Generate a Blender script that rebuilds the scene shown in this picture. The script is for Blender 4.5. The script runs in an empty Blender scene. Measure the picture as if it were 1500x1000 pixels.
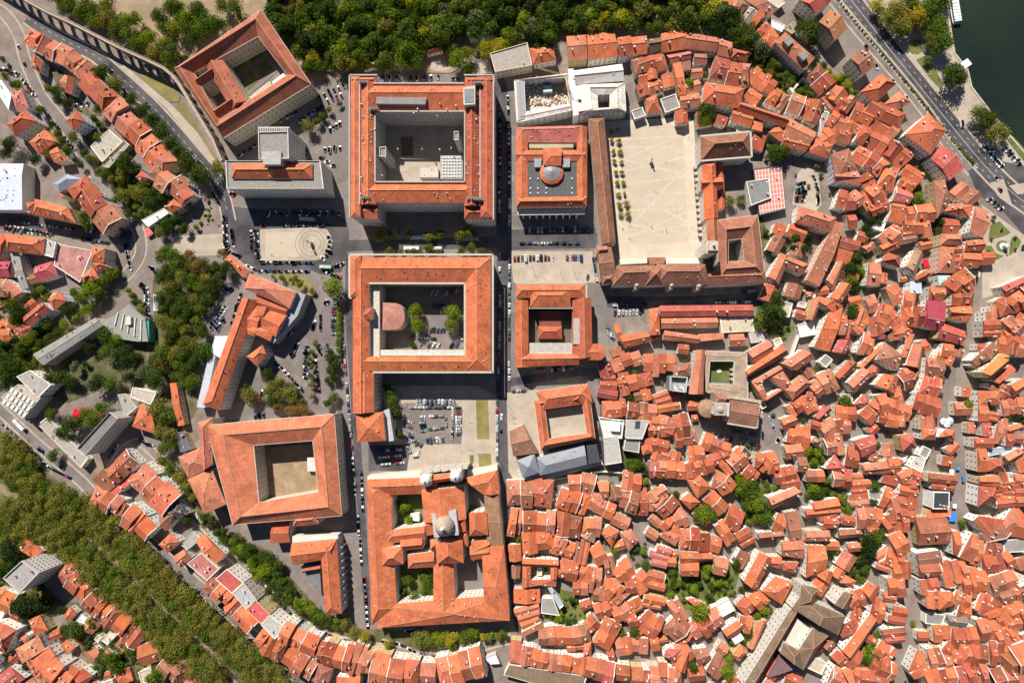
import bpy, math, random
from mathutils import Vector, Matrix
random.seed(7)
C = bpy.context.scene
R = random.random
U = random.uniform
# ------------------------------------------------------------------ camera, sky, sun, exposure
CAM_H = 416.5                      # metres above the squares
FPX = 833.0                        # focal length in pixels of a 1500 px wide frame
NAD = (800.0,535.0)               # where the plumb line under the camera meets the picture
cam_d = bpy.data.cameras.new('camera'); cam = bpy.data.objects.new('camera', cam_d)
C.collection.objects.link(cam); C.camera = cam
cam_d.sensor_width = 36.0; cam_d.lens = 36.0 * FPX / 1500.0
cam_d.clip_start = 1.0; cam_d.clip_end = 6000.0
_down = Vector((NAD[0] - 750.0,-(NAD[1] - 500.0),-FPX)).normalized()
CROT = _down.rotation_difference(Vector((0,0,-1))).to_matrix()
cam.matrix_world = Matrix.Translation((0,0, CAM_H)) @ CROT.to_4x4()
world = bpy.data.worlds.new('World'); C.world = world; world.use_nodes = True
wn = world.node_tree; bg = wn.nodes['Background']
sky = wn.nodes.new('ShaderNodeTexSky'); sky.sky_type = 'NISHITA'; sky.sun_disc = False
SUN_EL = math.radians(43.5); SUN_AZ = math.radians(-22.0)      # azimuth from +Y towards +X
sky.sun_elevation = SUN_EL; sky.sun_rotation = SUN_AZ
sky.altitude = 300.0; sky.air_density = 0.75; sky.dust_density = 0.3; sky.ozone_density = 2.5
wn.links.new(sky.outputs[0], bg.inputs[0]); bg.inputs[1].default_value = 0.05
sun_d = bpy.data.lights.new('sun','SUN'); sun = bpy.data.objects.new('sun', sun_d); C.collection.objects.link(sun)
sun_d.energy = 5.0; sun_d.angle = math.radians(0.5); sun_d.color = (1.0,0.945,0.86)
_s = Vector((math.sin(SUN_AZ) * math.cos(SUN_EL), math.cos(SUN_AZ) * math.cos(SUN_EL), math.sin(SUN_EL)))
sun.rotation_euler = _s.to_track_quat('Z','Y').to_euler()
sun.location = _s * 800
vs = C.view_settings; vs.view_transform = 'Standard'; vs.look = 'None'; vs.gamma = 1.0
vs.use_curve_mapping = False; vs.exposure = 0.62
C.cycles.max_bounces = 5; C.cycles.diffuse_bounces = 2; C.cycles.glossy_bounces = 2; C.cycles.transmission_bounces = 2
# ------------------------------------------------------------------ picture point -> place
TX, TY, TS = 0.0,0.0,1.0
def T(x, y, s=0.25):
  global TX, TY, TS
  TX, TY, TS = x, y, s
def P(x, y, z=0.0):
  px = TX + x * TS; py = TY + y * TS
  d = CROT @ Vector((px - 750.0,-(py - 500.0),-FPX))
  k = (z - CAM_H) / d.z
  return Vector((d.x * k, d.y * k, z))
def PL(flat, z=0.0):
  return [P(flat[i], flat[i + 1], z) for i in range(0, len(flat),2)]
# ------------------------------------------------------------------ materials
def new_mat(name):
  m = bpy.data.materials.new(name); m.use_nodes = True
  nt = m.node_tree; b = nt.nodes['Principled BSDF']
  return m, nt, b
def nd(nt, t, **kw):
  n = nt.nodes.new(t)
  for k, v in kw.items():
    if isinstance(k, str) and k.startswith('i_'):
      n.inputs[k[2:]].default_value = v
    else:
      setattr(n, k, v)
  return n
def mixc(nt, a, b, fac, mode='MIX'):
  n = nt.nodes.new('ShaderNodeMix'); n.data_type = 'RGBA'; n.blend_type = mode; n.clamp_factor = True
  for s, v in ((0, fac),(6, a),(7, b)):
    if hasattr(v, 'links') or hasattr(v, 'is_linked'):
      nt.links.new(v, n.inputs[s])
    elif v is not None:
      n.inputs[s].default_value = v if s == 0 else (*v, 1)[:4]
  return n.outputs[2]
def ramp(nt, src, stops):
  r = nt.nodes.new('ShaderNodeValToRGB'); nt.links.new(src, r.inputs[0])
  e = r.color_ramp.elements
  while len(e) < len(stops): e.new(0.5)
  for i, (p, c) in enumerate(stops):
    e[i].position = p; e[i].color = (c, c, c, 1) if not isinstance(c, tuple) else (*c, 1)
  return r.outputs[0]
def noise(nt, vec, scale, detail=3.0, rough=0.55):
  n = nd(nt, 'ShaderNodeTexNoise'); n.inputs['Scale'].default_value = scale
  n.inputs['Detail'].default_value = detail; n.inputs['Roughness'].default_value = rough
  if vec is not None: nt.links.new(vec, n.inputs['Vector'])
  return n.outputs[0]
def mapping(nt, vec, sc):
  m = nd(nt, 'ShaderNodeMapping'); m.inputs['Scale'].default_value = sc
  nt.links.new(vec, m.inputs['Vector']); return m.outputs[0]
def bump(nt, b, src, st, dist):
  n = nd(nt, 'ShaderNodeBump'); n.inputs['Strength'].default_value = st; n.inputs['Distance'].default_value = dist
  nt.links.new(src, n.inputs['Height']); nt.links.new(n.outputs[0], b.inputs['Normal'])
def world_pos(nt):
  return nd(nt, 'ShaderNodeNewGeometry').outputs['Position']
def mat_tile():
  m, nt, b = new_mat('roof_tiles')
  oc = nd(nt, 'ShaderNodeObjectInfo').outputs['Color']; pos = world_pos(nt)
  uv = nd(nt, 'ShaderNodeUVMap').outputs[0]
  big = noise(nt, pos, 0.13,4,0.6); c = mixc(nt, oc, ramp(nt, big, [(0.3,0.72),(0.68,1.2)]),1.0,'MULTIPLY')
  st = noise(nt, mapping(nt, uv, (1.3,0.16,1)),1.0,3,0.6)
  c = mixc(nt, c, ramp(nt, st, [(0.3,0.87),(0.7,1.1)]),1.0,'MULTIPLY')
  vo = nd(nt, 'ShaderNodeTexVoronoi'); vo.inputs['Scale'].default_value = 1.0
  nt.links.new(mapping(nt, uv, (1.1,0.8,1)), vo.inputs['Vector'])
  sp = nd(nt, 'ShaderNodeSeparateColor'); nt.links.new(vo.outputs['Color'], sp.inputs[0])
  c = mixc(nt, c, ramp(nt, sp.outputs[0],[(0.0,0.84),(0.5,1.0),(1.0,1.15)]),0.9,'MULTIPLY')
  li = noise(nt, pos, 0.5,5,0.7)
  c = mixc(nt, c, (0.16,0.115,0.08), ramp(nt, li, [(0.54,0.0),(0.76,0.6)]))
  w = nd(nt, 'ShaderNodeTexWave', wave_type='BANDS', bands_direction='X'); w.inputs['Scale'].default_value = 0.62; w.inputs['Distortion'].default_value = 0.25
  nt.links.new(uv, w.inputs['Vector'])
  c = mixc(nt, c, ramp(nt, w.outputs['Fac'],[(0.0,0.8),(0.6,1.06)]),0.7,'MULTIPLY')
  nt.links.new(c, b.inputs['Base Color']); b.inputs['Roughness'].default_value = 0.85; b.inputs['Specular IOR Level'].default_value = 0.25
  bump(nt, b, w.outputs['Fac'],0.4,0.12)
  return m
def mat_obj(name, lo=0.82, hi=1.12, sc=0.6, rough=0.85, spec=0.3, streak=0.0, metal=0.0, bumpd=0.02):
  m, nt, b = new_mat(name)
  oc = nd(nt, 'ShaderNodeObjectInfo').outputs['Color']; pos = world_pos(nt)
  c = mixc(nt, oc, ramp(nt, noise(nt, pos, sc, 5,0.65),[(0.3, lo),(0.7, hi)]),1.0,'MULTIPLY')
  if streak:
    c = mixc(nt, c, ramp(nt, noise(nt, mapping(nt, pos, (1.2,1.2,0.12)),1.0,4,0.7),[(0.4,1.0),(0.75,1.0 - streak)]),1.0,'MULTIPLY')
  nt.links.new(c, b.inputs['Base Color']); b.inputs['Roughness'].default_value = rough
  b.inputs['Specular IOR Level'].default_value = spec; b.inputs['Metallic'].default_value = metal
  if bumpd: bump(nt, b, noise(nt, pos, 3.0,3),0.4, bumpd)
  return m
def mat_flat(name, col, sc=0.4, lo=0.8, hi=1.15, rough=0.85, spec=0.3, fine=2.5, tint=None, metal=0.0, joints=0.0, patch=0.0):
  m, nt, b = new_mat(name); pos = world_pos(nt)
  c = mixc(nt, col, ramp(nt, noise(nt, pos, sc, 5,0.62),[(0.3, lo),(0.7, hi)]),1.0,'MULTIPLY')
  c = mixc(nt, c, ramp(nt, noise(nt, pos, fine, 3,0.7),[(0.35,0.88),(0.65,1.1)]),0.8,'MULTIPLY')
  if joints:
    bt = nd(nt, 'ShaderNodeTexBrick', offset=0.5); nt.links.new(pos, bt.inputs['Vector']); bt.inputs['Scale'].default_value = 1 / joints; bt.inputs['Mortar Size'].default_value = 0.035; bt.inputs['Mortar Smooth'].default_value = 0.3
    bt.inputs['Color1'].default_value = (1,1,1,1); bt.inputs['Color2'].default_value = (.93,.92,.91,1); bt.inputs['Mortar'].default_value = (.72,.7,.68,1); c = mixc(nt, c, bt.outputs[0],0.75,'MULTIPLY')
  if patch:
    vo = nd(nt, 'ShaderNodeTexVoronoi'); vo.inputs['Scale'].default_value = 0.07; nt.links.new(pos, vo.inputs['Vector']); sp = nd(nt, 'ShaderNodeSeparateColor'); nt.links.new(vo.outputs['Color'], sp.inputs[0])
    c = mixc(nt, c, ramp(nt, sp.outputs[0],[(0.0,1 - patch),(1.0,1 + patch * .6)]),1.0,'MULTIPLY')
  if tint: c = mixc(nt, c, tint, ramp(nt, noise(nt, pos, sc * 0.35,4,0.6),[(0.45,0.0),(0.65,0.8)]))
  nt.links.new(c, b.inputs['Base Color']); b.inputs['Roughness'].default_value = rough
  b.inputs['Specular IOR Level'].default_value = spec; b.inputs['Metallic'].default_value = metal
  return m
def mat_corrugated():
  m, nt, b = new_mat('ribbed_sheet')
  oc = nd(nt, 'ShaderNodeObjectInfo').outputs['Color']; uv = nd(nt, 'ShaderNodeUVMap').outputs[0]; pos = world_pos(nt)
  w = nd(nt, 'ShaderNodeTexWave', wave_type='BANDS', bands_direction='X'); w.inputs['Scale'].default_value = 0.22
  nt.links.new(uv, w.inputs['Vector'])
  c = mixc(nt, oc, ramp(nt, w.outputs['Fac'],[(0.0,0.75),(0.25,1.0)]),1.0,'MULTIPLY')
  c = mixc(nt, c, ramp(nt, noise(nt, pos, 0.3,5,0.65),[(0.3,0.8),(0.7,1.12)]),1.0,'MULTIPLY')
  nt.links.new(c, b.inputs['Base Color']); b.inputs['Roughness'].default_value = 0.6
  bump(nt, b, w.outputs['Fac'],0.5,0.1)
  return m
def mat_leaf():
  m, nt, b = new_mat('leaves')
  oi = nd(nt, 'ShaderNodeObjectInfo'); pos = world_pos(nt)
  c = mixc(nt, oi.outputs['Color'], ramp(nt, noise(nt, pos, 0.35,3,0.6),[(0.3,(0.7,0.75,0.7)),(0.7,(1.35,1.25,1.05))]),1.0,'MULTIPLY')
  c = mixc(nt, c, ramp(nt, noise(nt, pos, 2.2,2,0.6),[(0.3,0.7),(0.7,1.3)]),1.0,'MULTIPLY')
  d = nd(nt, 'ShaderNodeBsdfDiffuse'); t = nd(nt, 'ShaderNodeBsdfTranslucent'); mx = nd(nt, 'ShaderNodeMixShader')
  mx.inputs[0].default_value = 0.28
  nt.links.new(c, d.inputs[0]); nt.links.new(mixc(nt, c, (1.3,1.25,0.5),1.0,'MULTIPLY'), t.inputs[0])
  nt.links.new(d.outputs[0], mx.inputs[1]); nt.links.new(t.outputs[0], mx.inputs[2])
  nt.links.new(mx.outputs[0], nt.nodes['Material Output'].inputs[0])
  return m
M = {}
M['tile'] = mat_tile()
M['plaster'] = mat_obj('plaster',0.86,1.08,0.4, streak=0.22)
M['concrete'] = mat_obj('weathered_concrete',0.72,1.15,0.5,0.9)
M['paint'] = mat_obj('painted_metal',0.97,1.02,0.5,0.28,0.5, bumpd=0)
M['metal'] = mat_obj('metal_sheet',0.88,1.08,0.3,0.5,0.5, bumpd=0)
M['cloth'] = mat_obj('cloth',0.9,1.05,0.8,0.9,0.1, bumpd=0)
M['sheet'] = mat_corrugated()
M['leaf'] = mat_leaf()
M['bark'] = mat_flat('bark',(0.11,0.08,0.055),1.0,0.7,1.2)
M['glass'] = mat_flat('window_glass',(0.06,0.06,0.066),1.2,0.5,1.6,0.12,0.6)
M['stone'] = mat_flat('pale_stone',(0.5,0.43,0.34),0.3,0.75,1.15)
M['ridge'] = mat_flat('ridge_mortar',(0.46,0.21,0.13),0.5,0.75,1.2)
M['tyre'] = mat_flat('tyre_rubber',(0.025,0.025,0.025))
M['white'] = mat_flat('white_paint',(0.74,0.7,0.63),0.5,0.88,1.05)
M['asphalt'] = mat_flat('asphalt',(0.072,0.066,0.074),0.12,0.72,1.25,0.9,0.2,1.2, tint=(0.12,0.105,0.105), patch=.25)
M['lightasphalt'] = mat_flat('worn_asphalt',(0.2,0.168,0.152),0.12,0.8,1.2,0.9,0.2,1.2, tint=(0.17,0.145,0.14), patch=.2)
M['cobble'] = mat_flat('cobbles',(0.225,0.18,0.15),0.14,0.75,1.2,0.9,0.2,1.0, tint=(0.19,0.165,0.155), patch=.2)
M['paving'] = mat_flat('limestone_paving',(0.44,0.37,0.295),0.12,0.82,1.12,0.9,0.2,1.2, joints=2.6)
M['palepaving'] = mat_flat('pale_paving_bands',(0.51,0.43,0.34),0.15,0.88,1.08)
M['court'] = mat_flat('sand_court',(0.47,0.39,0.295),0.08,0.9,1.06)
M['earth'] = mat_flat('bare_earth',(0.33,0.225,0.14),0.12,0.7,1.25, tint=(0.2,0.16,0.09))
M['lawn'] = mat_flat('lawn_grass',(0.105,0.13,0.03),0.12,0.7,1.3, tint=(0.17,0.15,0.05))
M['drylawn'] = mat_flat('dry_lawn',(0.22,0.18,0.06),0.12,0.75,1.25, tint=(0.13,0.13,0.04))
M['under'] = mat_flat('undergrowth',(0.075,0.075,0.03),0.2,0.6,1.5, tint=(0.2,0.15,0.09))
M['marking'] = mat_flat('road_paint',(0.6,0.58,0.54),1.0,0.75,1.1)
def mat_water():
  m, nt, b = new_mat('river_water'); pos = world_pos(nt)
  c = mixc(nt, (0.010,0.018,0.014),(0.020,0.030,0.018), ramp(nt, noise(nt, pos, 0.012,4),[(0.35,0.0),(0.65,1.0)]))
  nt.links.new(c, b.inputs['Base Color']); b.inputs['Roughness'].default_value = 0.22; b.inputs['IOR'].default_value = 1.33
  bump(nt, b, noise(nt, pos, 0.5,6,0.7),0.8,0.5)
  return m
M['water'] = mat_water()
# colours: (r, g, b) and how a label calls them
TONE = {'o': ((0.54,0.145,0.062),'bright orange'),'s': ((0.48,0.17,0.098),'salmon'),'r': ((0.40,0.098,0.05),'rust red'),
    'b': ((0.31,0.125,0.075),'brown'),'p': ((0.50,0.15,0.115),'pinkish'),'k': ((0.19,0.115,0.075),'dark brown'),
    'd': ((0.45,0.10,0.075),'deep red'),'g': ((0.27,0.25,0.225),'grey'),'w': ((0.7,0.67,0.62),'white'),
    'm': ((0.25,0.28,0.33),'blue-grey'),'n': ((0.055,0.058,0.065),'black'),'c': ((0.42,0.06,0.08),'crimson'),
    'e': ((0.5,0.42,0.31),'beige'),'l': ((0.46,0.47,0.48),'light grey')}
WALLC = [(0.84,0.79,0.7)] * 5 + [(0.66,0.58,0.45),(0.6,0.45,0.22),(0.55,0.5,0.46),(0.75,0.68,0.58),(0.68,0.5,0.38),(0.82,0.8,0.76)]
def jit(c, a=0.08):
  k = 1 + U(-a, a) * (1 if R() < .5 else .5); return tuple(max(0.0, min(1.0, v * k * (1 + U(-a, a) * 0.5))) for v in c)
def weather(c):
  k = random.choice((1,1,1.05,.84,.66)); g = U(-.06,.1); m = sum(c) / 3; return tuple((v * (1 - g) + m * g) * k for v in jit(c, .18))
# ------------------------------------------------------------------ mesh builder
class MB:
  def __init__(s): s.v = []; s.f = []; s.m = []; s.uv = []
  def face(s, pts, mi=0, uv=None):
    n = len(s.v); s.v += [tuple(p) for p in pts]; s.f.append(tuple(range(n, n + len(pts)))); s.m.append(mi)
    if uv is None:
      a = Vector(pts[0]); e = Vector(pts[1]) - a; L = e.length or 1; e = e / L
      nn = e.cross(Vector(pts[2]) - a); nn = nn.normalized() if nn.length > 1e-9 else Vector((0,0,1)); g = nn.cross(e)
      uv = [((Vector(p) - a).dot(e),(Vector(p) - a).dot(g)) for p in pts]
    s.uv += uv
  def prism(s, poly, z0, z1, mi=0, bottom=False, ms=None):
    """poly: list of (x, y[, z]) counter-clockwise or clockwise; side walls and top."""
    p = [Vector((q[0], q[1],0)) for q in poly]
    if sum(p[i].x * p[(i + 1) % len(p)].y - p[(i + 1) % len(p)].x * p[i].y for i in range(len(p))) < 0: p.reverse()
    for i in range(len(p)):
      a, b = p[i], p[(i + 1) % len(p)]
      s.face([(a.x, a.y, z0),(b.x, b.y, z0),(b.x, b.y, z1),(a.x, a.y, z1)], mi if ms is None else ms)
    s.face([(q.x, q.y, z1) for q in p], mi)
    if bottom: s.face([(q.x, q.y, z0) for q in reversed(p)], mi)
  def box(s, c, d, mi=0, rz=0.0):
    cx, cy, cz = c; hx, hy, hz = d[0] / 2, d[1] / 2, d[2] / 2; ca, sa = math.cos(rz), math.sin(rz)
    q = [(cx + ca * x - sa * y, cy + sa * x + ca * y) for x, y in ((-hx, -hy),(hx, -hy),(hx, hy),(-hx, hy))]
    s.prism(q, cz - hz, cz + hz, mi, True)
  def bar(s, a, b, w, h, mi=0):
    """square bar from a to b (its centre line), any slope."""
    a = Vector(a); b = Vector(b); d = (b - a); L = d.length
    if L < 1e-4: return
    d /= L; side = Vector((-d.y, d.x, 0))
    side = side.normalized() * (w / 2) if side.length > 1e-4 else Vector((w / 2,0,0))
    up = side.cross(d).normalized() * (h / 2)
    if up.z < 0: up = -up
    A = [a - side - up, a + side - up, a + side + up, a - side + up]; B = [q + (b - a) for q in A]
    for i in range(4):
      j = (i + 1) % 4; s.face([A[i], B[i], B[j], A[j]], mi)
    s.face(A, mi); s.face(B[::-1], mi)
  def lathe(s, c, prof, n=12, mi=0, sx=1, sy=1, a0=0.0):
    cx, cy = c
    for k in range(len(prof) - 1):
      (r0, z0),(r1, z1) = prof[k], prof[k + 1]
      for i in range(n):
        t0 = a0 + 2 * math.pi * i / n; t1 = a0 + 2 * math.pi * (i + 1) / n
        q = [(cx + sx * r0 * math.cos(t0), cy + sy * r0 * math.sin(t0), z0),(cx + sx * r0 * math.cos(t1), cy + sy * r0 * math.sin(t1), z0),
                     (cx + sx * r1 * math.cos(t1), cy + sy * r1 * math.sin(t1), z1),(cx + sx * r1 * math.cos(t0), cy + sy * r1 * math.sin(t0), z1)]
        if r0 < 1e-4: q = [q[0], q[2], q[3]]
        elif r1 < 1e-4: q = q[:3]
        s.face(q, mi)
  def mesh(s, name, mats, off=None):
    me = bpy.data.meshes.new(name)
    v = s.v if off is None else [(x - off[0], y - off[1], z - off[2]) for x, y, z in s.v]
    me.from_pydata(v, [], s.f)
    for m in mats: me.materials.append(m)
    if len(mats) > 1: me.polygons.foreach_set('material_index', s.m)
    ul = me.uv_layers.new(name='UVMap'); ul.data.foreach_set('uv',[c for u in s.uv for c in u])
    me.update(); return me
  def build(s, name, mats, parent=None, color=None, off=None, kind=None):
    if not s.f: return None
    if not isinstance(mats, (list, tuple)): mats = [mats]
    if parent is not None and off is None: off = parent.get('_o', None)
    o = bpy.data.objects.new(name, s.mesh(name, mats, off)); C.collection.objects.link(o)
    if parent is not None: o.parent = parent
    if color: o.color = (*color, 1)
    if kind: o['kind'] = kind
    return o
NUSED = {}
def thing(name, label, cat, loc, group=None):
  o = bpy.data.objects.new(name, None); C.collection.objects.link(o); o.location = (loc[0], loc[1],0.0 if len(loc) < 3 else loc[2])
  o['label'] = label; o['category'] = cat; o['_o'] = tuple(o.location)
  if group: o['group'] = group
  o.empty_display_size = 2; return o
def tag(o, label, cat, group=None):
  o['label'] = label; o['category'] = cat
  if group: o['group'] = group
  return o
LAYER = [0]
def sheet(name, poly, mat, z=None):
  """a flat piece of the ground, each a few millimetres over the one before."""
  LAYER[0] += 1; z = LAYER[0] * 0.004 if z is None else z
  b = MB(); pts = [(q[0], q[1], z) for q in poly]
  if sum(pts[i][0] * pts[(i + 1) % len(pts)][1] - pts[(i + 1) % len(pts)][0] * pts[i][1] for i in range(len(pts))) < 0: pts.reverse()
  b.face(pts); return b.build(name, M[mat], kind='structure')
def strip_pts(line, w):
  """left and right edges of a band of width w (number or list) along a polyline of Vectors."""
  n = len(line); L = []; Rr = []
  for i in range(n):
    a = line[max(0, i - 1)]; c = line[min(n - 1, i + 1)]; d = (c - a); d.z = 0; d.normalize()
    if 0 < i < n - 1:
      d1 = (line[i] - a).normalized(); k = 1 / max(0.5, abs(d.dot(d1)))
    else: k = 1
    nn = Vector((-d.y, d.x, 0)) * ((w[i] if isinstance(w, list) else w) / 2 * k)
    L.append(line[i] + nn); Rr.append(line[i] - nn)
  return L, Rr
def smooth(line, n=3):
  """Catmull-Rom through the points."""
  if len(line) < 3: return line
  q = [line[0] * 2 - line[1]] + line + [line[-1] * 2 - line[-2]]; out = []
  for i in range(1, len(q) - 2):
    for k in range(n):
      t = k / n; a, b, c, d = q[i - 1], q[i], q[i + 1], q[i + 2]
      out.append(0.5 * ((2 * b) + (c - a) * t + (2 * a - 5 * b + 4 * c - d) * t * t + (3 * b - a - 3 * c + d) * t ** 3))
  out.append(line[-1]); return out
ROADS = []
def road(name, pts, w, mat='asphalt', kerb=True, sm=3, dash=None):
  line = smooth(PL(pts), sm); wm = w * TS * 0.5
  LAYER[0] += 1; z = LAYER[0] * 0.004
  b = MB(); L, Rr = strip_pts(line, wm)
  for i in range(len(line) - 1):
    b.face([(Rr[i].x, Rr[i].y, z),(Rr[i + 1].x, Rr[i + 1].y, z),(L[i + 1].x, L[i + 1].y, z),(L[i].x, L[i].y, z)])
  b.build(name, M[mat], kind='structure'); ROADS.append((line, wm))
  if kerb:
    k = MB()
    for sgn in (1,-1):
      E = L if sgn > 0 else Rr
      for i in range(len(line) - 1):
        d = (E[i + 1] - E[i]); d.z = 0
        if d.length < 0.1: continue
        d.normalize(); nn = Vector((-d.y, d.x, 0)) * sgn
        q = [E[i], E[i + 1], E[i + 1] + nn * 1.3, E[i] + nn * 1.3]
        k.prism(q, 0,0.13 + 0.001 * (LAYER[0] % 7))
    k.build('pavement_kerb', M['paving'], kind='structure')
  if dash:
    k = MB(); z += 0.006
    for off, on, gap in dash:
      acc = 0.0
      for i in range(len(line) - 1):
        a, c = line[i], line[i + 1]; d = c - a; Ln = d.length; d = d / Ln; nn = Vector((-d.y, d.x, 0)) * off; t = 0.0
        while t < Ln:
          ph = acc % (on + gap)
          if ph < on:
            e = min(Ln, t + on - ph); p0 = a + d * t + nn; p1 = a + d * e + nn; s_ = Vector((-d.y, d.x, 0)) * 0.13
            k.face([(*(p0 - s_)[:2], z),(*(p1 - s_)[:2], z),(*(p1 + s_)[:2], z),(*(p0 + s_)[:2], z)]); acc += e - t; t = e
            if e >= Ln: break
          else:
            e = min(Ln, t + on + gap - ph); acc += e - t; t = e
    k.build('road_markings', M['marking'], kind='structure')
# ------------------------------------------------------------------ building blocks
OCC = []                                      # footprints already taken: (cx, cy, r, poly)
def occ_add(poly):
  p = [(q[0], q[1]) for q in poly]; cx = sum(a for a, b in p) / len(p); cy = sum(b for a, b in p) / len(p)
  OCC.append((cx, cy, max(math.hypot(a - cx, b - cy) for a, b in p), p))
def inside(x, y, p):
  c = False; j = len(p) - 1
  for i in range(len(p)):
    if (p[i][1] > y) != (p[j][1] > y) and x < (p[j][0] - p[i][0]) * (y - p[i][1]) / (p[j][1] - p[i][1]) + p[i][0]: c = not c
    j = i
  return c
def lerp(a, b, t): return a + (b - a) * t
def windows(wb, fb, a, b, z0, z1, sp=2.9, ww=0.85, wh=1.45, st=3.3, out=0.06, skip=0.0):
  """a grid of framed windows on the wall from a to b (outside is to the right of a->b)."""
  d = Vector((b.x - a.x, b.y - a.y, 0)); L = d.length
  if L < 2.4: return
  d /= L; nrm = Vector((d.y, -d.x, 0)); n = max(1, int((L - 0.8) / sp)); ns = max(1, int((z1 - z0) / st))
  fh = (z1 - z0) / ns
  for k in range(ns):
    zc = z0 + fh * (k + 0.55)
    for i in range(n):
      if skip and R() < skip: continue
      t = L * (i + 0.5) / n; c = Vector((a.x, a.y, 0)) + d * t
      for mb, hw, hh, o in ((fb, ww / 2 + 0.17, wh / 2 + 0.17, out * 0.5),(wb, ww / 2, wh / 2, out)):
        p = c + nrm * o; q = d * hw
        mb.face([(p.x - q.x, p.y - q.y, zc - hh),(p.x + q.x, p.y + q.y, zc - hh),(p.x + q.x, p.y + q.y, zc + hh),(p.x - q.x, p.y - q.y, zc + hh)])
def ccw(q):
  return sum(q[i].x * q[(i + 1) % len(q)].y - q[(i + 1) % len(q)].x * q[i].y for i in range(len(q))) > 0
def chimney(parent, roof, p, top, s=0.7):
  col = random.choice(((0.7,0.66,0.6),(0.5,0.4,0.32),(0.4,0.2,0.13),(0.6,0.56,0.5))); b = MB(); a = U(0,1.57)
  b.box((p.x, p.y, top - 0.9),(s, s * U(0.8,1.5),2.6),0, a); b.box((p.x, p.y, top + 0.46),(s + 0.25, s * 1.3 + 0.2,0.12),0, a)
  o = b.build('chimney', M['plaster'], parent, col, off=parent['_o'])
  if roof is not None: o.parent = roof
  return o
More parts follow.
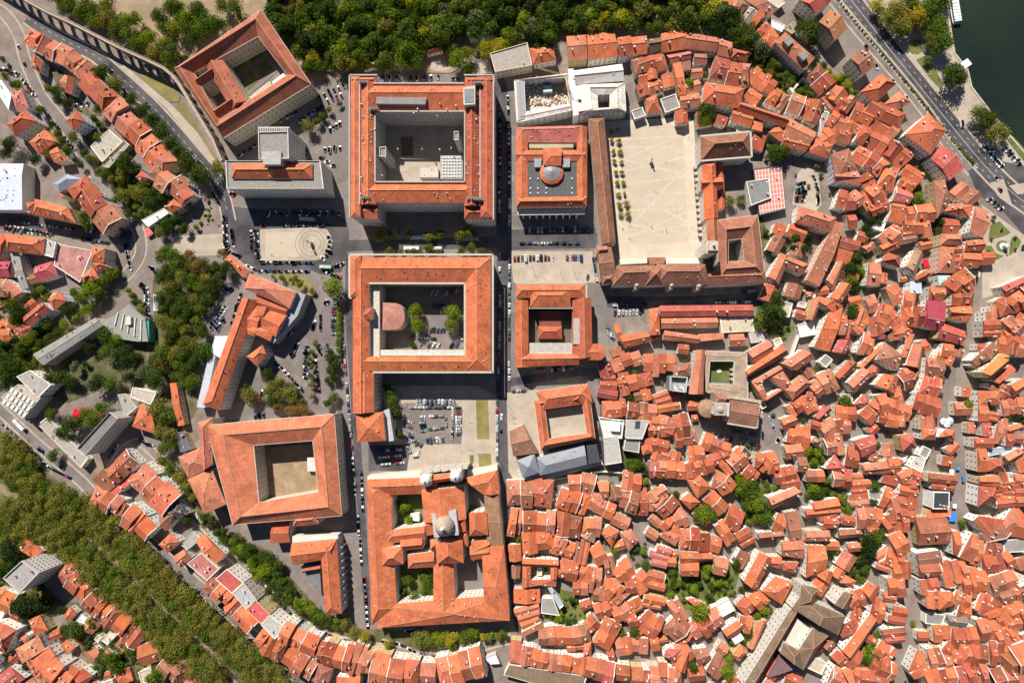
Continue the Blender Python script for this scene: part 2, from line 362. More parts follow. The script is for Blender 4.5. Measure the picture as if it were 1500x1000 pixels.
def block(t, Q, h, rh, k='hip', tone='o', wc=None, ends=(1,1), rt=0.5, win=True, sp=3.3, eave=0.35, z0=0.0, chim=0, sky=0, wname='wall', ridge=True, hipk=0.9, par=0.0, mat=None, occ=True, st=3.3, skip=0.0, col=None):
  """one roofed volume from the eave corners A, B, C, D (ridge parallel to AB)."""
  rh *= 1.22; Q = [Vector((q.x, q.y, h)) for q in Q]
  if not ccw(Q): Q = [Q[1], Q[0], Q[3], Q[2]]; ends = (ends[1], ends[0]); rt = rt
  if occ: occ_add(Q)
  A, B, Cc, D = Q; cen = (A + B + Cc + D) / 4
  I = [q + (cen - q).normalized() * (eave + 0.02 * R()) for q in Q]
  wc = wc or jit(random.choice(WALLC)); rc = col or jit(TONE[tone][0],0.07)
  wb = MB(); gm = M['tile'] if mat is None else M[mat]
  r0 = lerp(A, D, rt); r1 = lerp(B, Cc, rt); wid = ((D - A).length + (Cc - B).length) / 2; L = (r1 - r0).length or 1
  for i in range(4):
    a, b = I[i], I[(i + 1) % 4]
    wb.face([(a.x, a.y, z0),(b.x, b.y, z0),(b.x, b.y, h - 0.02),(a.x, a.y, h - 0.02)])
  rb = MB()
  if k in ('hip','gable'):
    ax = (r1 - r0) / L; in0 = min(L * 0.48, wid * 0.5 * hipk) * ends[0] if k == 'hip' else 0.0; in1 = min(L * 0.48, wid * 0.5 * hipk) * ends[1] if k == 'hip' else 0.0
    e0 = r0 + ax * in0 + Vector((0,0, rh)); e1 = r1 - ax * in1 + Vector((0,0, rh))
    th = Vector((0,0,0.22))
    if in0 < 0.01:
      m0 = lerp(I[0], I[3], rt) + Vector((0,0, rh - 0.1)); wb.face([I[3], I[0], m0])
    if in1 < 0.01:
      m1 = lerp(I[1], I[2], rt) + Vector((0,0, rh - 0.1)); wb.face([I[1], I[2], m1])
    rb.face([A + th, B + th, e1 + th, e0 + th]); rb.face([Cc + th, D + th, e0 + th, e1 + th])
    if in0 >= 0.01: rb.face([D + th, A + th, e0 + th])
    else: rb.face([D, A, A + th, e0 + th, D + th], uv=[(0,0)] * 5)
    if in1 >= 0.01: rb.face([B + th, Cc + th, e1 + th])
    else: rb.face([B, Cc, Cc + th, e1 + th, B + th], uv=[(0,0)] * 5)
    rb.face([A, B, B + th, A + th], uv=[(0,0)] * 4); rb.face([Cc, D, D + th, Cc + th], uv=[(0,0)] * 4)
    if in0 >= 0.01: rb.face([D, A, A + th, D + th], uv=[(0,0)] * 4)
    if in1 >= 0.01: rb.face([B, Cc, Cc + th, B + th], uv=[(0,0)] * 4)
    rb.face([A, e0, e1, B]); rb.face([Cc, e1, e0, D])
    if ridge:
      u2 = Vector((0,0,0.3)); rb.bar(e0 + u2, e1 + u2,0.42,0.2,1)
      if in0 >= 0.01: rb.bar(A + u2, e0 + u2,0.36,0.18,1); rb.bar(D + u2, e0 + u2,0.36,0.18,1)
      if in1 >= 0.01: rb.bar(B + u2, e1 + u2,0.36,0.18,1); rb.bar(Cc + u2, e1 + u2,0.36,0.18,1)
    def surf(u, v):
      p = lerp(lerp(A, B, u), lerp(D, Cc, u), v); f = v / rt if v < rt else (1 - v) / (1 - rt)
      return p + Vector((0,0, rh * f + 0.2))
  elif k == 'shed':
    up = Vector((0,0, rh)); th = Vector((0,0,0.2)); D2, C2 = D + up, Cc + up
    rb.face([A + th, B + th, C2 + th, D2 + th]); rb.face([A, B, B + th, A + th], uv=[(0,0)] * 4); rb.face([Cc + up, D + up, D2 + th, C2 + th], uv=[(0,0)] * 4)
    wb.face([I[1], I[2], I[2] + up]); wb.face([I[3], I[0], I[3] + up]); wb.face([I[2], I[3], I[3] + up, I[2] + up])
    rb.face([D2, A, A + th, D2 + th], uv=[(0,0)] * 4); rb.face([B, C2, C2 + th, B + th], uv=[(0,0)] * 4)
    def surf(u, v): return lerp(lerp(A, B, u), lerp(D, Cc, u), v) + Vector((0,0, rh * v + 0.2))
  else:                                       # flat roof within a parapet
    pz = max(par, 0.35); J = [lerp(q, cen, 0.0) for q in Q]
    K = [q + (cen - q).normalized() * 0.75 for q in Q]
    rb.face([(q.x, q.y, h) for q in K])
    for i in range(4):
      j = (i + 1) % 4
      wb.face([(J[i].x, J[i].y, h - 0.3),(J[j].x, J[j].y, h - 0.3),(J[j].x, J[j].y, h + pz),(J[i].x, J[i].y, h + pz)])
      wb.face([(J[i].x, J[i].y, h + pz),(J[j].x, J[j].y, h + pz),(K[j].x, K[j].y, h + pz),(K[i].x, K[i].y, h + pz)])
      wb.face([(K[j].x, K[j].y, h - .01),(K[i].x, K[i].y, h - .01),(K[i].x, K[i].y, h + pz),(K[j].x, K[j].y, h + pz)])
    if mat is None: gm = M['concrete']
    def surf(u, v): return lerp(lerp(A, B, u), lerp(D, Cc, u), v) + Vector((0,0,0.05))
  wo = wb.build(wname, M['plaster'], t, wc)
  ro = rb.build('roof',[gm, M['ridge']], t, rc)
  if win:
    gb, fb = MB(), MB()
    for i in range(4): windows(gb, fb, I[i], I[(i + 1) % 4], z0 + 0.4, h - 0.3, sp=sp, st=st, skip=skip)
    go = gb.build('window_panes', M['glass'], t, kind='stuff'); fb.build('window_surrounds', M['white'], t, kind='stuff')
  if L * wid > 260 and k != 'flat':
    b = MB()
    for i in range(int(L * wid / 55)):
      p = surf(U(.08,.92), random.choice((U(.1,.42), U(.58,.9)))); b.box((p.x, p.y, p.z + .15),(U(.3,.8), U(.3,.8), U(.4,.9)))
    b.build('roof_vents', M['concrete'], t, random.choice(((.5,.48,.45),(.12,.1,.1))), kind='stuff')
  for i in range(chim):
    u, v = U(0.1,0.9), random.choice([U(0.12,0.35), U(0.6,0.85)])
    if k == 'hip' and L < wid: u = U(.35,.65)
    p = surf(u, v); chimney(t, ro, p, p.z + U(0.9,1.5), U(0.55,0.9))
  for i in range(sky):
    u, v = U(0.2,0.8), random.choice([U(0.2,0.38), U(0.62,0.8)])
    p = surf(u, v); q = surf(u, v + 0.02); b = MB(); b.box((p.x, p.y, p.z + 0.1),(0.9,1.1,0.16),0, math.atan2((B - A).y, (B - A).x))
    o = b.build('skylight', M['metal'], t, (0.35,0.42,0.5)); o.parent = ro
  return wo, ro, surf
def ring(t, OUT, INN, h, rh, tone='o', wc=None, rt=0.5, sp=3.2, st=3.5, eave=0.5, col=None, z0=0.0, flat=False, cornice=True, skip_in=(), rts=None, inwall=True, sides=None):
  """closed range of wings between an outer and an inner outline of as many corners."""
  rh *= 1.2; n = len(OUT); O_ = [Vector((q.x, q.y, h)) for q in OUT]; I_ = [Vector((q.x, q.y, h)) for q in INN]
  if not ccw(O_): O_.reverse(); I_.reverse()
  occ_add(O_); wc = wc or (0.66,0.6,0.52); rc = col or jit(TONE[tone][0],0.04); th = Vector((0,0,0.25))
  Rg = [lerp(O_[i], I_[i], rt if rts is None else rts[i]) + Vector((0,0, rh)) for i in range(n)]
  wb, rb, gb, fb = MB(), MB(), MB(), MB()
  for i in range(n):
    j = (i + 1) % n
    rb.face([O_[i] + th, O_[j] + th, Rg[j] + th, Rg[i] + th]); rb.face([Rg[i] + th, Rg[j] + th, I_[j] + th, I_[i] + th][::1], uv=None)
    u2 = Vector((0,0,0.34)); rb.bar(Rg[i] + u2, Rg[j] + u2,0.5,0.24,1); rb.bar(O_[i] + u2, Rg[i] + u2,0.45,0.2,1); rb.bar(I_[i] + u2, Rg[i] + u2,0.45,0.2,1)
    for (a, b, s) in ((O_[i], O_[j],1),(I_[j], I_[i],1)):
      d = (b - a).normalized(); nn = Vector((d.y, -d.x, 0))
      if a is I_[j] and not inwall: continue
      p, q = a - nn * eave, b - nn * eave
      wb.face([(p.x, p.y, z0),(q.x, q.y, z0),(q.x, q.y, h),(p.x, p.y, h)])
      if cornice: wb.bar(a - nn * 0.25 + Vector((0,0,0.1)), b - nn * 0.25 + Vector((0,0,0.1)),0.7,0.5,0)
      windows(gb, fb, p, q, z0 + 0.5, h - 0.4, sp=sp, st=st)
  wb.build('wall', M['plaster'], t, wc); ro = rb.build('roof',[M['tile'], M['ridge']], t, rc)
  gb.build('window_panes', M['glass'], t, kind='stuff'); fb.build('window_surrounds', M['white'], t, kind='stuff')
  return ro
def cen(pts):
  c = Vector((0,0,0))
  for p in pts: c += p
  return c / len(pts)
def Q4(f, h): return PL(f, h)
ORD = lambda i: ('first','2nd','3rd')[i - 1] if i < 4 else ('%dst' if i % 10 == 1 and i != 11 else '%dnd' if i % 10 == 2 and i != 12 else '%drd' if i % 10 == 3 and i != 13 else '%dth') % i
LAB = []
HF = 1.0
HOUSES = []                                   # collected, built at the end: the largest as things, the rest joined
def house(label, flat, h=8.5, rh=2.0, k='hip', tone='o', cat='house', name='house', **kw):
  """a single free-standing house given by its four eave corners in the picture."""
  h *= HF; Q = Q4(flat, h); HOUSES.append(dict(label=label, Q=Q, h=h, rh=rh, k=k, tone=tone, name=name, cat=cat, kw=kw, group=kw.pop('group', None)))
def hero(name, label, cat, flat, h=10, group=None):
  return thing(name, label, cat, cen(PL(flat, h)) * 1.0 if True else None, group)
def row(place, pts, w, h=9.0, n=4, tones='oosrsbrb', k='g', rh=None, gap=0.0, var=1.0, lead='side', big=None):
  """houses joined in a row along the picture line pts (their ridge); w is the depth of the row."""
  h *= HF; line = PL(pts, h); w = w * 1.12; e0 = (line[0] - line[1]).normalized() * 0.6; e1 = (line[-1] - line[-2]).normalized() * 0.6; line[0] = line[0] + e0; line[-1] = line[-1] + e1; cum = [0.0]
  for i in range(len(line) - 1): cum.append(cum[-1] + (line[i + 1] - line[i]).length)
  tot = cum[-1]; wm = w * TS * 0.5 * (CAM_H - h) / CAM_H
  def at(s):
    s = max(0, min(tot, s))
    for i in range(len(line) - 1):
      if s <= cum[i + 1] + 1e-6:
        return lerp(line[i], line[i + 1],(s - cum[i]) / max(1e-6, cum[i + 1] - cum[i]))
    return line[-1]
  def dr(s):
    e = tot * 0.5 / n; d = at(s + e) - at(s - e); return d.normalized()
  cuts = [tot * (i + (U(-0.24,0.24) if 0 < i < n else 0)) / n for i in range(n + 1)]
  d0 = line[-1] - line[0]
  if abs(d0.x) > abs(d0.y): ends = ('left','right') if d0.x > 0 else ('right','left')
  else: ends = ('bottom','top') if d0.y > 0 else ('top','bottom')
  for i in range(n):
    a, b = at(cuts[i]), at(cuts[i + 1]); da, db = dr(cuts[i]), dr(cuts[i + 1]); na, nb = Vector((-da.y, da.x, 0)), Vector((-db.y, db.x, 0))
    k1 = wm / 2 * (1 + U(-0.16,0.13) * var); k2 = wm / 2 * (1 + U(-0.16,0.13) * var)
    g = gap * 0.5 * (b - a)
    hh = h + U(-1.1,1.1) * var; tn = random.choice(tones)
    Q = [a + g - na * k1, b - g - nb * k1, b - g + nb * k2, a + g + na * k2]
    kk = 'gable'; en = (0,0); L = (b - a).length
    if k == 'h' : kk = 'hip'; en = (1,1)
    if k == 'g' and n > 1 and i in (0, n - 1) and R() < 0.5: kk = 'hip'; en = (1,0) if i == 0 else (0,1)
    if k == 'g' and L > 1.35 * wm and R() < 0.4: kk = 'hip'; en = (1,1)
    if k == 'x' or (k == 'g' and R() < 0.12): Q = [Q[1], Q[2], Q[3], Q[0]]
    if k == 'f': kk = 'flat'
    if k == 's': kk = 'shed'
    if kk == 'gable' and n > 1 and R() < 0.08: kk = 'shed'
    span = (Q[3] - Q[0]).length
    r_ = rh if rh is not None else span * U(0.17,0.25)
    shape = {'gable': random.choice(['gabled','tiled','pitched roof']),'hip': 'hipped','flat': 'flat-roofed','shed': 'lean-to roofed'}[kk]
    size = 'narrow' if L < 7 else 'broad' if L > 13 else ''
    lb = f"{TONE[tn][1]} {shape} {size} house, {ORD(i + 1)} from the {ends[0]} in the row {place}".replace('  ',' ')
    if n == 1: lb = f"{TONE[tn][1]} {shape} {size} house {place}".replace('  ',' ')
    HOUSES.append(dict(label=lb, Q=Q, h=hh, rh=r_, k=kk, tone=tn, name='town_house', cat='house', group='town houses packed below the university',
                           kw=dict(ends=en, rt=0.5 if R() < 0.6 else U(0.4,0.6), col=weather(TONE[tn][0])), party=(n > 1), prow=True))
def build_houses(limit=300):
  area = lambda q: abs(sum(q[i].x * q[(i + 1) % 4].y - q[(i + 1) % 4].x * q[i].y for i in range(4))) / 2
  for d in HOUSES: d['a'] = area(d['Q'])
  rank = sorted([d for d in HOUSES if d['name'] == 'town_house'], key=lambda d: -d['a']); small = set(id(d) for d in rank[limit:])
  for d in HOUSES:
    Q, h, rh, k = d['Q'], d['h'], d['rh'], d['k']
    A, B, Cc, D = Q
    if id(d) in small:
      REST.append(d); occ_add(Q); continue
    t = thing(d['name'], d['label'], d['cat'], cen(Q), d['group'])
    kw = dict(d['kw']); a = d['a']
    kw.setdefault('chim',(1 if R() < 0.55 else 0) + (1 if a > 90 and R() < 0.6 else 0) + (1 if a > 160 else 0)); kw.setdefault('sky',1 if R() < 0.3 else 0)
    wc = kw.pop('wc', None) or jit(random.choice(WALLC),0.05)
    wo, ro, surf = block(t, Q, h, rh, k, d['tone'], wc=wc, **kw)
    if d.get('party') and k == 'gable' and R() < 0.6:       # a white fire wall over one end of the roof
      e = 0.0 if R() < 0.5 else 1.0; rt = d['kw'].get('rt',0.5); p0, p1, p2 = surf(e, 0.0), surf(e, rt), surf(e, 1.0); b = MB()
      up = Vector((0,0,0.14)); b.bar(p0 + up, p1 + up, 0.55,0.34); b.bar(p1 + up, p2 + up, 0.55,0.34)
      o = b.build('party_wall', M['plaster'], t, (0.7,0.62,0.55))
    if d.get('prow') and k in ('gable','hip') and a > 60 and R() < 0.32:   # a dormer
      sv = random.choice([0.25,0.75]); p = surf(U(.3,.7), sv); ax = (Q[1] - Q[0]).normalized(); dn = Vector((-ax.y, ax.x, 0)) * (-1 if (sv < .5) == ccw(Q) else 1)
      b = MB(); c0 = p + dn * 1.0; w_ = ax * 0.9
      base = [c0 - w_, c0 + w_, c0 + w_ - dn * 2.4, c0 - w_ - dn * 2.4]
      b.prism([(q.x, q.y) for q in base], p.z - 0.9, p.z + 0.75,0); dm = b.build('dormer', M['plaster'], t, wc); dm.parent = ro
      b = MB(); zt = p.z + 0.77; r1 = c0 + dn * .15; r2 = c0 - dn * 2.8
      zz = Vector((0,0,0)); e = ax * 1.1
      f = lambda v, z: (v.x, v.y, z)
      b.face([f(r1 - e, zt), f(r2 - e, zt), f(r2, zt + .6), f(r1, zt + .6)]); b.face([f(r2 + e, zt), f(r1 + e, zt), f(r1, zt + .6), f(r2, zt + .6)]); b.face([f(r1 - e, zt), f(r1, zt + .6), f(r1 + e, zt)])
      o = b.build('dormer_roof',[M['tile']], t, jit(TONE[d['tone']][0])); o.parent = ro
REST = []
# ------------------------------------------------------------------ trees
def crown_mesh(seed, n=620, lobes=9, leaf=0.17, flat=0.8, col=False):
  rr = random.Random(seed); vs_, fs = [],[]
  L = []
  for i in range(lobes):
    a = rr.uniform(0,6.283); r = rr.uniform(0.15,0.62) if i else 0; L.append((math.cos(a) * r, math.sin(a) * r, rr.uniform(-0.25,0.35) * (1.5 if col else 1) * flat + (0.25 if r < .3 else 0), rr.uniform(0.34,0.52)))
  for i in range(n):
    cx, cy, cz, lr = L[rr.randrange(lobes)]
    a = rr.uniform(0,6.283); u = rr.uniform(-0.55,1); s = math.sqrt(1 - u * u); k = lr * rr.uniform(0.72,1.06) if rr.random() < 0.85 else lr * rr.uniform(0.2,0.7)
    p = Vector((cx + k * s * math.cos(a), cy + k * s * math.sin(a), cz + k * u * flat))
    nn = (Vector((s * math.cos(a), s * math.sin(a), u)) + Vector((rr.gauss(0,.45), rr.gauss(0,.45), rr.gauss(0,.45)))).normalized()
    t = nn.orthogonal().normalized(); b = nn.cross(t); ang = rr.uniform(0,6.283); t, b = t * math.cos(ang) + b * math.sin(ang), b * math.cos(ang) - t * math.sin(ang)
    q = leaf * rr.uniform(0.6,1.3); m = len(vs_)
    vs_ += [tuple(p - t * q * .7), tuple(p - b * q * .45 + nn * q * .12), tuple(p + t * q * .7), tuple(p + b * q * .45 + nn * q * .12)]; fs.append((m, m + 1, m + 2, m + 3))
  me = bpy.data.meshes.new('crown'); me.from_pydata(vs_, [], fs); me.materials.append(M['leaf']); me.update(); return me
def trunk_mesh(seed):
  rr = random.Random(seed); b = MB()
  b.lathe((0,0),[(0.075,0),(0.05,0.12),(0.042,0.55),(0.03,0.8)],7)
  for i in range(5):
    a = rr.uniform(0,6.28); z = rr.uniform(.45,.6); r = rr.uniform(.3,.5)
    b.bar((0,0, z),(math.cos(a) * r, math.sin(a) * r, z + rr.uniform(.25,.45)),0.035,0.035)
  return b.mesh('trunk',[M['bark']])
CROWNS = [crown_mesh(i, n=1050, lobes=10, leaf=0.12) for i in range(7)]
BIGC = [crown_mesh(20 + i, n=1700, lobes=17, leaf=0.085) for i in range(4)]
CYP = [crown_mesh(40 + i, n=700, lobes=7, leaf=0.12, flat=1.3, col=True) for i in range(2)]
BUSH = [crown_mesh(50 + i, n=260, lobes=5, leaf=0.22, flat=0.7) for i in range(4)]
TRUNKS = [trunk_mesh(60 + i) for i in range(3)]
GREEN = {'d': ((0.062,0.098,0.020),'dark green'),'g': ((0.105,0.155,0.024),'green'),'y': ((0.33,0.30,0.025),'yellow-green'),
         'o': ((0.19,0.19,0.042),'olive'),'b': ((0.24,0.14,0.05),'brownish'),'h': ((0.175,0.24,0.022),'bright green'),
         's': ((0.15,0.17,0.10),'silver-green'),'k': ((0.036,0.06,0.02),'blackish green')}
NT = [0]
TREES = []
def tree(*a, **k): TREES.append((a, k, len(TREES)))
def tree_now(label, p, r, tone='g', group=None, name='tree', hk=1.0, cat='tree', trunk=True):
  NT[0] += 1; c = jit(GREEN[tone][0],0.14); big = r > 4.6
  if trunk:
    t = thing(name, label, cat, (p.x, p.y, p.z), group)
    tr = bpy.data.objects.new('trunk', random.choice(TRUNKS)); C.collection.objects.link(tr); tr.parent = t
    tr.scale = (r * 1.1, r * 1.1, r * 1.35 * hk); tr.rotation_euler.z = U(0,6.28)
    cr = bpy.data.objects.new('crown', random.choice(BIGC if big else CROWNS)); cr.parent = t
    cr.location = (0,0, r * 1.15 * hk)
  else:
    cr = bpy.data.objects.new(name, random.choice(BUSH)); cr['label'] = label; cr['category'] = cat; cr.location = (p.x, p.y, p.z + r * 0.3)
    if group: cr['group'] = group
  C.collection.objects.link(cr); cr.scale = (r * U(1.2,1.34), r * U(1.2,1.34), r * U(1.0,1.15) * hk); cr.rotation_euler.z = U(0,6.28); cr.color = (*c, 1)
def grow_trees(limit=300):
  """the 300 broadest garden trees each on its own, the small rest joined."""
  tt = sorted([t for t in TREES if t[1].get('name',(t[0] + ('','g', None, 'tree'))[5] if len(t[0]) > 5 else 'tree') == 'tree'], key=lambda t: -t[0][2]); rest = tt[limit:]; ids = set(t[2] for t in rest)
  for a, k, i in TREES:
    if i not in ids: tree_now(*a, **k)
  if rest: join_trees('small_trees','scattered smaller trees filling slopes, yards and gardens between the named trees','small trees',[(a[1].x, a[1].y, a[2], a[3] if len(a) > 3 else 'g') for a, k, i in rest])
  return len(rest)
def order_words(pts):
  """left/right or top/bottom order words of a list of places."""
  xs = [p.x for p in pts]; ys = [p.y for p in pts]
  if max(xs) - min(xs) >= max(ys) - min(ys): idx = sorted(range(len(pts)), key=lambda i: pts[i].x); w = 'left'
  else: idx = sorted(range(len(pts)), key=lambda i: -pts[i].y); w = 'top'
  r = [0] * len(pts)
  for k, i in enumerate(idx): r[i] = k + 1
  return r, w
def trees(place, flat, tone='g', group=None, name='tree', kind='tree', hk=1.0):
  """flat: x, y, r triples in the picture; one tree each."""
  q = [(P(flat[i], flat[i + 1],0), flat[i + 2] * TS * 0.5) for i in range(0, len(flat),3)]
  # crowns are seen at their own height
  q = [(P(flat[3 * i], flat[3 * i + 1], r * 1.3), r) for i, (p, r) in enumerate(q)]
  rk, w = order_words([p for p, r in q])
  for i, (p, r) in enumerate(q):
    tn = random.choice(tone); p.z = 0
    sz = 'small ' if r < 2.6 else 'large ' if r > 6 else ''
    if len(q) == 1: lb = f"{sz}{GREEN[tn][1]} {kind} {place}"
    else: lb = f"{sz}{GREEN[tn][1]} {kind}, {ORD(rk[i])} from the {w} of those {place}"
    tree(lb, p, r, tn, group or f"trees {place}" if len(q) > 1 else None, name, hk)
def bushes(place, poly, n, rm=1.3, tones='ghod', kind='shrub'):
  """n shrubs strewn over a picture polygon; countable ones, each its own."""
  pp = PL(poly); xs = [p.x for p in pp]; ys = [p.y for p in pp]; pts = []; k = 0
  while len(pts) < n and k < n * 60:
    k += 1; x, y = U(min(xs), max(xs)), U(min(ys), max(ys))
    if inside(x, y, [(p.x, p.y) for p in pp]) and all((x - a.x) ** 2 + (y - a.y) ** 2 > (rm * 1.2) ** 2 for a in pts): pts.append(Vector((x, y, 0)))
  rk, w = order_words(pts) if pts else ([],'')
  for i, p in enumerate(pts):
    tn = random.choice(tones); lb = f"{GREEN[tn][1]} {kind}, {ORD(rk[i])} from the {w} {place}"
    tree(lb, p, rm * U(.7,1.5), tn, f"shrubs {place}", 'shrub',1,'shrub', trunk=False)
def wood(place, poly, r, tones='dg', sp=1.55, hk=1.0, edge=''):
  """trees standing crown to crown over a picture polygon, in jittered lines from top to bottom."""
  rm = r * TS * 0.5; pp = PL(poly, rm * 1.3); pl = [(p.x, p.y) for p in pp]; xs = [p.x for p in pp]; ys = [p.y for p in pp]
  step = rm * sp; y = max(ys) - rm * 0.4; ln = 0; got = []
  while y > min(ys):
    x = min(xs) + (step / 2 if ln % 2 else 0); one = []
    while x < max(xs):
      q = Vector((x + U(-.3,.3) * step, y + U(-.3,.3) * step, 0))
      if inside(q.x, q.y, pl): one.append(q)
      x += step
    if one: got.append(one)
    y -= step * 0.87; ln += 1
  for j, one in enumerate(got):
    one.sort(key=lambda p: p.x)
    for i, q in enumerate(one):
      tn = random.choice(tones)
      tree(f"{GREEN[tn][1]} tree, {ORD(i + 1)} from the left, {ORD(j + 1)} line down {place}", q, rm * U(.82,1.25), tn, f"trees {place}", 'tree', hk)
# ------------------------------------------------------------------ cars
def car_meshes(kind):
  L, W, H = {'hatch': (4.0,1.75,1.45),'saloon': (4.6,1.8,1.42),'van': (5.2,2.0,2.1),'estate': (4.5,1.78,1.5)}[kind]
  x = L / 2; w = W / 2; b = MB(); hood = 0.85 if kind != 'van' else 1.2
  # lower body: rings along the length (x, half width, z of the belt)
  R_ = [(-x, w * .82,.55,.62),(-x + .12, w * .93,.3,.85),(-x + .5, w, .22,.92),(0, w, .22,.95),(x - .9, w, .22,.9),(x - .3, w * .95,.25,.8),(x, w * .78,.4,.62)]
  for i in range(len(R_) - 1):
    (xa, wa, la, ha),(xb, wb_, lb_, hb) = R_[i], R_[i + 1]
    for s in (1,-1):
      q = [(xa, s * wa, la),(xb, s * wb_, lb_),(xb, s * wb_, hb),(xa, s * wa, ha)]; b.face(q if s < 0 else q[::-1],0)
    b.face([(xa, -wa, ha),(xb, -wb_, hb),(xb, wb_, hb),(xa, wa, ha)],0)
  b.face([(-x, w * .82,.55),(-x, -w * .82,.55),(-x, -w * .82,.62),(-x, w * .82,.62)]); b.face([(x, -w * .78,.4),(x, w * .78,.4),(x, w * .78,.62),(x, -w * .78,.62)])
  back, frontt, fronts = {'hatch': (-x + .15,.35,1.05),'saloon': (-x + .75,.35,1.15),'van': (-x + .08,1.3,2.1),'estate': (-x + .12,.4,1.1)}[kind]
  bt = back + {'hatch': .55,'saloon': .6,'van': .1,'estate': .35}[kind]
  zb = 0.9; zt = H; tw = w * .8; bw = w * .94
  lo = [(back, -bw),(fronts, -bw),(fronts, bw),(back, bw)]; up = [(bt, -tw),(frontt, -tw),(frontt, tw),(bt, tw)]
  g = MB()
  for i in range(4):
    j = (i + 1) % 4; mb = g if not (kind == 'van' and i != 1) else b
    mb.face([(*lo[i], zb),(*lo[j], zb),(*up[j], zt - .04),(*up[i], zt - .04)])
  b.face([(p[0], p[1], zt) for p in up]); b.prism([(bt, -tw),(frontt, -tw),(frontt, tw),(bt, tw)], zt - .05, zt)
  wh = []
  for sx in (-1,1):
    for sy in (-1,1):
      m = MB(); cx, cy = sx * L * .31, sy * (w - .1)
      n = 10
      ring_ = [(cx + .31 * math.cos(6.283 * i / n),.31 + .31 * math.sin(6.283 * i / n)) for i in range(n)]
      for i in range(n):
        a, c = ring_[i], ring_[(i + 1) % n]; m.face([(a[0], cy - .11, a[1]),(c[0], cy - .11, c[1]),(c[0], cy + .11, c[1]),(a[0], cy + .11, a[1])])
      m.face([(a[0], cy - .11, a[1]) for a in ring_][::-1]); m.face([(a[0], cy + .11, a[1]) for a in ring_])
      wh.append(m.mesh('wheel',[M['tyre']]))
  return b.mesh('body',[M['paint']]), g.mesh('glazing',[M['glass']]), wh
CARM = {k: car_meshes(k) for k in ('hatch','saloon','van','estate')}
PAINT = [((.72,.72,.72),'white',34),((.42,.43,.45),'silver',18),((.12,.13,.15),'dark grey',14),((.02,.02,.025),'black',16),((.45,.02,.03),'red',6),((.03,.07,.22),'blue',7),((.06,.2,.12),'green',2),((.3,.33,.38),'steel blue',3)]
KNAME = {'hatch': 'hatchback','saloon': 'saloon car','van': 'van','estate': 'estate car'}
NC = [0]
CARS = []
def car(*a): CARS.append(a)
def car_now(label, p, rz, kind, col, group=None, z=0.0):
  NC[0] += 1; t = thing('parked_van' if kind == 'van' else 'parked_car', label, 'van' if kind == 'van' else 'car',(p.x, p.y, z + 0.02 + LAYER[0] * 0.0), group); t.rotation_euler.z = rz
  bm_, gm_, wm_ = CARM[kind]
  for nm, me in [('body', bm_),('glazing', gm_)] + [('wheel', w) for w in wm_]:
    o = bpy.data.objects.new(nm, me); C.collection.objects.link(o); o.parent = t
    if nm == 'body': o.color = (*col, 1)
def cars(place, flat, n, mode='p', fill=0.92, col=None, z=0.0, kinds=('hatch','hatch','saloon','estate','estate','hatch','saloon','hatch','saloon','estate','van'), s0=0.0):
  """n places along the picture line; 'p' parked nose to tail, 't' side by side, or a turn in degrees."""
  line = PL(flat, z); cum = [0.0]
  for i in range(len(line) - 1): cum.append(cum[-1] + (line[i + 1] - line[i]).length)
  tot = cum[-1]; out = []
  for i in range(n):
    if R() > fill: continue
    s = tot * (i + .5) / n + U(-.25,.25)
    for k in range(len(line) - 1):
      if s <= cum[k + 1] + 1e-6 or k == len(line) - 2:
        d = (line[k + 1] - line[k]); p = line[k] + d * ((s - cum[k]) / max(1e-6, cum[k + 1] - cum[k])); a = math.atan2(d.y, d.x); break
    out.append((p, a))
  rk, w = order_words([p for p, a in out]) if out else ([],'')
  for i, (p, a) in enumerate(out):
    a += {'p': 0,'t': math.pi / 2}.get(mode, 0) if isinstance(mode, str) else math.radians(mode)
    if R() < .5: a += math.pi
    kd = random.choice(kinds); c, cn, _ = random.choices(PAINT, [x[2] for x in PAINT])[0] if col is None else col
    off = Vector((U(-.15,.15), U(-.15,.15),0))
    lb = f"{cn} {KNAME[kd]}, {ORD(rk[i])} from the {w} in the line parked {place}" if len(out) > 1 else f"{cn} {KNAME[kd]} {place}"
    car(lb, p + off, a + U(-.04,.04), kd, jit(c, .06),'parked cars in the squares and streets', z)
def park_cars(limit=300):
  """the 300 nearest each on its own, the others joined."""
  cc = sorted(CARS, key=lambda a: a[1].x ** 2 + (a[1].y * 1.3) ** 2)
  for a in cc[:limit]: car_now(*a)
  V, F, MI = [],[],[]; ms = [fixed(M['paint'], c[0]) for c in PAINT] + [M['glass'], M['tyre']]
  for a in cc[limit:]:
    p, rz, kd, col = a[1:5]; ca, sa = math.cos(rz), math.sin(rz); ci = min(range(len(PAINT)), key=lambda i: sum((PAINT[i][0][j] - col[j]) ** 2 for j in range(3))); bm_, gm_, wm_ = CARM[kd]
    for me, mi in [(bm_, ci),(gm_, len(PAINT))] + [(w, len(PAINT) + 1) for w in wm_]:
      n = len(V); V += [(p.x + ca * v.co.x - sa * v.co.y, p.y + sa * v.co.x + ca * v.co.y, v.co.z + .02) for v in me.vertices]; F += [tuple(i + n for i in q.vertices) for q in me.polygons]; MI += [mi] * len(me.polygons)
  me = bpy.data.meshes.new('parked_cars'); me.from_pydata(V, [], F)
  for m in ms: me.materials.append(m)
  me.polygons.foreach_set('material_index', MI); me.update(); o = bpy.data.objects.new('parked_cars', me); C.collection.objects.link(o); o['kind'] = 'stuff'; o['label'] = 'the many farther parked cars lining the outer streets and yards'; o['category'] = 'parked cars'
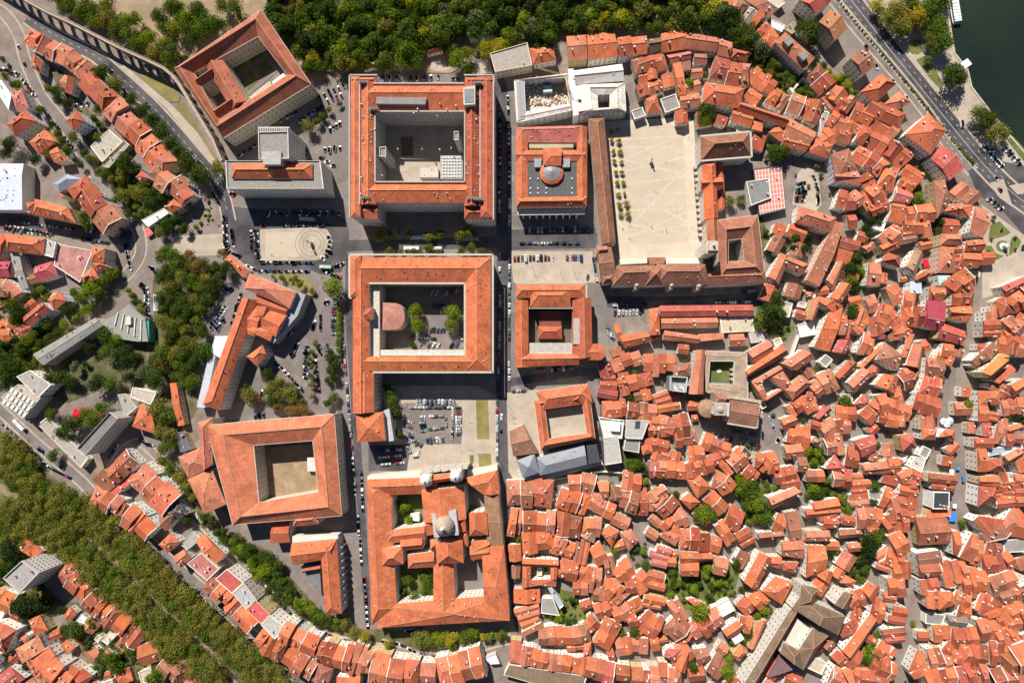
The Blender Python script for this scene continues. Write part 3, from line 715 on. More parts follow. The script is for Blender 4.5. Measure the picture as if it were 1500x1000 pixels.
# ------------------------------------------------------------------ people (each one continuous body)
def person_mesh(stride, name):
  b = MB()
  def limb(p0, p1, r0, r1, n=6):
    p0, p1 = Vector(p0), Vector(p1); d = (p1 - p0).normalized(); s = d.orthogonal().normalized(); t = d.cross(s)
    for i in range(n):
      a0, a1 = 6.283 * i / n, 6.283 * (i + 1) / n
      q = lambda p, r, a: p + (s * math.cos(a) + t * math.sin(a)) * r
      b.face([q(p0, r0, a0), q(p0, r0, a1), q(p1, r1, a1), q(p1, r1, a0)])
    b.face([p1 + (s * math.cos(6.283 * i / n) + t * math.sin(6.283 * i / n)) * r1 for i in range(n)])
  return b
def make_person():
  me = bpy.data.meshes.new('person'); V = [(0,0,.95),(0,0,1.2),(0,0,1.42),(0,0,1.52),(0,0.02,1.66),(0,.02,1.75),
    (.1,0,.88),(.12,.12,.48),(.12,.1,.06),(.12,.24,.04),(-.1,0,.88),(-.12,-.02,.48),(-.12,-.2,.1),(-.12,-.08,.03),
    (.19,0,1.38),(.26,-.05,1.1),(.25,.1,.88),(-.19,0,1.38),(-.26,.04,1.1),(-.25,.18,.9)]
  E = [(0,1),(1,2),(2,3),(3,4),(4,5),(0,6),(6,7),(7,8),(8,9),(0,10),(10,11),(11,12),(12,13),(2,14),(14,15),(15,16),(2,17),(17,18),(18,19)]
  Rd = [.15,.14,.15,.06,.1,.085,.1,.065,.045,.04,.1,.065,.045,.04,.06,.045,.035,.06,.045,.035]
  me.from_pydata(V, E, []); o = bpy.data.objects.new('person_source', me); C.collection.objects.link(o)
  md = o.modifiers.new('s','SKIN')
  for i, r in enumerate(Rd): me.skin_vertices[0].data[i].radius = (r, r * .8 if i < 3 else r)
  me.skin_vertices[0].data[0].use_root = True
  o.modifiers.new('d','SUBSURF').levels = 1
  dg = bpy.context.evaluated_depsgraph_get(); m2 = bpy.data.meshes.new_from_object(o.evaluated_get(dg)); m2.name = 'person'
  bpy.data.objects.remove(o); m2.materials.clear()
  m2.materials.append(M['cloth']); m2.materials.append(new_skin('skin',(.42,.25,.17))); m2.materials.append(new_skin('hair',(.05,.03,.02))); m2.materials.append(new_skin('trousers',(.05,.06,.1)))
  for p in m2.polygons:
    z = p.center.z; x = abs(p.center.x)
    p.material_index = (2 if z > 1.66 or (z > 1.58 and p.center.y < 0.0) else 1) if z > 1.47 else 3 if z < .9 and x < .22 else 1 if x > .21 and z < 1.05 else 0
    p.use_smooth = True
  return m2
def new_skin(n, c):
  m, nt, b = new_mat(n); b.inputs['Base Color'].default_value = (*c, 1); b.inputs['Roughness'].default_value = .7; return m
PERSON = make_person()
def people(place, flat):
  n = len(flat) // 2; pts = [P(flat[2 * i], flat[2 * i + 1],0) for i in range(n)]; rk, w = order_words(pts)
  cl = [((.5,.5,.5),'grey'),((.65,.63,.6),'white'),((.05,.06,.12),'navy'),((.35,.05,.05),'red'),((.03,.03,.03),'black'),((.1,.2,.35),'blue')]
  for i, p in enumerate(pts):
    c, cn = random.choice(cl); o = bpy.data.objects.new('person', PERSON); C.collection.objects.link(o); o.location = (p.x, p.y, 0.14 + 0.004 * 0); o.rotation_euler.z = U(0,6.28); o.color = (*c, 1)
    tag(o, f"person in a {cn} top walking {place}, {ORD(rk[i])} from the {w}", 'person', f"people {place}")
# ------------------------------------------------------------------ street lamps, buses
def lamp(label, p, h=8.0, arm=True, group='street lamps'):
  t = thing('street_lamp', label, 'street lamp',(p.x, p.y, 0), group); b = MB(); b.lathe((0,0),[(.14,0),(.1,.6),(.06, h)],8); b.build('post', M['metal'], t, (.2,.2,.2), off=(0,0,0))
  b = MB(); b.bar((-1.1,0, h),(1.1,0, h),.08,.08); b.build('arm', M['metal'], t, (.2,.2,.2), off=(0,0,0))
  for s in (-1,1):
    b = MB(); b.box((s * 1.25,0, h - .02),(.7,.28,.14)); b.build('lantern', M['metal'], t, (.6,.6,.6), off=(0,0,0))
def bus(label, x, y, deg, col=(.75,.75,.75), L=11.5):
  p = P(x, y, 2); t = thing('parked_bus', label, 'bus',(p.x, p.y, 0.02),'buses'); z = (0,0,0)
  b = MB(); b.box((0,0,1.75),(L, 2.5,2.5)); b.box((0,0,3.02),(L - .5,2.2,.12)); b.build('body', M['paint'], t, col, off=z)
  b = MB()
  for s in (-1,1): b.box((0.1, s * 1.26,2.15),(L - 1.2,.03,.95))
  b.box((L / 2 + .01,0,1.95),(.04,2.1,1.4)); b.build('glazing', M['glass'], t, off=z)
  b = MB(); b.box((-L * .25,0,3.2),(2.4,1.5,.28)); b.box((L * .22,0,3.14),(1,1,.14)); b.build('roof_unit', M['metal'], t, (.5,.5,.5), off=z)
  for sx in (-.3,.32):
    for sy in (-1,1):
      b = MB(); n = 10; cx, cy = sx * L, sy * 1.1; q = [(cx + .48 * math.cos(6.283 * i / n),.48 + .48 * math.sin(6.283 * i / n)) for i in range(n)]
      for i in range(n): a, c = q[i], q[(i + 1) % n]; b.face([(a[0], cy - .15, a[1]),(c[0], cy - .15, c[1]),(c[0], cy + .15, c[1]),(a[0], cy + .15, a[1])])
      b.face([(a[0], cy - .15, a[1]) for a in q]); b.face([(a[0], cy + .15, a[1]) for a in q]); b.build('wheel', M['tyre'], t, off=z)
  t.rotation_euler.z = math.radians(-deg)
def umbrella(label, x, y, r=1.6, col=(.6,.02,.04), group='parasols'):
  p = P(x, y, 2.6); t = thing('parasol', label, 'parasol',(p.x, p.y, 0), group)
  b = MB(); b.lathe((0,0),[(r, 2.3),(.05,2.95),(0,3.0)],8); b.lathe((0,0),[(r, 2.14),(r, 2.3)],8); b.build('canopy', M['cloth'], t, col, off=(0,0,0))
  b = MB(); b.lathe((0,0),[(.3,0),(.3,.08),(.035,.1),(.035,2.9)],8); b.build('pole', M['metal'], t, (.5,.5,.5), off=(0,0,0))
# ================================================================== THE GROUND
T(0,0,1)
_bank = [1384,-60,1388,0,1391,30,1396,60,1399,78,1418,102,1424,128,1444,154,1466,182,1500,222,1560,290,1900,640]
bankp = PL(_bank)
gp = PL([-2200,-1500,1375,-1500]) + bankp + PL([3600,2400,3600,2600,-2200,2600])
LAYER[0] = 0
b = MB(); gq = [(p.x, p.y, 0) for p in gp]; gq.reverse(); b.face(gq); b.build('ground', M['cobble'], kind='structure')
b = MB(); wq = PL([1330,-1500,3600,-1500,3600,2600,1700,700,1330,40],-3.0); wq.reverse(); b.face(wq); b.build('river_water', M['water'], kind='structure')
b = MB()
for i in range(len(bankp) - 1):
  a, c = bankp[i], bankp[i + 1]; d = (c - a).normalized(); nn = Vector((-d.y, d.x, 0)) * 0.5
  b.face([(a.x, a.y, -4),(c.x, c.y, -4),(c.x, c.y, 0.02),(a.x, a.y, 0.02)][::1]); b.face([(a.x, a.y, -4),(a.x, a.y, 0.02),(c.x, c.y, 0.02),(c.x, c.y, -4)])
  b.prism([a, c, c - nn * 2, a - nn * 2],0,0.45)
b.build('quay_edge', M['stone'], kind='structure')
def S(name, mat, *f): return sheet(name, PL(list(f)), mat)
# broad areas
S('park_ground','earth',150,-60,690,-60,760,-60,1110,-60,1120,20,1100,75,1010,60,830,60,720,75,640,105,520,110,460,125,385,15,256,100,245,98,180,40,60,-30)
S('avenue_park_ground','under',-60,575,0,630,120,735,250,850,340,925,425,1005,480,1060,250,1060,190,960,110,850,20,770,-60,720)
S('garden_slope','under',225,395,300,385,340,400,300,470,290,600,262,640,235,620,215,560,222,450)
S('garden_slope','under',0,470,60,480,120,480,215,500,215,560,200,580,150,570,100,590,0,560)
S('terrace_slope','under',268,700,290,720,340,790,385,800,430,850,480,905,520,920,700,925,745,925,745,940,700,935,640,955,520,945,440,905,400,865,330,800,275,740)
S('old_town_paving','cobble',745,715,915,700,915,560,880,520,900,450,1120,455,1120,330,1150,300,1090,200,1020,170,930,175,820,60,1000,45,1120,60,1260,130,1400,250,1440,300,1520,330,1520,1040,745,1040,770,930)
S('riverside_promenade','paving',1252,-40,1384,-40,1388,0,1396,60,1399,78,1418,102,1424,128,1444,154,1466,182,1500,222,1540,270,1500,262,1440,240,1380,165,1320,95)
S('campus_paving','lightasphalt',335,300,460,120,520,105,730,100,1000,172,1030,180,880,520,905,560,745,720,760,925,545,920,500,780,300,600,330,400)
# roads
road('brown_cobbled_road',[-20,5,8,22,28,52,36,85,60,140,88,175,112,210,135,250,150,268,176,300,197,325,206,350,205,375,190,398,178,408],15,'lightasphalt')
S('square_paving','cobble',-20,-10,8,2,55,38,60,50,42,58,38,90,25,90,-20,40)
road('aqueduct_road',[40,26,60,40,100,62,140,82,175,112,215,148,250,185,290,232,315,262,328,290,336,325],18,'asphalt', dash=[(0,3,4)])
road('shaded_street',[-20,321,60,330,120,338,192,350],25,'asphalt', kerb=False)
road('avenue_road',[-40,566,0,600,60,655,120,705,165,755,215,790,250,822,300,865,360,920,410,965,470,1030],14,'lightasphalt')
road('upper_terrace_road',[160,690,180,660,205,648,230,668,262,700,280,752,302,772,332,807,370,840,400,875,432,900,467,925,515,942,575,951,625,962,675,960,712,944,750,935],10,'cobble')
road('west_lane',[128,520,205,500,222,470,216,430,205,405],8,'lightasphalt', kerb=False)
road('college_street',[512,372,512,470,518,560,523,650,529,740,535,840,541,915],12,'asphalt', kerb=False)
road('central_street',[722,95,736,150,738,230,738,350,738,420,738,600,744,700,752,800,762,900,768,925],21,'asphalt', kerb=False)
road('cross_street',[500,360,620,358,740,354,875,350],17,'asphalt', kerb=False)
road('cross_street',[728,352,800,350,873,349],30,'asphalt', kerb=False)
road('campus_rear_street',[505,118,560,118,640,117,725,115],12,'lightasphalt', kerb=False)
road('palace_street',[885,442,980,443,1060,440,1118,436],17,'asphalt', kerb=False)
road('stepped_street',[868,385,880,430,892,490,905,545,890,570,880,600],11,'lightasphalt', kerb=False)
road('faculty_lane',[745,560,800,552,870,545,885,575,882,640],12,'asphalt', kerb=False)
road('museum_front_street',[330,225,360,230,400,215,440,190,480,150,515,128],17,'lightasphalt', kerb=False)
road('riverside_road',[1195,-40,1215,-8,1262,50,1310,106,1355,162,1388,210,1425,252],13,'lightasphalt', dash=[(0,2,3)])
road('riverside_road',[1205,-50,1240,-8,1290,56,1340,118,1390,180,1440,240,1480,280,1520,310],25,'asphalt', dash=[(-3.3,2,4),(0,60,.2),(3.3,2,4)])
S('roundabout_asphalt','asphalt',1418,250,1446,232,1500,243,1560,270,1560,380,1498,342,1468,308,1432,284)
S('traffic_island','paving',1470,262,1484,304,1478,300,1462,288,1450,268)
S('traffic_island','paving',1478,272,1500,268,1520,280,1490,285)
S('dinis_square_asphalt','asphalt',332,300,352,304,372,306,505,306,512,345,506,380,500,398,470,402,452,394,380,398,352,386,338,360)
S('west_viewpoint_terrace','paving',250,347,326,342,328,374,250,376)
S('parking_yard','lightasphalt',345,400,365,402,345,450,330,480,300,560,290,600,285,560,295,500,315,450,335,415)
S('parking_yard','lightasphalt',440,430,460,410,490,430,500,560,492,600,465,600,385,530,400,500,435,465)
S('north_parking_square','lightasphalt',452,205,478,175,505,165,514,170,514,330,470,290,445,235)
S('cathedral_parking','paving',560,565,700,565,728,580,730,680,690,700,540,690,540,655,570,650)
S('cathedral_parking_asphalt','lightasphalt',592,590,668,590,678,600,676,650,600,650,590,630)
S('lower_square_asphalt','asphalt',540,652,602,650,596,690,540,690)
S('library_square','paving',747,368,868,368,872,414,752,414)
S('museum_forecourt','paving',742,575,790,570,812,710,760,715,745,690)
S('lawn','drylawn',697,585,715,585,717,643,699,643)
S('lawn','drylawn',700,664,719,664,720,684,702,684)
S('lawn','lawn',688,666,694,666,694,678,688,678)
S('old_cathedral_square','lightasphalt',1050,615,1115,600,1130,560,1150,570,1140,640,1115,660,1075,650,1030,630,1015,610,1030,600)
S('commerce_square','lightasphalt',1398,634,1418,622,1414,700,1410,752,1404,800,1388,800,1392,720)
S('hill_car_park','paving',1168,255,1180,240,1198,250,1203,300,1195,310,1160,300)
S('park_garden_paving','paving',1438,300,1500,345,1560,400,1500,420,1438,438)
S('dry_lawn','drylawn',396,402,418,401,445,403,458,415,459,445,452,444,446,428,425,418)
# riverside park: lawns and paths
S('lawn','lawn',1342,88,1355,82,1368,98,1382,125,1378,131,1362,115)
def disc(name, mat, x, y, r, n=20):
  p = P(x, y); rr = r * TS * .5; return sheet(name, [(p.x + rr * math.cos(6.283 * i / n), p.y + rr * math.sin(6.283 * i / n)) for i in range(n)], mat)
disc('lawn','lawn',1341,69,11); disc('lawn','drylawn',1309,8,8); S('lawn','lawn',1280,-20,1310,-20,1300,-2,1290,2)
S('lawn','lawn',1475,205,1484,200,1530,250,1520,262)
S('back_garden_ground','under',62,90,95,140,135,225,178,290,210,268,150,180,118,150,100,110)
S('back_garden_ground','under',90,880,140,885,200,935,255,1010,150,1010,105,930)
S('back_garden_ground','under',150,240,210,255,262,290,262,340,215,335,185,300)
S('back_garden_ground','under',-30,770,30,770,60,850,90,880,60,900,-30,880)
# town garden by the roundabout
S('lawn','lawn',1450,330,1464,324,1480,341,1469,347,1455,350,1447,354)
S('lawn','lawn',1481,348,1488,345,1496,354,1492,362,1480,374,1477,374)
S('lawn','lawn',1443,360,1452,360,1458,371,1470,375,1452,385,1441,378)
disc('lawn','lawn',1468,361,8.5); disc('pond_rim','stone',1469,361,5)
# garden and yard floors in the old town
for f in ([1096,318,1115,316,1128,350,1120,378,1100,385],[1110,445,1150,470,1165,478,1150,500,1125,490,1108,470],[1240,390,1275,360,1280,400,1260,440,1240,430],
          [1325,285,1350,265,1352,300,1327,305],[970,840,1000,800,1050,812,1085,830,1075,870,1030,895,990,890],[820,862,845,868,868,895,845,915,795,905,805,898],
          [1075,700,1120,700,1135,740,1125,770,1090,770],[1175,660,1210,655,1215,690,1235,720,1225,760,1195,740],[1255,790,1290,775,1280,820,1262,870,1245,860],
          [880,640,915,655,960,690,940,702,915,690],[930,710,985,720,1000,740,950,735],[1095,75,1110,70,1165,140,1150,145],[1100,95,1125,80,1160,120,1155,135,1125,118],[1182,95,1200,90,1260,140,1240,150,1205,125],[1160,110,1180,118,1215,150,1195,152,1165,130],[1168,130,1205,120,1205,155,1170,145]):
  sheet('garden_ground', PL(f), random.choice(['lawn','under','under']))
# ================================================================== THE LARGE BUILDINGS
T(0,0,1)
CREAM = (0.66,0.57,0.44); PALE = (0.66,0.62,0.56); STONE = (0.5,0.45,0.38)
def V4(h, *f): return PL(list(f), h)
def flatbox(t, name, f, z0, z1, mat='concrete', col=(.4,.38,.35)):
  b = MB(); q = PL(f, z1); b.prism([(p.x, p.y) for p in q], z0, z1, bottom=True); return b.build(name, M[mat], t, col)
# --- old college with two courts, behind the aqueduct
t = hero('college_building','large old college with brown-red hipped wings round two courts, between aqueduct and wood','college',[256,101,383,15,456,124,327,203],17)
ring(t, V4(17,256,101,383,15,456,124,327,203), V4(17,284,106,378,54,421,110,322,176),17,4.6,'b', CREAM, 0.5, col=(.36,.115,.065), sp=3.6, st=4.3)
for f, e in (([327,88,362,148,340,162,302,98],(0,0)),([284,119,312,99,318,112,290,130],(1,0)),([309,164,340,143,348,155,318,176],(1,0))):
  block(t, V4(16.2, *f),16.2,3.6,'hip','b', CREAM, e, occ=False, col=(.37,.12,.068), win=True, wname='wing_wall')
flatbox(t, 'terrace_roof',[364,143,380,130,395,119,398,124,385,134,390,140,372,148],0,8,'concrete',(.5,.42,.3))
flatbox(t, 'court_wall',[414,108,420,105,420,111,400,124,398,120],0,12,'plaster',(.6,.6,.62))
b = MB(); q = PL([325,89,378,55,413,103,361,147]); c0 = cen(q); q = [c0 + (p - c0) * 0.93 for p in q]; b.prism([(p.x, p.y) for p in q],0,.25); b.build('court_paving', M['cobble'], t)
for k in ((.12,.12,.44,.44),(.56,.12,.88,.44),(.12,.56,.44,.88),(.56,.56,.88,.88)):
  g = [lerp(lerp(q[0], q[1], u), lerp(q[3], q[2], u), v) for u, v in ((k[0], k[1]),(k[2], k[1]),(k[2], k[3]),(k[0], k[3]))]
  b = MB(); b.prism([(p.x, p.y) for p in g],.2,.45); b.build('hedged_lawn', M['lawn'], t)
# --- registry block with tower
t = hero('office_block','pale stone block with low tiled roof and flat grey tower, north of the paved oval square','office block',[331,235,470,235,470,275,333,275],22)
block(t, V4(22,331,236,470,236,475,277,333,277),22,0,'flat','g', PALE, par=.9, sp=2.6, st=3.6)
block(t, V4(23,340,240,458,240,458,262,340,262),23,3.2,'hip','o', PALE, (1,1), win=False, z0=21.5, occ=False, wname='attic_wall')
block(t, V4(30,379,194,423,193,424,233,380,234),30,0,'flat','g',(.6,.57,.52), par=1.0, sp=2.6, st=3.4, wname='tower_wall')
flatbox(t, 'tower_annexe',[383,222,412,222,411,241,386,241],0,31.5,'concrete',(.4,.37,.33))
b = MB()
for i in range(17): p = P(380 + i * 2.65,190,30); b.box((p.x, p.y, 15.6),(.5,3.2,31.2))
p, q = P(379,187,31), P(424,187,31); b.bar((p.x, p.y, 30.7),(q.x, q.y, 30.7),.8,.6); b.build('pergola_frame', M['plaster'], t, (.6,.58,.54))
# --- science faculty, the largest block
t = hero('science_faculty','largest block, orange tiled ranges round a deep shaded court, north of the bus street','university building',[513,112,723,330],25)
W1 = (.52,.49,.46)
def wing(t, f, h=25, rh=2.6, e=(1,1), tone='o', rt=.5, **k):
  k.setdefault('wc', W1); k.setdefault('sp',2.9); k.setdefault('st',3.6); return block(t, V4(h, *f), h, rh, k.pop('k','hip'), tone, ends=e, rt=rt, **k)
wing(t, [527,124,696,124,696,163,527,163],25,4.0,(1,1),'o',.42)
wing(t, [527,268,696,268,696,297,527,297],25,3.2,(1,1),'o',.45)
wing(t, [528,300,528,122,551,122,551,300],25.3,3.2,(0,0),'o',.6)
wing(t, [680,122,680,302,703,302,703,122],25.3,3.2,(0,0),'r',.5)
wing(t, [514,318,514,112,528,112,528,318],26.4,1.2,(1,1),'o',.5)
wing(t, [704,112,704,318,722,318,722,112],26.4,1.4,(1,1),'r',.5)
wing(t, [516,113,552,113,552,124,516,124],25.6,1.6,(0,1)); wing(t, [681,113,721,113,721,125,681,125],25.6,1.6,(1,0))
wing(t, [531,298,554,298,554,321,531,321],22,1.6,(0,0),'r'); wing(t, [680,303,721,303,721,321,680,321],22,2.4,(1,1),'r')
b = MB()
for f in ([527.5,122,527.5,300],[703.5,122,703.5,302],[540,123,680,123],[513,111,553,111],[680,111,723,111],[512.5,112,512.5,319],[723,112,723,322],[550,164,681,164],[550,164,550,267],[681,164,681,267],[550,267,681,267]):
  p, q = P(f[0], f[1],26), P(f[2], f[3],26); b.bar((p.x, p.y, 26.6),(q.x, q.y, 26.6),.9,1.2)
b.build('parapet', M['plaster'], t, (.42,.39,.36))
flatbox(t, 'roof_plant',[551,142,625,143,623,153,551,152],25,29.6,'concrete',(.24,.23,.22))
flatbox(t, 'stair_head',[678,129,696,125,696,153,679,154],20,32,'plaster',(.5,.47,.43)); flatbox(t, 'stair_head_roof',[680,131,694,130,694,150,681,150],32,32.3,'concrete',(.22,.23,.24))
for x, y in ((532,121),(700,122),(535,290),(690,291),(700,292),(548,160)):
  b = MB(); p = P(x, y, 29)
  for i in range(4): b.box((p.x + i * 1.3 - 2, p.y, 28),(.8,1.8,5))
  b.box((p.x, p.y, 29.2),(6.4,2.4,.5)); b.build('chimney_stack', M['concrete'], t, (.22,.19,.17))
for f, z in (([556,216,566,215,566,230,556,230],26),([665,193,672,193,672,206,665,206],27)):
  block(t, V4(z, *f), z, 0,'flat','g',(.5,.47,.42), par=.8, sp=2.2, st=3, occ=False, wname='stair_tower')
b = MB(); q = PL([553,172,683,172,683,266,553,266]); b.prism([(p.x, p.y) for p in q],0,.2); b.build('court_paving', M['paving'], t)
flatbox(t, 'court_planter',[588,202,604,202,604,228,588,228],0,1.4,'concrete',(.16,.1,.08))
flatbox(t, 'court_hall',[615,246,642,246,642,260,615,260],0,7,'concrete',(.5,.45,.37)); flatbox(t, 'court_hall',[645,228,678,228,678,262,645,262],0,5,'concrete',(.36,.34,.31))
b = MB()
for i in range(7):
  for j in range(7): p = P(649 + i * 4.3,231 + j * 4.6,5); b.box((p.x, p.y, 5.3),(1.2,1.3,.7))
b.build('rooflights', M['metal'], t, (.6,.6,.6), kind='stuff')
b = MB()
for i in range(60): p = P(random.choice([U(529,550), U(682,702), U(560,680)]), U(128,290),27); b.box((p.x, p.y, 27.6 if p.x else 27),(U(.4,.9), U(.4,.9),2.2))
b.build('roof_vents', M['metal'], t, (.6,.58,.55), kind='stuff')
# --- medical faculty, with a car court and rounded lecture hall
t = hero('medical_faculty','long orange-roofed block round a court with cars and four round trees','university building',[512,374,722,374,722,548,512,548],20)
W2 = (.58,.53,.47)
wing(t, [531,377,719,377,719,414,531,414],20,3.6,(0,1),'o',.47, wc=W2); wing(t, [681,377,681,544,719,544,719,377],20,3.6,(1,1),'o',.5, wc=W2)
wing(t, [530,522,719,522,719,543,530,543],20,2.4,(0,1),'o',.35, wc=W2); wing(t, [517,605,517,398,541,398,541,605],20.3,3,(0,0),'o',.6, wc=W2)
wing(t, [513,435,513,374,529,374,529,435],22,1.4,(1,1),'o',.5, wc=W2); wing(t, [520,604,520,545,548,545,548,604],20,3,(0,0),'o',.6, wc=W2)
wing(t, [521,606,561,603,565,645,524,648],19,3.2,(1,1),'o',.5, wc=W2, hipk=1.0); wing(t, [530,454,546,450,546,468,530,468],22,1.5,(1,1),'r',.5, wc=W2, win=False)
flatbox(t, 'terrace_roof',[541,417,556,417,556,522,541,522],0,16,'concrete',(.52,.47,.4)); flatbox(t, 'terrace_roof',[556,512,680,512,680,521,556,521],0,15,'concrete',(.52,.48,.42))
flatbox(t, 'stair_block',[562,601,570,598,577,645,566,647],0,15,'concrete',(.45,.43,.41))
b = MB()
for f in ([512,373,722,373],[722,373,722,546],[541,415,681,415],[681,415,681,521],[512,436,530,436],[546,545,722,545],[512,373,512,436]):
  p, q = P(f[0], f[1],20), P(f[2], f[3],20); b.bar((p.x, p.y, 20.2),(q.x, q.y, 20.2),1.3,.7)
b.build('cornice', M['plaster'], t, (.5,.44,.37))
pc = P(560,463,14); b = MB(); w_ = MB(); n = 16; r = 7.2; pts = [(pc.x, pc.y - 10)] + [(pc.x + 9 + r * math.cos(a), pc.y + 9.5 * math.sin(a)) for a in [(-90 + 180 * i / n) * math.pi / 180 for i in range(n + 1)]] + [(pc.x, pc.y + 10)]
w_.prism(pts, 0,13.2); w_.build('lecture_hall_wall', M['plaster'], t, (.55,.5,.43))
for i in range(len(pts)): a, c = pts[i], pts[(i + 1) % len(pts)]; b.face([(a[0], a[1],13.3),(c[0], c[1],13.3),(pc.x + 4, pc.y, 15)])
b.build('lecture_hall_roof', M['tile'], t, (.43,.19,.15))
b = MB(); gb = MB()
for i in range(1, n): a, c = Vector((*pts[i],0)), Vector((*pts[i + 1],0)); windows(b, gb, a, c, .5,13,2.2,.8,2)
b.build('window_panes', M['glass'], t, kind='stuff')
# --- north library block with a half dome
t = hero('library_building','orange-roofed library with dark flat roof and orange half dome in its middle','library',[755,184,862,320],15)
W3 = (.64,.6,.54)
wing(t, [756,187,852,184,852,209,756,209],15,2.5,(1,1),'p',.25, wc=W3); wing(t, [756,290,756,190,773,190,773,290],15,1.8,(0,0),'o',.5, wc=W3)
wing(t, [845,186,845,290,860,290,860,186],15,1.8,(0,0),'o',.5, wc=W3); wing(t, [756,289,860,288,859,303,756,304],16,2.6,(1,1),'o',.5, wc=W3, st=5)
wing(t, [756,220,795,220,795,236,756,236],15.4,1.6,(0,0),'o', wc=W3, win=False); wing(t, [822,220,857,220,857,236,822,236],15.4,1.6,(0,0),'o', wc=W3, win=False)
flatbox(t, 'flat_roof',[772,236,846,236,846,288,772,288],0,15,'concrete',(.1,.1,.1)); wing(t, [795,217,823,217,822,243,796,243],19,1.8,(1,0),'o',.5, wc=W3, win=False)
pc = P(808,252,18); b = MB(); b.lathe((pc.x, pc.y),[(8.6,12),(8.6,17),(6.2,18.2)],12); b.build('drum', M['tile'], t, (.55,.16,.08))
b = MB(); b.lathe((pc.x, pc.y),[(6.2,18.1),(0,19.9)],12); b.build('glass_cone', M['metal'], t, (.2,.2,.21))
for f in ([782,232,793,232,793,245,783,245],[824,232,835,232,835,245,824,245], ): flatbox(t, 'lift_house', f, 15,17.6,'concrete',(.3,.3,.31))
b = MB()
for x in (777,788,800,838): 
  for y in (262,276,283): p = P(x, y, 15); b.box((p.x, p.y, 15.3),(1,1,.8))
b.build('rooflights', M['metal'], t, (.6,.58,.55), kind='stuff')
flatbox(t, 'skylight_band',[775,210,840,207,840,216,775,217],0,14.4,'sheet',(.4,.34,.2))
b = MB(); p, q = P(757,305,12), P(858,305,12)
for i in range(9): c = lerp(p, q, (i + .9) / 10.2); b.box((c.x, c.y - 3.6,5.4),(1.3,2.2,10.8))
b.box(((p.x + q.x) / 2, p.y - 3.4,11.3),(48,3.4,1.6)); b.build('portico', M['plaster'], t, W3)
# --- letters faculty
t = hero('letters_faculty','orange block with small brick-roofed pavilion in its court and a rounded corner','university building',[755,415,868,540],15)
wing(t, [756,417,857,416,858,436,756,436],16,2.2,(1,1),'o',.45, wc=W3); wing(t, [778,424,835,424,836,450,776,450],16.6,3,(1,1),'o',.35, wc=W3)
wing(t, [755,538,755,440,774,440,774,538],14,2.4,(0,0),'o',.5, wc=W3); wing(t, [838,436,838,528,868,522,866,436],14,2.4,(0,0),'r',.6, wc=W3)
wing(t, [757,518,848,518,848,534,759,538],14,2.6,(1,0),'o',.4, wc=W3); wing(t, [845,505,875,503,878,527,846,528],13.6,1.6,(0,0),'o',.5, wc=W3)
pc = P(875,516,13.5); b = MB(); b.lathe((pc.x, pc.y),[(5.6,0),(5.6,13.4)],18); b.build('rounded_wall', M['plaster'], t, W3)
b = MB(); b.lathe((pc.x, pc.y),[(5.8,13.5),(0,15.4)],18); b.build('rounded_roof', M['tile'], t, (.52,.15,.08))
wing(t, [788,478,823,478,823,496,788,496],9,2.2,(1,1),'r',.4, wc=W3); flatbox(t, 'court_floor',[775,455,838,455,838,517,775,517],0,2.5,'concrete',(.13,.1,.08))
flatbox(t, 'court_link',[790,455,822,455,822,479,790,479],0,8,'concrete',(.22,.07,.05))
flatbox(t, 'terrace_roof',[775,502,855,502,855,518,775,518],0,12.5,'concrete',(.42,.39,.35)); flatbox(t, 'terrace_roof',[840,466,853,466,853,504,840,504],0,16,'concrete',(.4,.36,.32))
b = MB(); p, q = P(757,415,12), P(858,415,12)
for f in ([755,415,859,415],[859,415,859,437],[775,451,838,451]): p, q = P(f[0], f[1],16), P(f[2], f[3],16); b.bar((p.x, p.y, 16),(q.x, q.y, 16),1.1,.8)
b.build('cornice', M['plaster'], t, (.45,.4,.34))
# --- building site with scaffolding and white sheeted roofs
t = hero('palace_under_repair','white building under repair, roofless half full of rubble, north of the library','building',[753,97,917,178],13)
ring(t, V4(13,753,118,832,108,838,162,757,180), V4(13,768,118,828,114,835,152,770,164),13,.5,'w',(.68,.64,.58),.5, col=(.62,.6,.57), sp=4)
wing(t, [840,104,911,94,914,119,842,124],14,2.4,(0,0),'w',.5, wc=(.7,.65,.58), mat='metal', col=(.68,.63,.57)); ring(t, V4(13,843,122,915,122,917,164,846,170), V4(13,875,139,893,138,893,158,876,159),13,1.6,'w',(.7,.65,.58),.5, col=(.66,.62,.56))
flatbox(t, 'white_roof',[832,101,840,101,848,168,840,170],0,15,'metal',(.75,.73,.7)); flatbox(t, 'metal_roof',[756,120,767,119,769,174,759,177],0,13.8,'metal',(.22,.24,.26))
flatbox(t, 'white_roof',[842,126,864,124,868,160,846,164],0,15.4,'metal',(.62,.57,.52))
rb = MB()
for i in range(420): p = P(U(771,829), U(117,158),1); s = U(.3,1.3); rb.box((p.x, p.y, U(4.2,5.4)),(s, s * U(.5,1.6), U(.3,1.1)), random.randrange(3), U(0,3))
rb.build('rubble',[M['white'], M['stone'], new_skin('rust_stain',(.5,.24,.1))], t, kind='stuff'); flatbox(t, 'site_floor',[769,118,829,113,834,154,770,164],0,4.1,'concrete',(.55,.5,.43))
flatbox(t, 'site_cabin',[795,126,808,125,809,134,796,135],4,8,'metal',(.45,.5,.45))
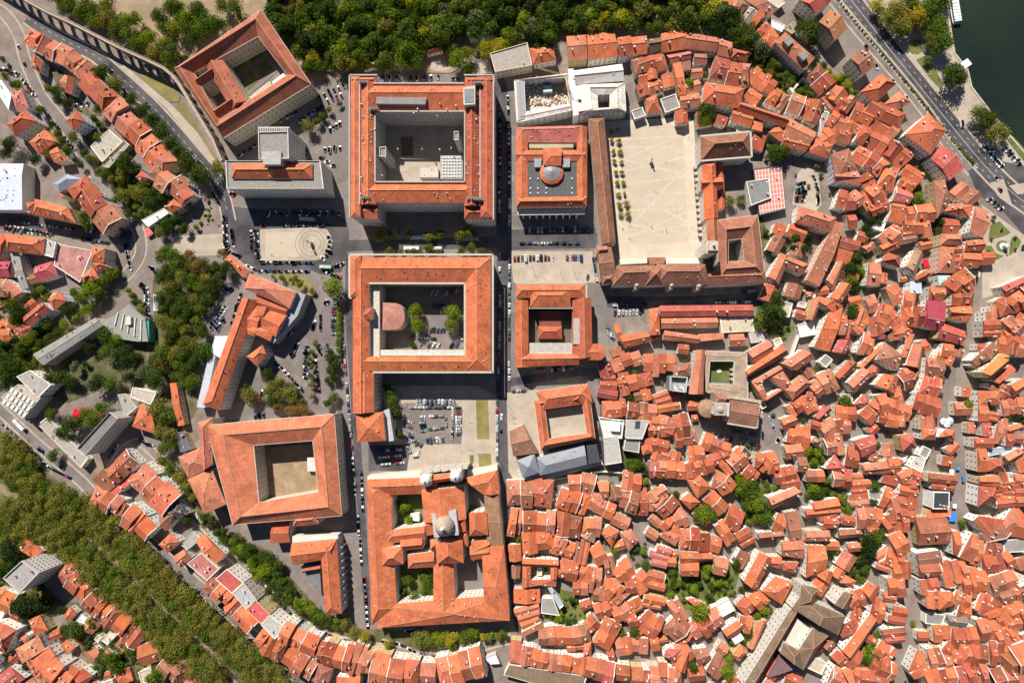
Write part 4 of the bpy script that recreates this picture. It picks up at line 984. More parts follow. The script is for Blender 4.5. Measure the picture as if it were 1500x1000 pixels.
# --- tower crane over the site
t = thing('tower_crane','thin yellow tower crane standing in the repair site','crane', P(829,138), None)
b = MB(); c = P(829,138); 
for sx in (-.6,.6):
  for sy in (-.6,.6): b.box((c.x + sx, c.y + sy, 13.5),(.16,.16,27))
for i in range(13): z = i * 2.05; b.bar((c.x - .6, c.y - .6, z),(c.x + .6, c.y - .6, z + 2),.09,.09); b.bar((c.x + .6, c.y + .6, z),(c.x - .6, c.y + .6, z + 2),.09,.09); b.bar((c.x + .6, c.y - .6, z),(c.x + .6, c.y + .6, z + 2),.09,.09)
b.build('mast', M['metal'], t, (.55,.36,.08))
b = MB()
for s in (-.45,.45): b.bar((c.x + 5, c.y + s - 2,27),(c.x - 20, c.y + s + 6,27),.12,.12)
for i in range(12): a = i / 12; p = Vector((c.x + 5 - 25 * a, c.y - 2 + 8 * a, 27)); b.bar((p.x, p.y - .45,27),(p.x - 1, p.y + .6,27),.08,.08)
b.build('jib', M['metal'], t, (.55,.36,.08)); b = MB(); b.box((c.x + 5, c.y - 2,26.4),(2,1.4,1.2)); b.build('counterweight', M['concrete'], t, (.4,.4,.4))
# --- the palace of the schools round the great court
t = hero('palace_west_range','long narrow brown-roofed palace range along the west side of the great sand court','palace range',[862,173,905,420],12)
KW = dict(wc=(.66,.6,.52), col=(.25,.115,.07), sp=3.4, st=4)
wing(t, [881,358,862,174,885,173,902,356],12,2.8,(0,1),'b',.5, **KW)
wing(t, [874,362,895,359,903,410,880,412],12.4,2.8,(0,0),'b',.5, **KW); wing(t, [873,362,889,360,889,372,873,374],12.8,2.4,(1,0),'b',.5, **dict(KW, col=(.42,.16,.1)))
wing(t, [882,404,898,401,899,414,882,416],12.6,2.2,(1,1),'b', **KW)
t = hero('palace_south_range','long palace range with salmon and dark slopes along the court\'s lower edge','palace range',[898,390,1035,416],16)
wing(t, [903,390,958,388,958,417,897,418],16,4.4,(1,1),'b',.4, **dict(KW, col=(.27,.12,.075))); wing(t, [945,389,972,389,972,417,945,418],16.3,4.8,(1,1),'b',.5, **dict(KW, col=(.27,.12,.075)))
wing(t, [962,387,1034,387,1036,416,962,417],16.1,4.4,(1,1),'b',.4, **dict(KW, col=(.27,.12,.075)))
b = MB()
for x, y in ((932,419),(983,419),(1023,420)): p = P(x, y, 14); b.box((p.x, p.y, 8),(3,4.4,16)); b.lathe((p.x, p.y),[(1.6,16),(1.2,17.6),(0,19)],8)
b.build('buttress_turrets', M['stone'], t)
flatbox(t, 'balcony_roof',[949,377,975,377,973,386,952,387],0,9,'concrete',(.3,.13,.08))
flatbox(t, 'terrace_parapet',[908,379,948,379,948,385,909,387],0,8,'plaster',(.64,.58,.5)); flatbox(t, 'terrace_parapet',[976,378,1030,379,1030,386,976,386],0,8,'plaster',(.64,.58,.5))
t = hero('palace_law_wing','brown hipped palace wing round a small slot court, right of the clock tower','palace wing',[1050,318,1122,412],15)
ring(t, V4(15,1051,322,1110,315,1120,404,1052,410), V4(15,1067,352,1086,350,1090,382,1067,383),15,4.2,'b',(.62,.55,.46),.55, col=(.33,.135,.085))
wing(t, [1036,398,1120,396,1123,414,1036,418],15,2.6,(0,1),'b',.4, **dict(KW, col=(.3,.12,.075)))
t = hero('palace_north_hall','separate hipped hall with salmon upper slope and dark lower slope, east of court','hall',[1025,195,1101,234],17)
wing(t, [1026,200,1098,194,1100,229,1027,235],17,6,(1,1),'b',.5, **dict(KW, col=(.27,.115,.07)))
b = MB()
for f in ([1025,200,1099,193],[1099,193,1101,230],[1027,236,1101,230]): p, q = P(f[0], f[1],17), P(f[2], f[3],17); b.bar((p.x, p.y, 17.2),(q.x, q.y, 17.2),1.2,.7)
b.build('cornice', M['plaster'], t, (.5,.46,.4))
t = hero('palace_chapel_range','bright red-orange roofed range with cross gables, from hall down to the clock tower','palace range',[1028,238,1058,355],15)
wing(t, [1032,322,1028,240,1048,238,1052,320],15,3.2,(0,1),'o',.55, wc=(.7,.64,.56), col=(.6,.13,.045)); wing(t, [1026,262,1058,260,1058,276,1027,278],15.4,2.6,(0,0),'o',.5, wc=(.7,.64,.56), col=(.6,.14,.05))
wing(t, [1036,356,1034,320,1051,319,1052,355],15,3,(0,0),'r',.5, wc=(.7,.64,.56), col=(.42,.15,.07)); wing(t, [1052,238,1052,308,1062,306,1060,240],9,1.5,(0,0),'o',.4, wc=(.7,.64,.56), col=(.55,.13,.05))
b = MB()
for y in range(244,352,9): p = P(1024 + (y - 240) * .07, y, 5); b.box((p.x, p.y, 4),(1.6,1,8)); b.box((p.x - 2, p.y, 2),(2.4,2,4))
b.build('entrance_arcade', M['stone'], t)
t = hero('clock_tower','slender white stone clock tower with balustraded top at the corner of the court','clock tower',[1036,355,1052,365],34)
p = P(1045,360,33); b = MB(); b.box((p.x, p.y, 14),(7.4,7.4,28)); b.box((p.x, p.y, 28.3),(8.4,8.4,.7)); b.box((p.x, p.y, 30.5),(5.6,5.6,4.5)); b.build('shaft', M['plaster'], t, (.66,.6,.5))
b = MB()
for i in range(5):
  for sx, sy in ((i - 2,-2),(i - 2,2),(-2, i - 2),(2, i - 2)): b.box((p.x + sx * 1.95, p.y + sy * 1.95,29.3),(.4,.4,1.4))
b.box((p.x, p.y, 33),(6.2,6.2,.5)); b.build('balustrade', M['stone'], t)
b = MB(); b.lathe((p.x, p.y),[(.9,33),(.9,35),(0,36.4)],8); b.build('bell_turret', M['stone'], t)
for a in range(4):
  b = MB(); dx, dy = math.cos(a * 1.5708), math.sin(a * 1.5708); n = 14
  b.face([(p.x + dx * 3.74 - dy * 1.5 * math.cos(6.283 * i / n), p.y + dy * 3.74 + dx * 1.5 * math.cos(6.283 * i / n),24 + 1.5 * math.sin(6.283 * i / n)) for i in range(n)]); b.build('clock_face', M['white'], t)
# great court paving
sheet('great_court', PL([885,178,1008,172,1016,178,1030,380,908,382]),'palepaving')
sheet('great_court_sand', PL([903,188,1000,182,1008,355,922,358]),'court')
for f in ([905,205,1000,200],[900,240,1002,196],[908,216,1002,216],[912,252,1004,230],[914,272,1006,258],[918,290,1006,281],[905,232,1006,257],[922,308,1006,306],[930,325,1005,243],[912,280,1008,325],[916,350,1008,310],[925,330,1008,342],[922,345,1008,330]):
  a, c = PL(f); d = (c - a).normalized(); nn = Vector((-d.y, d.x, 0)) * .85; sheet('paving_band',[a - nn, c - nn, c + nn, a + nn],'palepaving')
b = MB(); p = P(953,238,0); t = thing('king_statue','dark statue on tall pale plinth in the middle of the sand court','statue', p)
b.box((p.x, p.y, .3),(3.6,3.6,.6)); b.box((p.x, p.y, 2.2),(1.9,1.9,3.4)); b.box((p.x, p.y, 4),(2.3,2.3,.3)); b.build('plinth', M['stone'], t)
def figure(t, p, z, s, col=(.07,.08,.06)):
  o = bpy.data.objects.new('figure', BRONZE); C.collection.objects.link(o); o.parent = t; o.location = (p.x - t['_o'][0], p.y - t['_o'][1], z); o.scale = (s, s, s)
BRONZE = PERSON.copy(); BRONZE.materials.clear(); _br = mat_flat('dark_bronze',(.06,.065,.05),2,.7,1.3,.5); [BRONZE.materials.append(_br) for _ in range(4)]
figure(t, p, 4.1,2.3)
# --- new-cathedral complex
t = hero('cathedral_complex','orange-roofed cathedral with dome and two white bell towers among cloister ranges','cathedral',[537,700,748,922],14)
W4 = (.66,.6,.52)
wing(t, [538,702,640,698,640,722,540,726],14,3,(1,0),'o',.4, wc=W4); wing(t, [544,915,537,702,570,702,582,890],14,3.6,(1,1),'o',.35, wc=W4)
wing(t, [553,919,548,886,742,870,746,908],14,3.4,(1,1),'o',.6, wc=W4)
wing(t, [747,908,711,900,706,800,738,798],14,3,(1,0),'o',.45, wc=W4); wing(t, [738,804,714,802,709,723,730,723],13.6,1.4,(0,0),'k',.5, wc=W4, col=(.27,.15,.085))
wing(t, [680,700,728,688,732,722,708,724],14,2.4,(0,1),'o',.4, wc=W4); wing(t, [709,724,707,696,728,688,732,723],14,2.2,(0,1),'o', wc=W4) 
wing(t, [569,727,570,782,575,782,575,727],13.5,.6,(0,0),'o', wc=W4, win=False); wing(t, [572,776,622,770,624,790,562,796],14,2.2,(1,0),'o',.4, wc=W4)
wing(t, [622,765,617,718,680,712,683,760],20,4.5,(0,0),'o',.45, wc=W4, col=(.57,.16,.07)); wing(t, [640,826,638,795,678,790,679,824],19,4.5,(1,0),'o',.5, wc=W4)
for f in ([623,752,636,750,638,782,625,784],[670,746,681,744,683,778,672,780]): wing(t, f, 17,2,(0,0),'o', wc=W4, win=False)
for f in ([630,790,642,788,643,804,630,806],[668,784,684,778,686,800,670,801]): wing(t, f, 15,2.4,(1,1),'o', wc=W4, win=False)
wing(t, [560,802,590,800,591,826,560,828],17,3.4,(1,1),'o', hipk=1, wc=W4); wing(t, [587,790,619,787,620,803,588,806],15,2.4,(0,0),'o', wc=W4); wing(t, [597,812,636,807,637,830,598,832],14,2.6,(1,0),'o', wc=W4)
wing(t, [635,893,635,825,664,822,668,888],14,3.2,(0,0),'o',.5, wc=W4); wing(t, [688,785,687,751,713,749,715,783],16,3,(1,0),'o',.35, wc=W4); wing(t, [690,792,718,790,718,800,693,822][0:8],13,2,(0,0),'o', wc=W4)
pc = P(652,768,22); b = MB(); q = PL([632,752,668,746,672,783,636,787],24); b.prism([(v.x, v.y) for v in q],0,24, bottom=True); b.build('crossing_drum', M['concrete'], t, (.42,.42,.42))
b = MB(); b.lathe((pc.x, pc.y),[(6.9,24),(6.9,25.2),(6.3,27.2),(4.8,29.4),(2.8,30.8),(1.1,31.5),(1.1,33.4),(0,34.4)],26); b.build('dome', M['concrete'], t, (.4,.3,.23))
b = MB(); b.lathe((pc.x, pc.y),[(1.2,31.4),(1.2,33.6),(1.5,33.7),(0,35.4)],8); b.build('lantern', M['white'], t)
b = MB()
for i in range(26):
  a = 6.283 * i / 26; pr = [(7.0,25.2),(6.4,27.3),(4.9,29.5),(2.9,30.9)]
  for k in range(3): b.bar((pc.x + pr[k][0] * math.cos(a), pc.y + pr[k][0] * math.sin(a), pr[k][1]),(pc.x + pr[k + 1][0] * math.cos(a), pc.y + pr[k + 1][0] * math.sin(a), pr[k + 1][1]),.16,.16)
b.build('dome_ribs', M['stone'], t)
for x, y in ((623,704),(667,698)):
  p = P(x, y, 27); b = MB(); b.box((p.x, p.y, 12),(7.2,7.2,24)); b.build('bell_tower', M['plaster'], t, (.62,.57,.5))
  b = MB(); b.lathe((p.x, p.y),[(4.3,24),(4.4,25),(3.9,27),(2.6,29),(.9,30),(.5,32),(0,33)],12)
  for i in range(8): a = 6.283 * i / 8; b.lathe((p.x + 4 * math.cos(a), p.y + 4 * math.sin(a)),[(.45,24),(.4,26),(0,27.4)],5)
  b.build('tower_dome', M['plaster'], t, (.66,.62,.55))
b = MB()
for x in range(618,686,4): p = P(x, 693 - (x - 618) * .1,20); b.box((p.x, p.y + .8,10),(2.3,1.7 + (x % 3) * .4,17.5 + 1.2 * math.sin(x)))
b.build('facade', M['plaster'], t, (.5,.45,.39)); wing(t, [628,696,662,692,663,703,629,708],19,3,(0,0),'o', wc=W4, win=False)
wing(t, [688,800,716,797,718,816,690,820],13.4,2.2,(0,0),'o', wc=W4)
flatbox(t, 'north_parapet',[538,697,616,690,616,698,538,704],0,9,'plaster',(.62,.56,.48)); flatbox(t, 'north_parapet',[684,690,728,682,729,688,684,697],0,9,'plaster',(.62,.56,.48))
for f in ([585,832,638,834,636,880,584,880],[573,727,616,724,618,770,576,772]):
  q = PL(f); b = MB(); b.prism([(v.x, v.y) for v in q],0,.3); b.build('cloister_lawn', M['lawn'], t)
flatbox(t, 'court_pavilion',[601,752,614,752,614,763,600,762],0,5,'plaster',(.72,.68,.6))
# --- arts college with earth court
t = hero('arts_college','large salmon-roofed college round a bare brown court, west of the cathedral','college',[297,612,505,768],16)
W5 = (.6,.53,.45)
ring(t, V4(16,302,622,490,606,501,755,341,768), V4(16,372,652,458,645,466,720,380,735),16,4.4,'s', W5,.45, col=(.52,.165,.085), sp=3.4, st=4)
wing(t, [298,690,290,618,312,612,312,680],15,3,(0,1),'s', wc=W5); wing(t, [261,669,294,655,309,684,276,700],14,2.6,(1,1),'s',.5, wc=W5); wing(t, [275,702,310,685,332,738,300,752],14,3,(1,1),'s',.5, wc=W5)
wing(t, [344,748,372,744,374,762,346,768],13,2.4,(1,1),'s', wc=W5); wing(t, [428,752,468,748,467,767,430,771],14,2.6,(1,1),'s', wc=W5); wing(t, [400,764,424,763,425,794,396,795],10,1.6,(0,0),'r', wc=W5)
flatbox(t, 'glazed_gallery',[380,734,467,722,467,728,384,736],0,10,'metal',(.3,.35,.42)); flatbox(t, 'court_shed',[450,670,462,670,462,690,450,690],0,4,'plaster',(.6,.56,.52))
q = PL([378,655,462,650,468,722,388,732]); b = MB(); b.prism([(v.x, v.y) for v in q],0,.3); b.build('court_earth', M['earth'], t)
flatbox(t, 'yard_roof',[320,665,334,660,336,686,322,688],0,12,'concrete',(.3,.32,.3))
# --- L-shaped college by the lower street
t = hero('corner_college','orange L-shaped building with grey buttressed side, under the arts college','college',[427,790,502,900],13)
W6 = (.5,.48,.46)
wing(t, [427,795,494,789,480,818,430,827],13,3,(0,0),'o',.5, wc=W6)
wing(t, [477,899,470,812,493,789,501,898],13,3.2,(1,0),'o',.5, wc=W6); flatbox(t, 'yard_roof',[436,830,468,826,471,872,452,850],0,5,'concrete',(.17,.17,.17)); wing(t, [442,832,470,827,470,834,444,838],8,1,(0,0),'r', k='gable', wc=W6)
b = MB()
for i in range(9): p = P(499 + i * .5,800 + i * 10,8); b.box((p.x + 1, p.y, 5),(1.5,.8,10))
b.build('buttresses', M['concrete'], t, (.3,.3,.32)); flatbox(t, 'yard_terrace',[428,785,495,783,495,788,428,794],0,9,'plaster',(.6,.56,.5))
# --- slanted college of three wings west of the medical faculty
t = hero('slanted_college','orange building set at a slant beside the tree-shaded car park, with small inner court','college',[290,400,440,600],15)
W7 = (.6,.55,.5)
wing(t, [357,422,366,400,434,428,424,452],15,3.6,(1,1),'s',.45, wc=W7); wing(t, [297,592,355,436,377,440,322,601],14,3.6,(1,0),'o',.6, wc=W7); wing(t, [355,478,362,470,400,488,396,500][0:8],13,2,(0,1),'o',.5, wc=W7)
wing(t, [404,494,382,478,395,455,420,462],13.6,2.6,(0,0),'o',.5, wc=W7); wing(t, [366,446,388,450,374,492,352,486],13.2,2,(0,0),'o', wc=W7); wing(t, [374,434,424,450,419,462,372,448],12.5,1.5,(0,0),'r', wc=W7); wing(t, [361,522,385,505,390,518,377,537],12,2.4,(1,1),'o', wc=W7); wing(t, [378,450,392,446,385,475,370,478],13.4,1.6,(0,0),'r',.5, wc=W7)
flatbox(t, 'slate_side',[424,452,436,428,448,431,436,462,400,503,393,497],0,11,'concrete',(.3,.31,.34)); flatbox(t, 'glass_gallery',[288,596,306,520,314,497,320,500,300,597],0,8,'metal',(.45,.47,.5)); flatbox(t, 'white_canopy',[315,492,335,492,322,524,312,518],0,9,'metal',(.7,.66,.62))
house('small orange hipped gatehouse at the square\'s lower left edge',[329,380,337,372,365,396,356,407],6,2.4,'hip','o','house','gatehouse')
house('long thin orange-roofed range beside the western garden slope',[249,561,259,560,271,622,261,624],6,1.2,'gable','o','outbuilding','long_outbuilding', ends=(0,0))
# --- museum with grey roofs
t = hero('museum_building','museum with red-orange court ranges and long blue-grey metal roofs','museum',[760,560,900,710],13)
wing(t, [785,573,862,562,868,590,795,600],14,3.2,(1,1),'o',.45, wc=W5, col=(.57,.15,.07)); ring(t, V4(13,782,586,863,572,872,642,792,659), V4(13,798,594,852,588,860,634,804,642),13,2.6,'o', W5,.5, col=(.57,.15,.065))
wing(t, [834,588,845,572,860,572,850,590],15,2.2,(1,0),'o', wc=W5, win=False)
q = PL([799,600,856,592,862,634,806,642]); b = MB(); b.prism([(v.x, v.y) for v in q],0,7); b.build('court_terrace', M['paving'], t)
wing(t, [757,674,783,664,790,692,766,700],11,2,(1,1),'m', wc=PALE, mat='metal', col=(.19,.2,.225), ridge=False); wing(t, [786,670,856,652,860,680,791,696],11,1.8,(1,0),'m', wc=PALE, mat='metal', col=(.19,.2,.225), ridge=False)
flatbox(t, 'glass_link',[859,652,874,650,879,676,862,680],0,11,'glass',(.1,.1,.1)); flatbox(t, 'terrace_base',[757,690,880,672,884,680,820,698,764,712],0,5,'plaster',(.5,.47,.44))
t = hero('ruined_church','brown weathered church roof with broken gable beside the museum','church',[743,620,785,668],12)
wing(t, [746,631,766,622,788,663,752,668][0:8],12,2.6,(0,0),'k',.5, wc=STONE, col=(.3,.15,.1), win=False)
t = hero('grey_annexe_building','flat-roofed beige-grey annexe between museum and white roof terrace','building',[884,640,910,680],10)
block(t, V4(10,884,641,905,637,911,677,886,681),10,0,'flat','g', PALE, col=(.42,.39,.36)); flatbox(t, 'dark_glazing',[880,646,885,645,887,674,883,675],0,9.5,'glass')
t = hero('white_terrace_building','bright white walled roof terrace full of machinery right of the museum','building',[877,611,912,640],9)
block(t, V4(9,877,611,914,615,911,642,884,640),9,0,'flat','w',(.72,.7,.66), par=1.2, col=(.6,.58,.54)); flatbox(t, 'plant_box',[893,618,909,618,908,632,895,631],9,12,'metal',(.75,.74,.72))
t = hero('grey_flat_building','grey flat-roofed modern block in two steps, left of the cathedral houses','building',[918,615,950,660],12)
block(t, V4(12,918,615,951,616,941,643,916,642),12,0,'flat','g', PALE, col=(.4,.38,.36)); block(t, V4(10,915,645,938,643,936,663,913,659),10,0,'flat','g', PALE, col=(.25,.23,.2)); flatbox(t, 'roof_pond',[931,616,938,616,937,627,930,627],12,12.5,'glass')
# --- old cathedral and cloister
t = hero('old_cathedral','fortress-like romanesque cathedral with brown stone roof above the small car-filled square','cathedral',[1040,575,1117,625],17)
wing(t, [1070,583,1112,590,1108,625,1068,619],17,2.2,(0,0),'b',.5, wc=STONE, col=(.26,.12,.08), win=False); wing(t, [1045,574,1064,577,1062,592,1048,590],15,2,(1,0),'b', wc=STONE, col=(.3,.13,.09), win=False)
flatbox(t, 'crossing_roof',[1046,590,1069,590,1068,610,1043,606],0,17.5,'plaster',(.5,.47,.44)); flatbox(t, 'aisle',[1060,577,1116,586,1115,592,1066,584],0,16,'concrete',(.38,.3,.22))
p = P(1036,598,12); b = MB(); b.lathe((p.x, p.y),[(6,0),(6,12),(6.4,12.2),(0,14.5)],14); b.build('apse', M['concrete'], t, (.34,.2,.13)); p = P(1057,600,22); b = MB(); b.box((p.x, p.y, 9.7),(8,8,19.4)); b.lathe((p.x, p.y),[(2.6,19.4),(1.8,20.6),(0,21.2)],8); b.build('lantern_tower', M['concrete'], t, (.38,.33,.28))
b = MB()
for f in ([1070,582,1113,589],[1113,589,1109,627],[1109,627,1066,620],[1117,602,1116,612]):
  p, q = P(f[0], f[1],18), P(f[2], f[3],18); n = int((q - p).length / 1.8) or 1
  for i in range(n): c = lerp(p, q, (i + .5) / n); b.box((c.x, c.y, 17.9),(1,1,1.4))
  b.bar((p.x, p.y, 16.8),(q.x, q.y, 16.8),1,1.4)
b.build('battlements', M['stone'], t)
t = hero('cathedral_cloister','stone cloister with square lawn and small fountain, north of the old cathedral','cloister',[1034,515,1095,585],7)
ring(t, V4(7,1033,513,1094,516,1096,586,1034,574), V4(7,1040,529,1075,529,1074,563,1038,561),7,.3,'g', STONE, .5, col=(.34,.28,.21), sp=2.6)
q = PL([1039,528,1069,529,1068,559,1038,558]); b = MB(); b.prism([(v.x, v.y) for v in q],0,.4); b.build('cloister_lawn', M['lawn'], t)
p = P(1053,543); b = MB(); b.lathe((p.x, p.y),[(1.7,.3),(1.7,1),(1.3,1),(1.2,.7),(.3,.7),(.2,1.8),(.6,2),(0,2)],8); b.build('fountain', M['white'], t)
b = MB()
for y in (541,548,555): p = P(1073, y, 5); b.box((p.x, p.y, 2.5),(2.2,1.6,5))
b.build('buttresses', M['stone'], t)
wing(thing('cloister_range','long salmon roof along the left side of the cloister','building', P(1024,545)),[1009,577,1020,512,1033,512,1030,577],11,2.4,(0,0),'s',.5, wc=PALE)
t = thing('ruined_tower','grey roofless stone tower shell left of the cloister','tower', P(993,560)); b = MB(); q = PL([982,550,1008,552,1005,575,982,572],16); qq = [(v.x, v.y) for v in q]; cc = cen(q)
for i in range(4): a, c = q[i], q[(i + 1) % 4]; a2, c2 = a + (cc - a) * .14, c + (cc - c) * .14; b.prism([a, c, c2, a2],0,15 + U(0,1.5))
for i in range(26): b.box((cc.x + U(-4,4), cc.y + U(-4,4),12.6),(U(.3,2), U(.3,1),.7),0, U(0,3))
b.prism([(v.x, v.y) for v in q],0,12.2); b.build('masonry', M['plaster'], t, (.5,.49,.47))
# --- monastery at the lower right
t = hero('dark_monastery','dark brown slanted monastery round a light court, lower right of the old town','monastery',[1080,855,1235,1000],15)
DK = dict(wc=(.62,.57,.5), col=(.17,.115,.075), sp=3.6, st=4.2)
wing(t, [1088,1004,1158,892,1170,893,1102,1012],15,2.6,(1,0),'k',.5, **DK); wing(t, [1160,890,1172,873,1239,902,1228,930],16,4.4,(0,1),'k',.5, **DK)
for f, e in (([1143,956,1148,940,1172,953,1176,980],(0,1)),([1176,980,1170,951,1192,918,1213,930],(1,1))): wing(t, f, 14,3, e, 'k',.5, **DK)
wing(t, [1171,885,1174,855,1200,862,1190,888][0:8],17,3.4,(1,1),'k',.5, **DK); wing(t, [1222,885,1236,866,1250,870,1240,892],14,2,(0,0),'k',.5, **DK)
flatbox(t, 'court_floor',[1150,943,1168,906,1190,919,1170,951],0,9,'plaster',(.6,.55,.48)); flatbox(t, 'copper_roof',[1125,992,1144,962,1168,978,1140,988],0,9,'metal',(.2,.11,.12))
for i in range(14):
  k = i / 13; p = lerp(P(1170,950,10), P(1189,921,10), k)
b = MB(); b.bar(P(1150,943,10) - Vector((0,0,0)), P(1170,951,10),1,.8); b.bar(P(1170,951,10), P(1190,920,10),1,.8); b.build('court_eaves', M['tile'], t, (.5,.14,.08))
# --- aqueduct
t = thing('aqueduct','old stone aqueduct on arches running down beside the curving road','aqueduct', P(150,60))
line = PL([-30,-40,37,0,70,18,105,34,140,52,175,70,215,88,240,100,252,110,262,122,290,168,312,205,325,236],11)
b = MB(); cum = 0; pil = MB()
for i in range(len(line) - 1):
  a, c = line[i], line[i + 1]; d = (c - a); Ln = d.length; d /= Ln; n_ = Vector((-d.y, d.x, 0)); m = max(1, round(Ln / 9.2))
  b.bar((a.x, a.y, 11.2),(c.x, c.y, 11.2),2.3,1.1); b.bar((a.x + n_.x * .95, a.y + n_.y * .95,12.0),(c.x + n_.x * .95, c.y + n_.y * .95,12.0),.4,.6); b.bar((a.x - n_.x * .95, a.y - n_.y * .95,12.0),(c.x - n_.x * .95, c.y - n_.y * .95,12.0),.4,.6)
  for k in range(m):
    p0 = a + d * (Ln * k / m); p1 = a + d * (Ln * (k + 1) / m); w = (p1 - p0).length; pw = 1.0
    q = [p0 - d * pw - n_ * 1.15, p0 + d * pw - n_ * 1.15, p0 + d * pw + n_ * 1.15, p0 - d * pw + n_ * 1.15]; b.prism([(v.x, v.y) for v in q],0,7.4)
    R0 = (w - 2 * pw) / 2; mid = (p0 + p1) / 2; N = 8
    for s in (-1.1,1.1):
      for e in range(N):
        a0, a1 = math.pi * e / N, math.pi * (e + 1) / N; x0, x1 = -R0 * math.cos(a0),-R0 * math.cos(a1); z0, z1 = 7.0 + R0 * math.sin(a0),7.0 + R0 * math.sin(a1)
        u, v = mid + d * x0 + n_ * s, mid + d * x1 + n_ * s; z0, z1 = min(z0,10.6), min(z1,10.6); b.face([(u.x, u.y, z0),(v.x, v.y, z1),(v.x, v.y, 10.7),(u.x, u.y, 10.7)])
    for e in range(N):
      a0, a1 = math.pi * e / N, math.pi * (e + 1) / N; u, v = mid - d * R0 * math.cos(a0), mid - d * R0 * math.cos(a1); z0, z1 = min(10.6,7 + R0 * math.sin(a0)), min(10.6,7 + R0 * math.sin(a1))
      b.face([(u.x - n_.x * 1.1, u.y - n_.y * 1.1, z0),(v.x - n_.x * 1.1, v.y - n_.y * 1.1, z1),(v.x + n_.x * 1.1, v.y + n_.y * 1.1, z1),(u.x + n_.x * 1.1, u.y + n_.y * 1.1, z0)])
    for s in (-1.1,1.1):
      for (e0, e1) in ((p0, p0 + d * pw),(p1 - d * pw, p1)): b.face([(e0.x + n_.x * s, e0.y + n_.y * s, 7),(e1.x + n_.x * s, e1.y + n_.y * s, 7),(e1.x + n_.x * s, e1.y + n_.y * s, 10.7),(e0.x + n_.x * s, e0.y + n_.y * s, 10.7)])
b.build('arcade', M['concrete'], t, (.4,.31,.24))
S('lawn','drylawn',203,110,222,108,245,118,265,142,262,150,248,150,225,130); S('lawn','drylawn',258,155,268,148,290,185,310,220,330,248,318,250,290,210); S('footpath','paving',175,98,182,96,250,152,290,195,322,245,318,250,245,160)
def garden_wall(label, f, h=3.2, w=.7, col=(.72,.66,.55)):
  ln = PL(f, h); t = thing('garden_wall', label, 'wall', ln[0]); b = MB()
  for i in range(len(ln) - 1):
    a, c = ln[i], ln[i + 1]; d = (c - a).normalized(); n_ = Vector((-d.y, d.x, 0)) * w / 2; b.prism([a - n_, c - n_, c + n_, a + n_],0, h + .003 * i)
  b.build('masonry', M['plaster'], t, col)
garden_wall('long pale old town wall running between steep gardens towards the hotel',[1157,128,1165,138,1180,148,1205,156,1225,164,1250,178,1268,186],5,1.8)
garden_wall('pale stepped wall above the long wall, by the apartment block',[1182,108,1170,122,1158,134],4,1.6)
garden_wall('curving white wall above the museum gardens',[790,706,880,690,920,693,965,695,985,705],3,.9)
garden_wall('white wall beside the long college by the cathedral',[1155,535,1168,498,1186,455,1196,425],4,1.2)
garden_wall('curved pale wall under the convent range',[1133,470,1160,430,1180,425],3,.8)
garden_wall('pale retaining wall along the terrace road',[272,738,300,770,335,806,372,838,402,872,432,896,468,922],1.2,1.4,(.6,.52,.4))
# --- D. Dinis square
sheet('oval_square_paving', PL([381,336,470,333,480,337,486,347,487,358,483,370,474,379,462,382,381,382]),'paving')
sheet('oval_square_court', PL([389,341,440,340,440,376,389,376]),'court')
pc = P(457,357)
for r in (12.5,9.5,6.5):
  b = MB(); LAYER[0] += 1; n = 40
  for i in range(n):
    a0, a1 = 6.283 * i / n, 6.283 * (i + 1) / n; z = LAYER[0] * .004
    b.face([(pc.x + r * math.cos(a0), pc.y + r * math.sin(a0), z),(pc.x + (r + .4) * math.cos(a0), pc.y + (r + .4) * math.sin(a0), z),(pc.x + (r + .4) * math.cos(a1), pc.y + (r + .4) * math.sin(a1), z),(pc.x + r * math.cos(a1), pc.y + r * math.sin(a1), z)])
  b.build('paving_ring', M['cobble'], kind='structure')
t = thing('poet_king_statue','dark standing statue on plinth at the centre of the ringed oval square','statue', pc)
b = MB(); b.box((pc.x, pc.y, .3),(4.4,4.4,.6)); b.box((pc.x, pc.y, 2.4),(2,2,4)); b.build('plinth', M['stone'], t); figure(t, pc, 4.3,3.4)
pc = P(1469,361); t = thing('garden_monument','white monument with a dark figure in the middle of the round garden bed','monument', pc)
b = MB(); b.lathe((pc.x, pc.y),[(2.6,0),(2.6,.6),(1.5,.7),(1.2,4),(1.5,4.2),(0,4.3)],8); b.build('plinth', M['white'], t); figure(t, pc, 4.3,2.0)
# ================================================================== THE STREETS WEST OF THE HILL
HF = .85
T(0,0)
row('inside the bend of the cobbled road',[170,232,290,290,390,340,440,380],80,9,5,'osps')
row('below the aqueduct road',[465,400,560,515,640,615],95,9,4,'rbsr')
row('along the aqueduct road trees',[650,625,740,720,830,805,910,890,1000,990],110,9,6,'osos')
house('orange house standing apart beside the bend of the cobbled road',[175,385,200,318,252,365,238,432],8,2,'gable','r', ends=(0,0))
house('white-walled house with hipped orange roof between two lanes',[385,705,455,648,502,712,430,765],13,2.4,'hip','r', hipk=1, wc=(.75,.75,.78))
house('grey-walled low wing behind the aqueduct road houses',[430,430,480,410,520,430,470,470],7,.5,'flat','g')
house('pinkish roofed house with solar panels near the big white shed',[62,540,130,530,172,632,100,655],11,2,'hip','p', sky=3)
house('large brown-roofed grey-walled house by the parked cars',[38,730,150,645,218,712,90,800],13,3,'hip','r', wc=(.5,.5,.55))
house('ochre-walled house with orange hipped roof',[170,835,262,758,330,830,230,905],12,3,'hip','o', wc=(.6,.38,.08))
house('orange house below the ochre-walled house',[290,862,330,850,400,940,320,955],9,1.6,'gable','o', ends=(0,0))
row('in the yards between the lanes',[370,500,430,520],60,6,2,'rs')
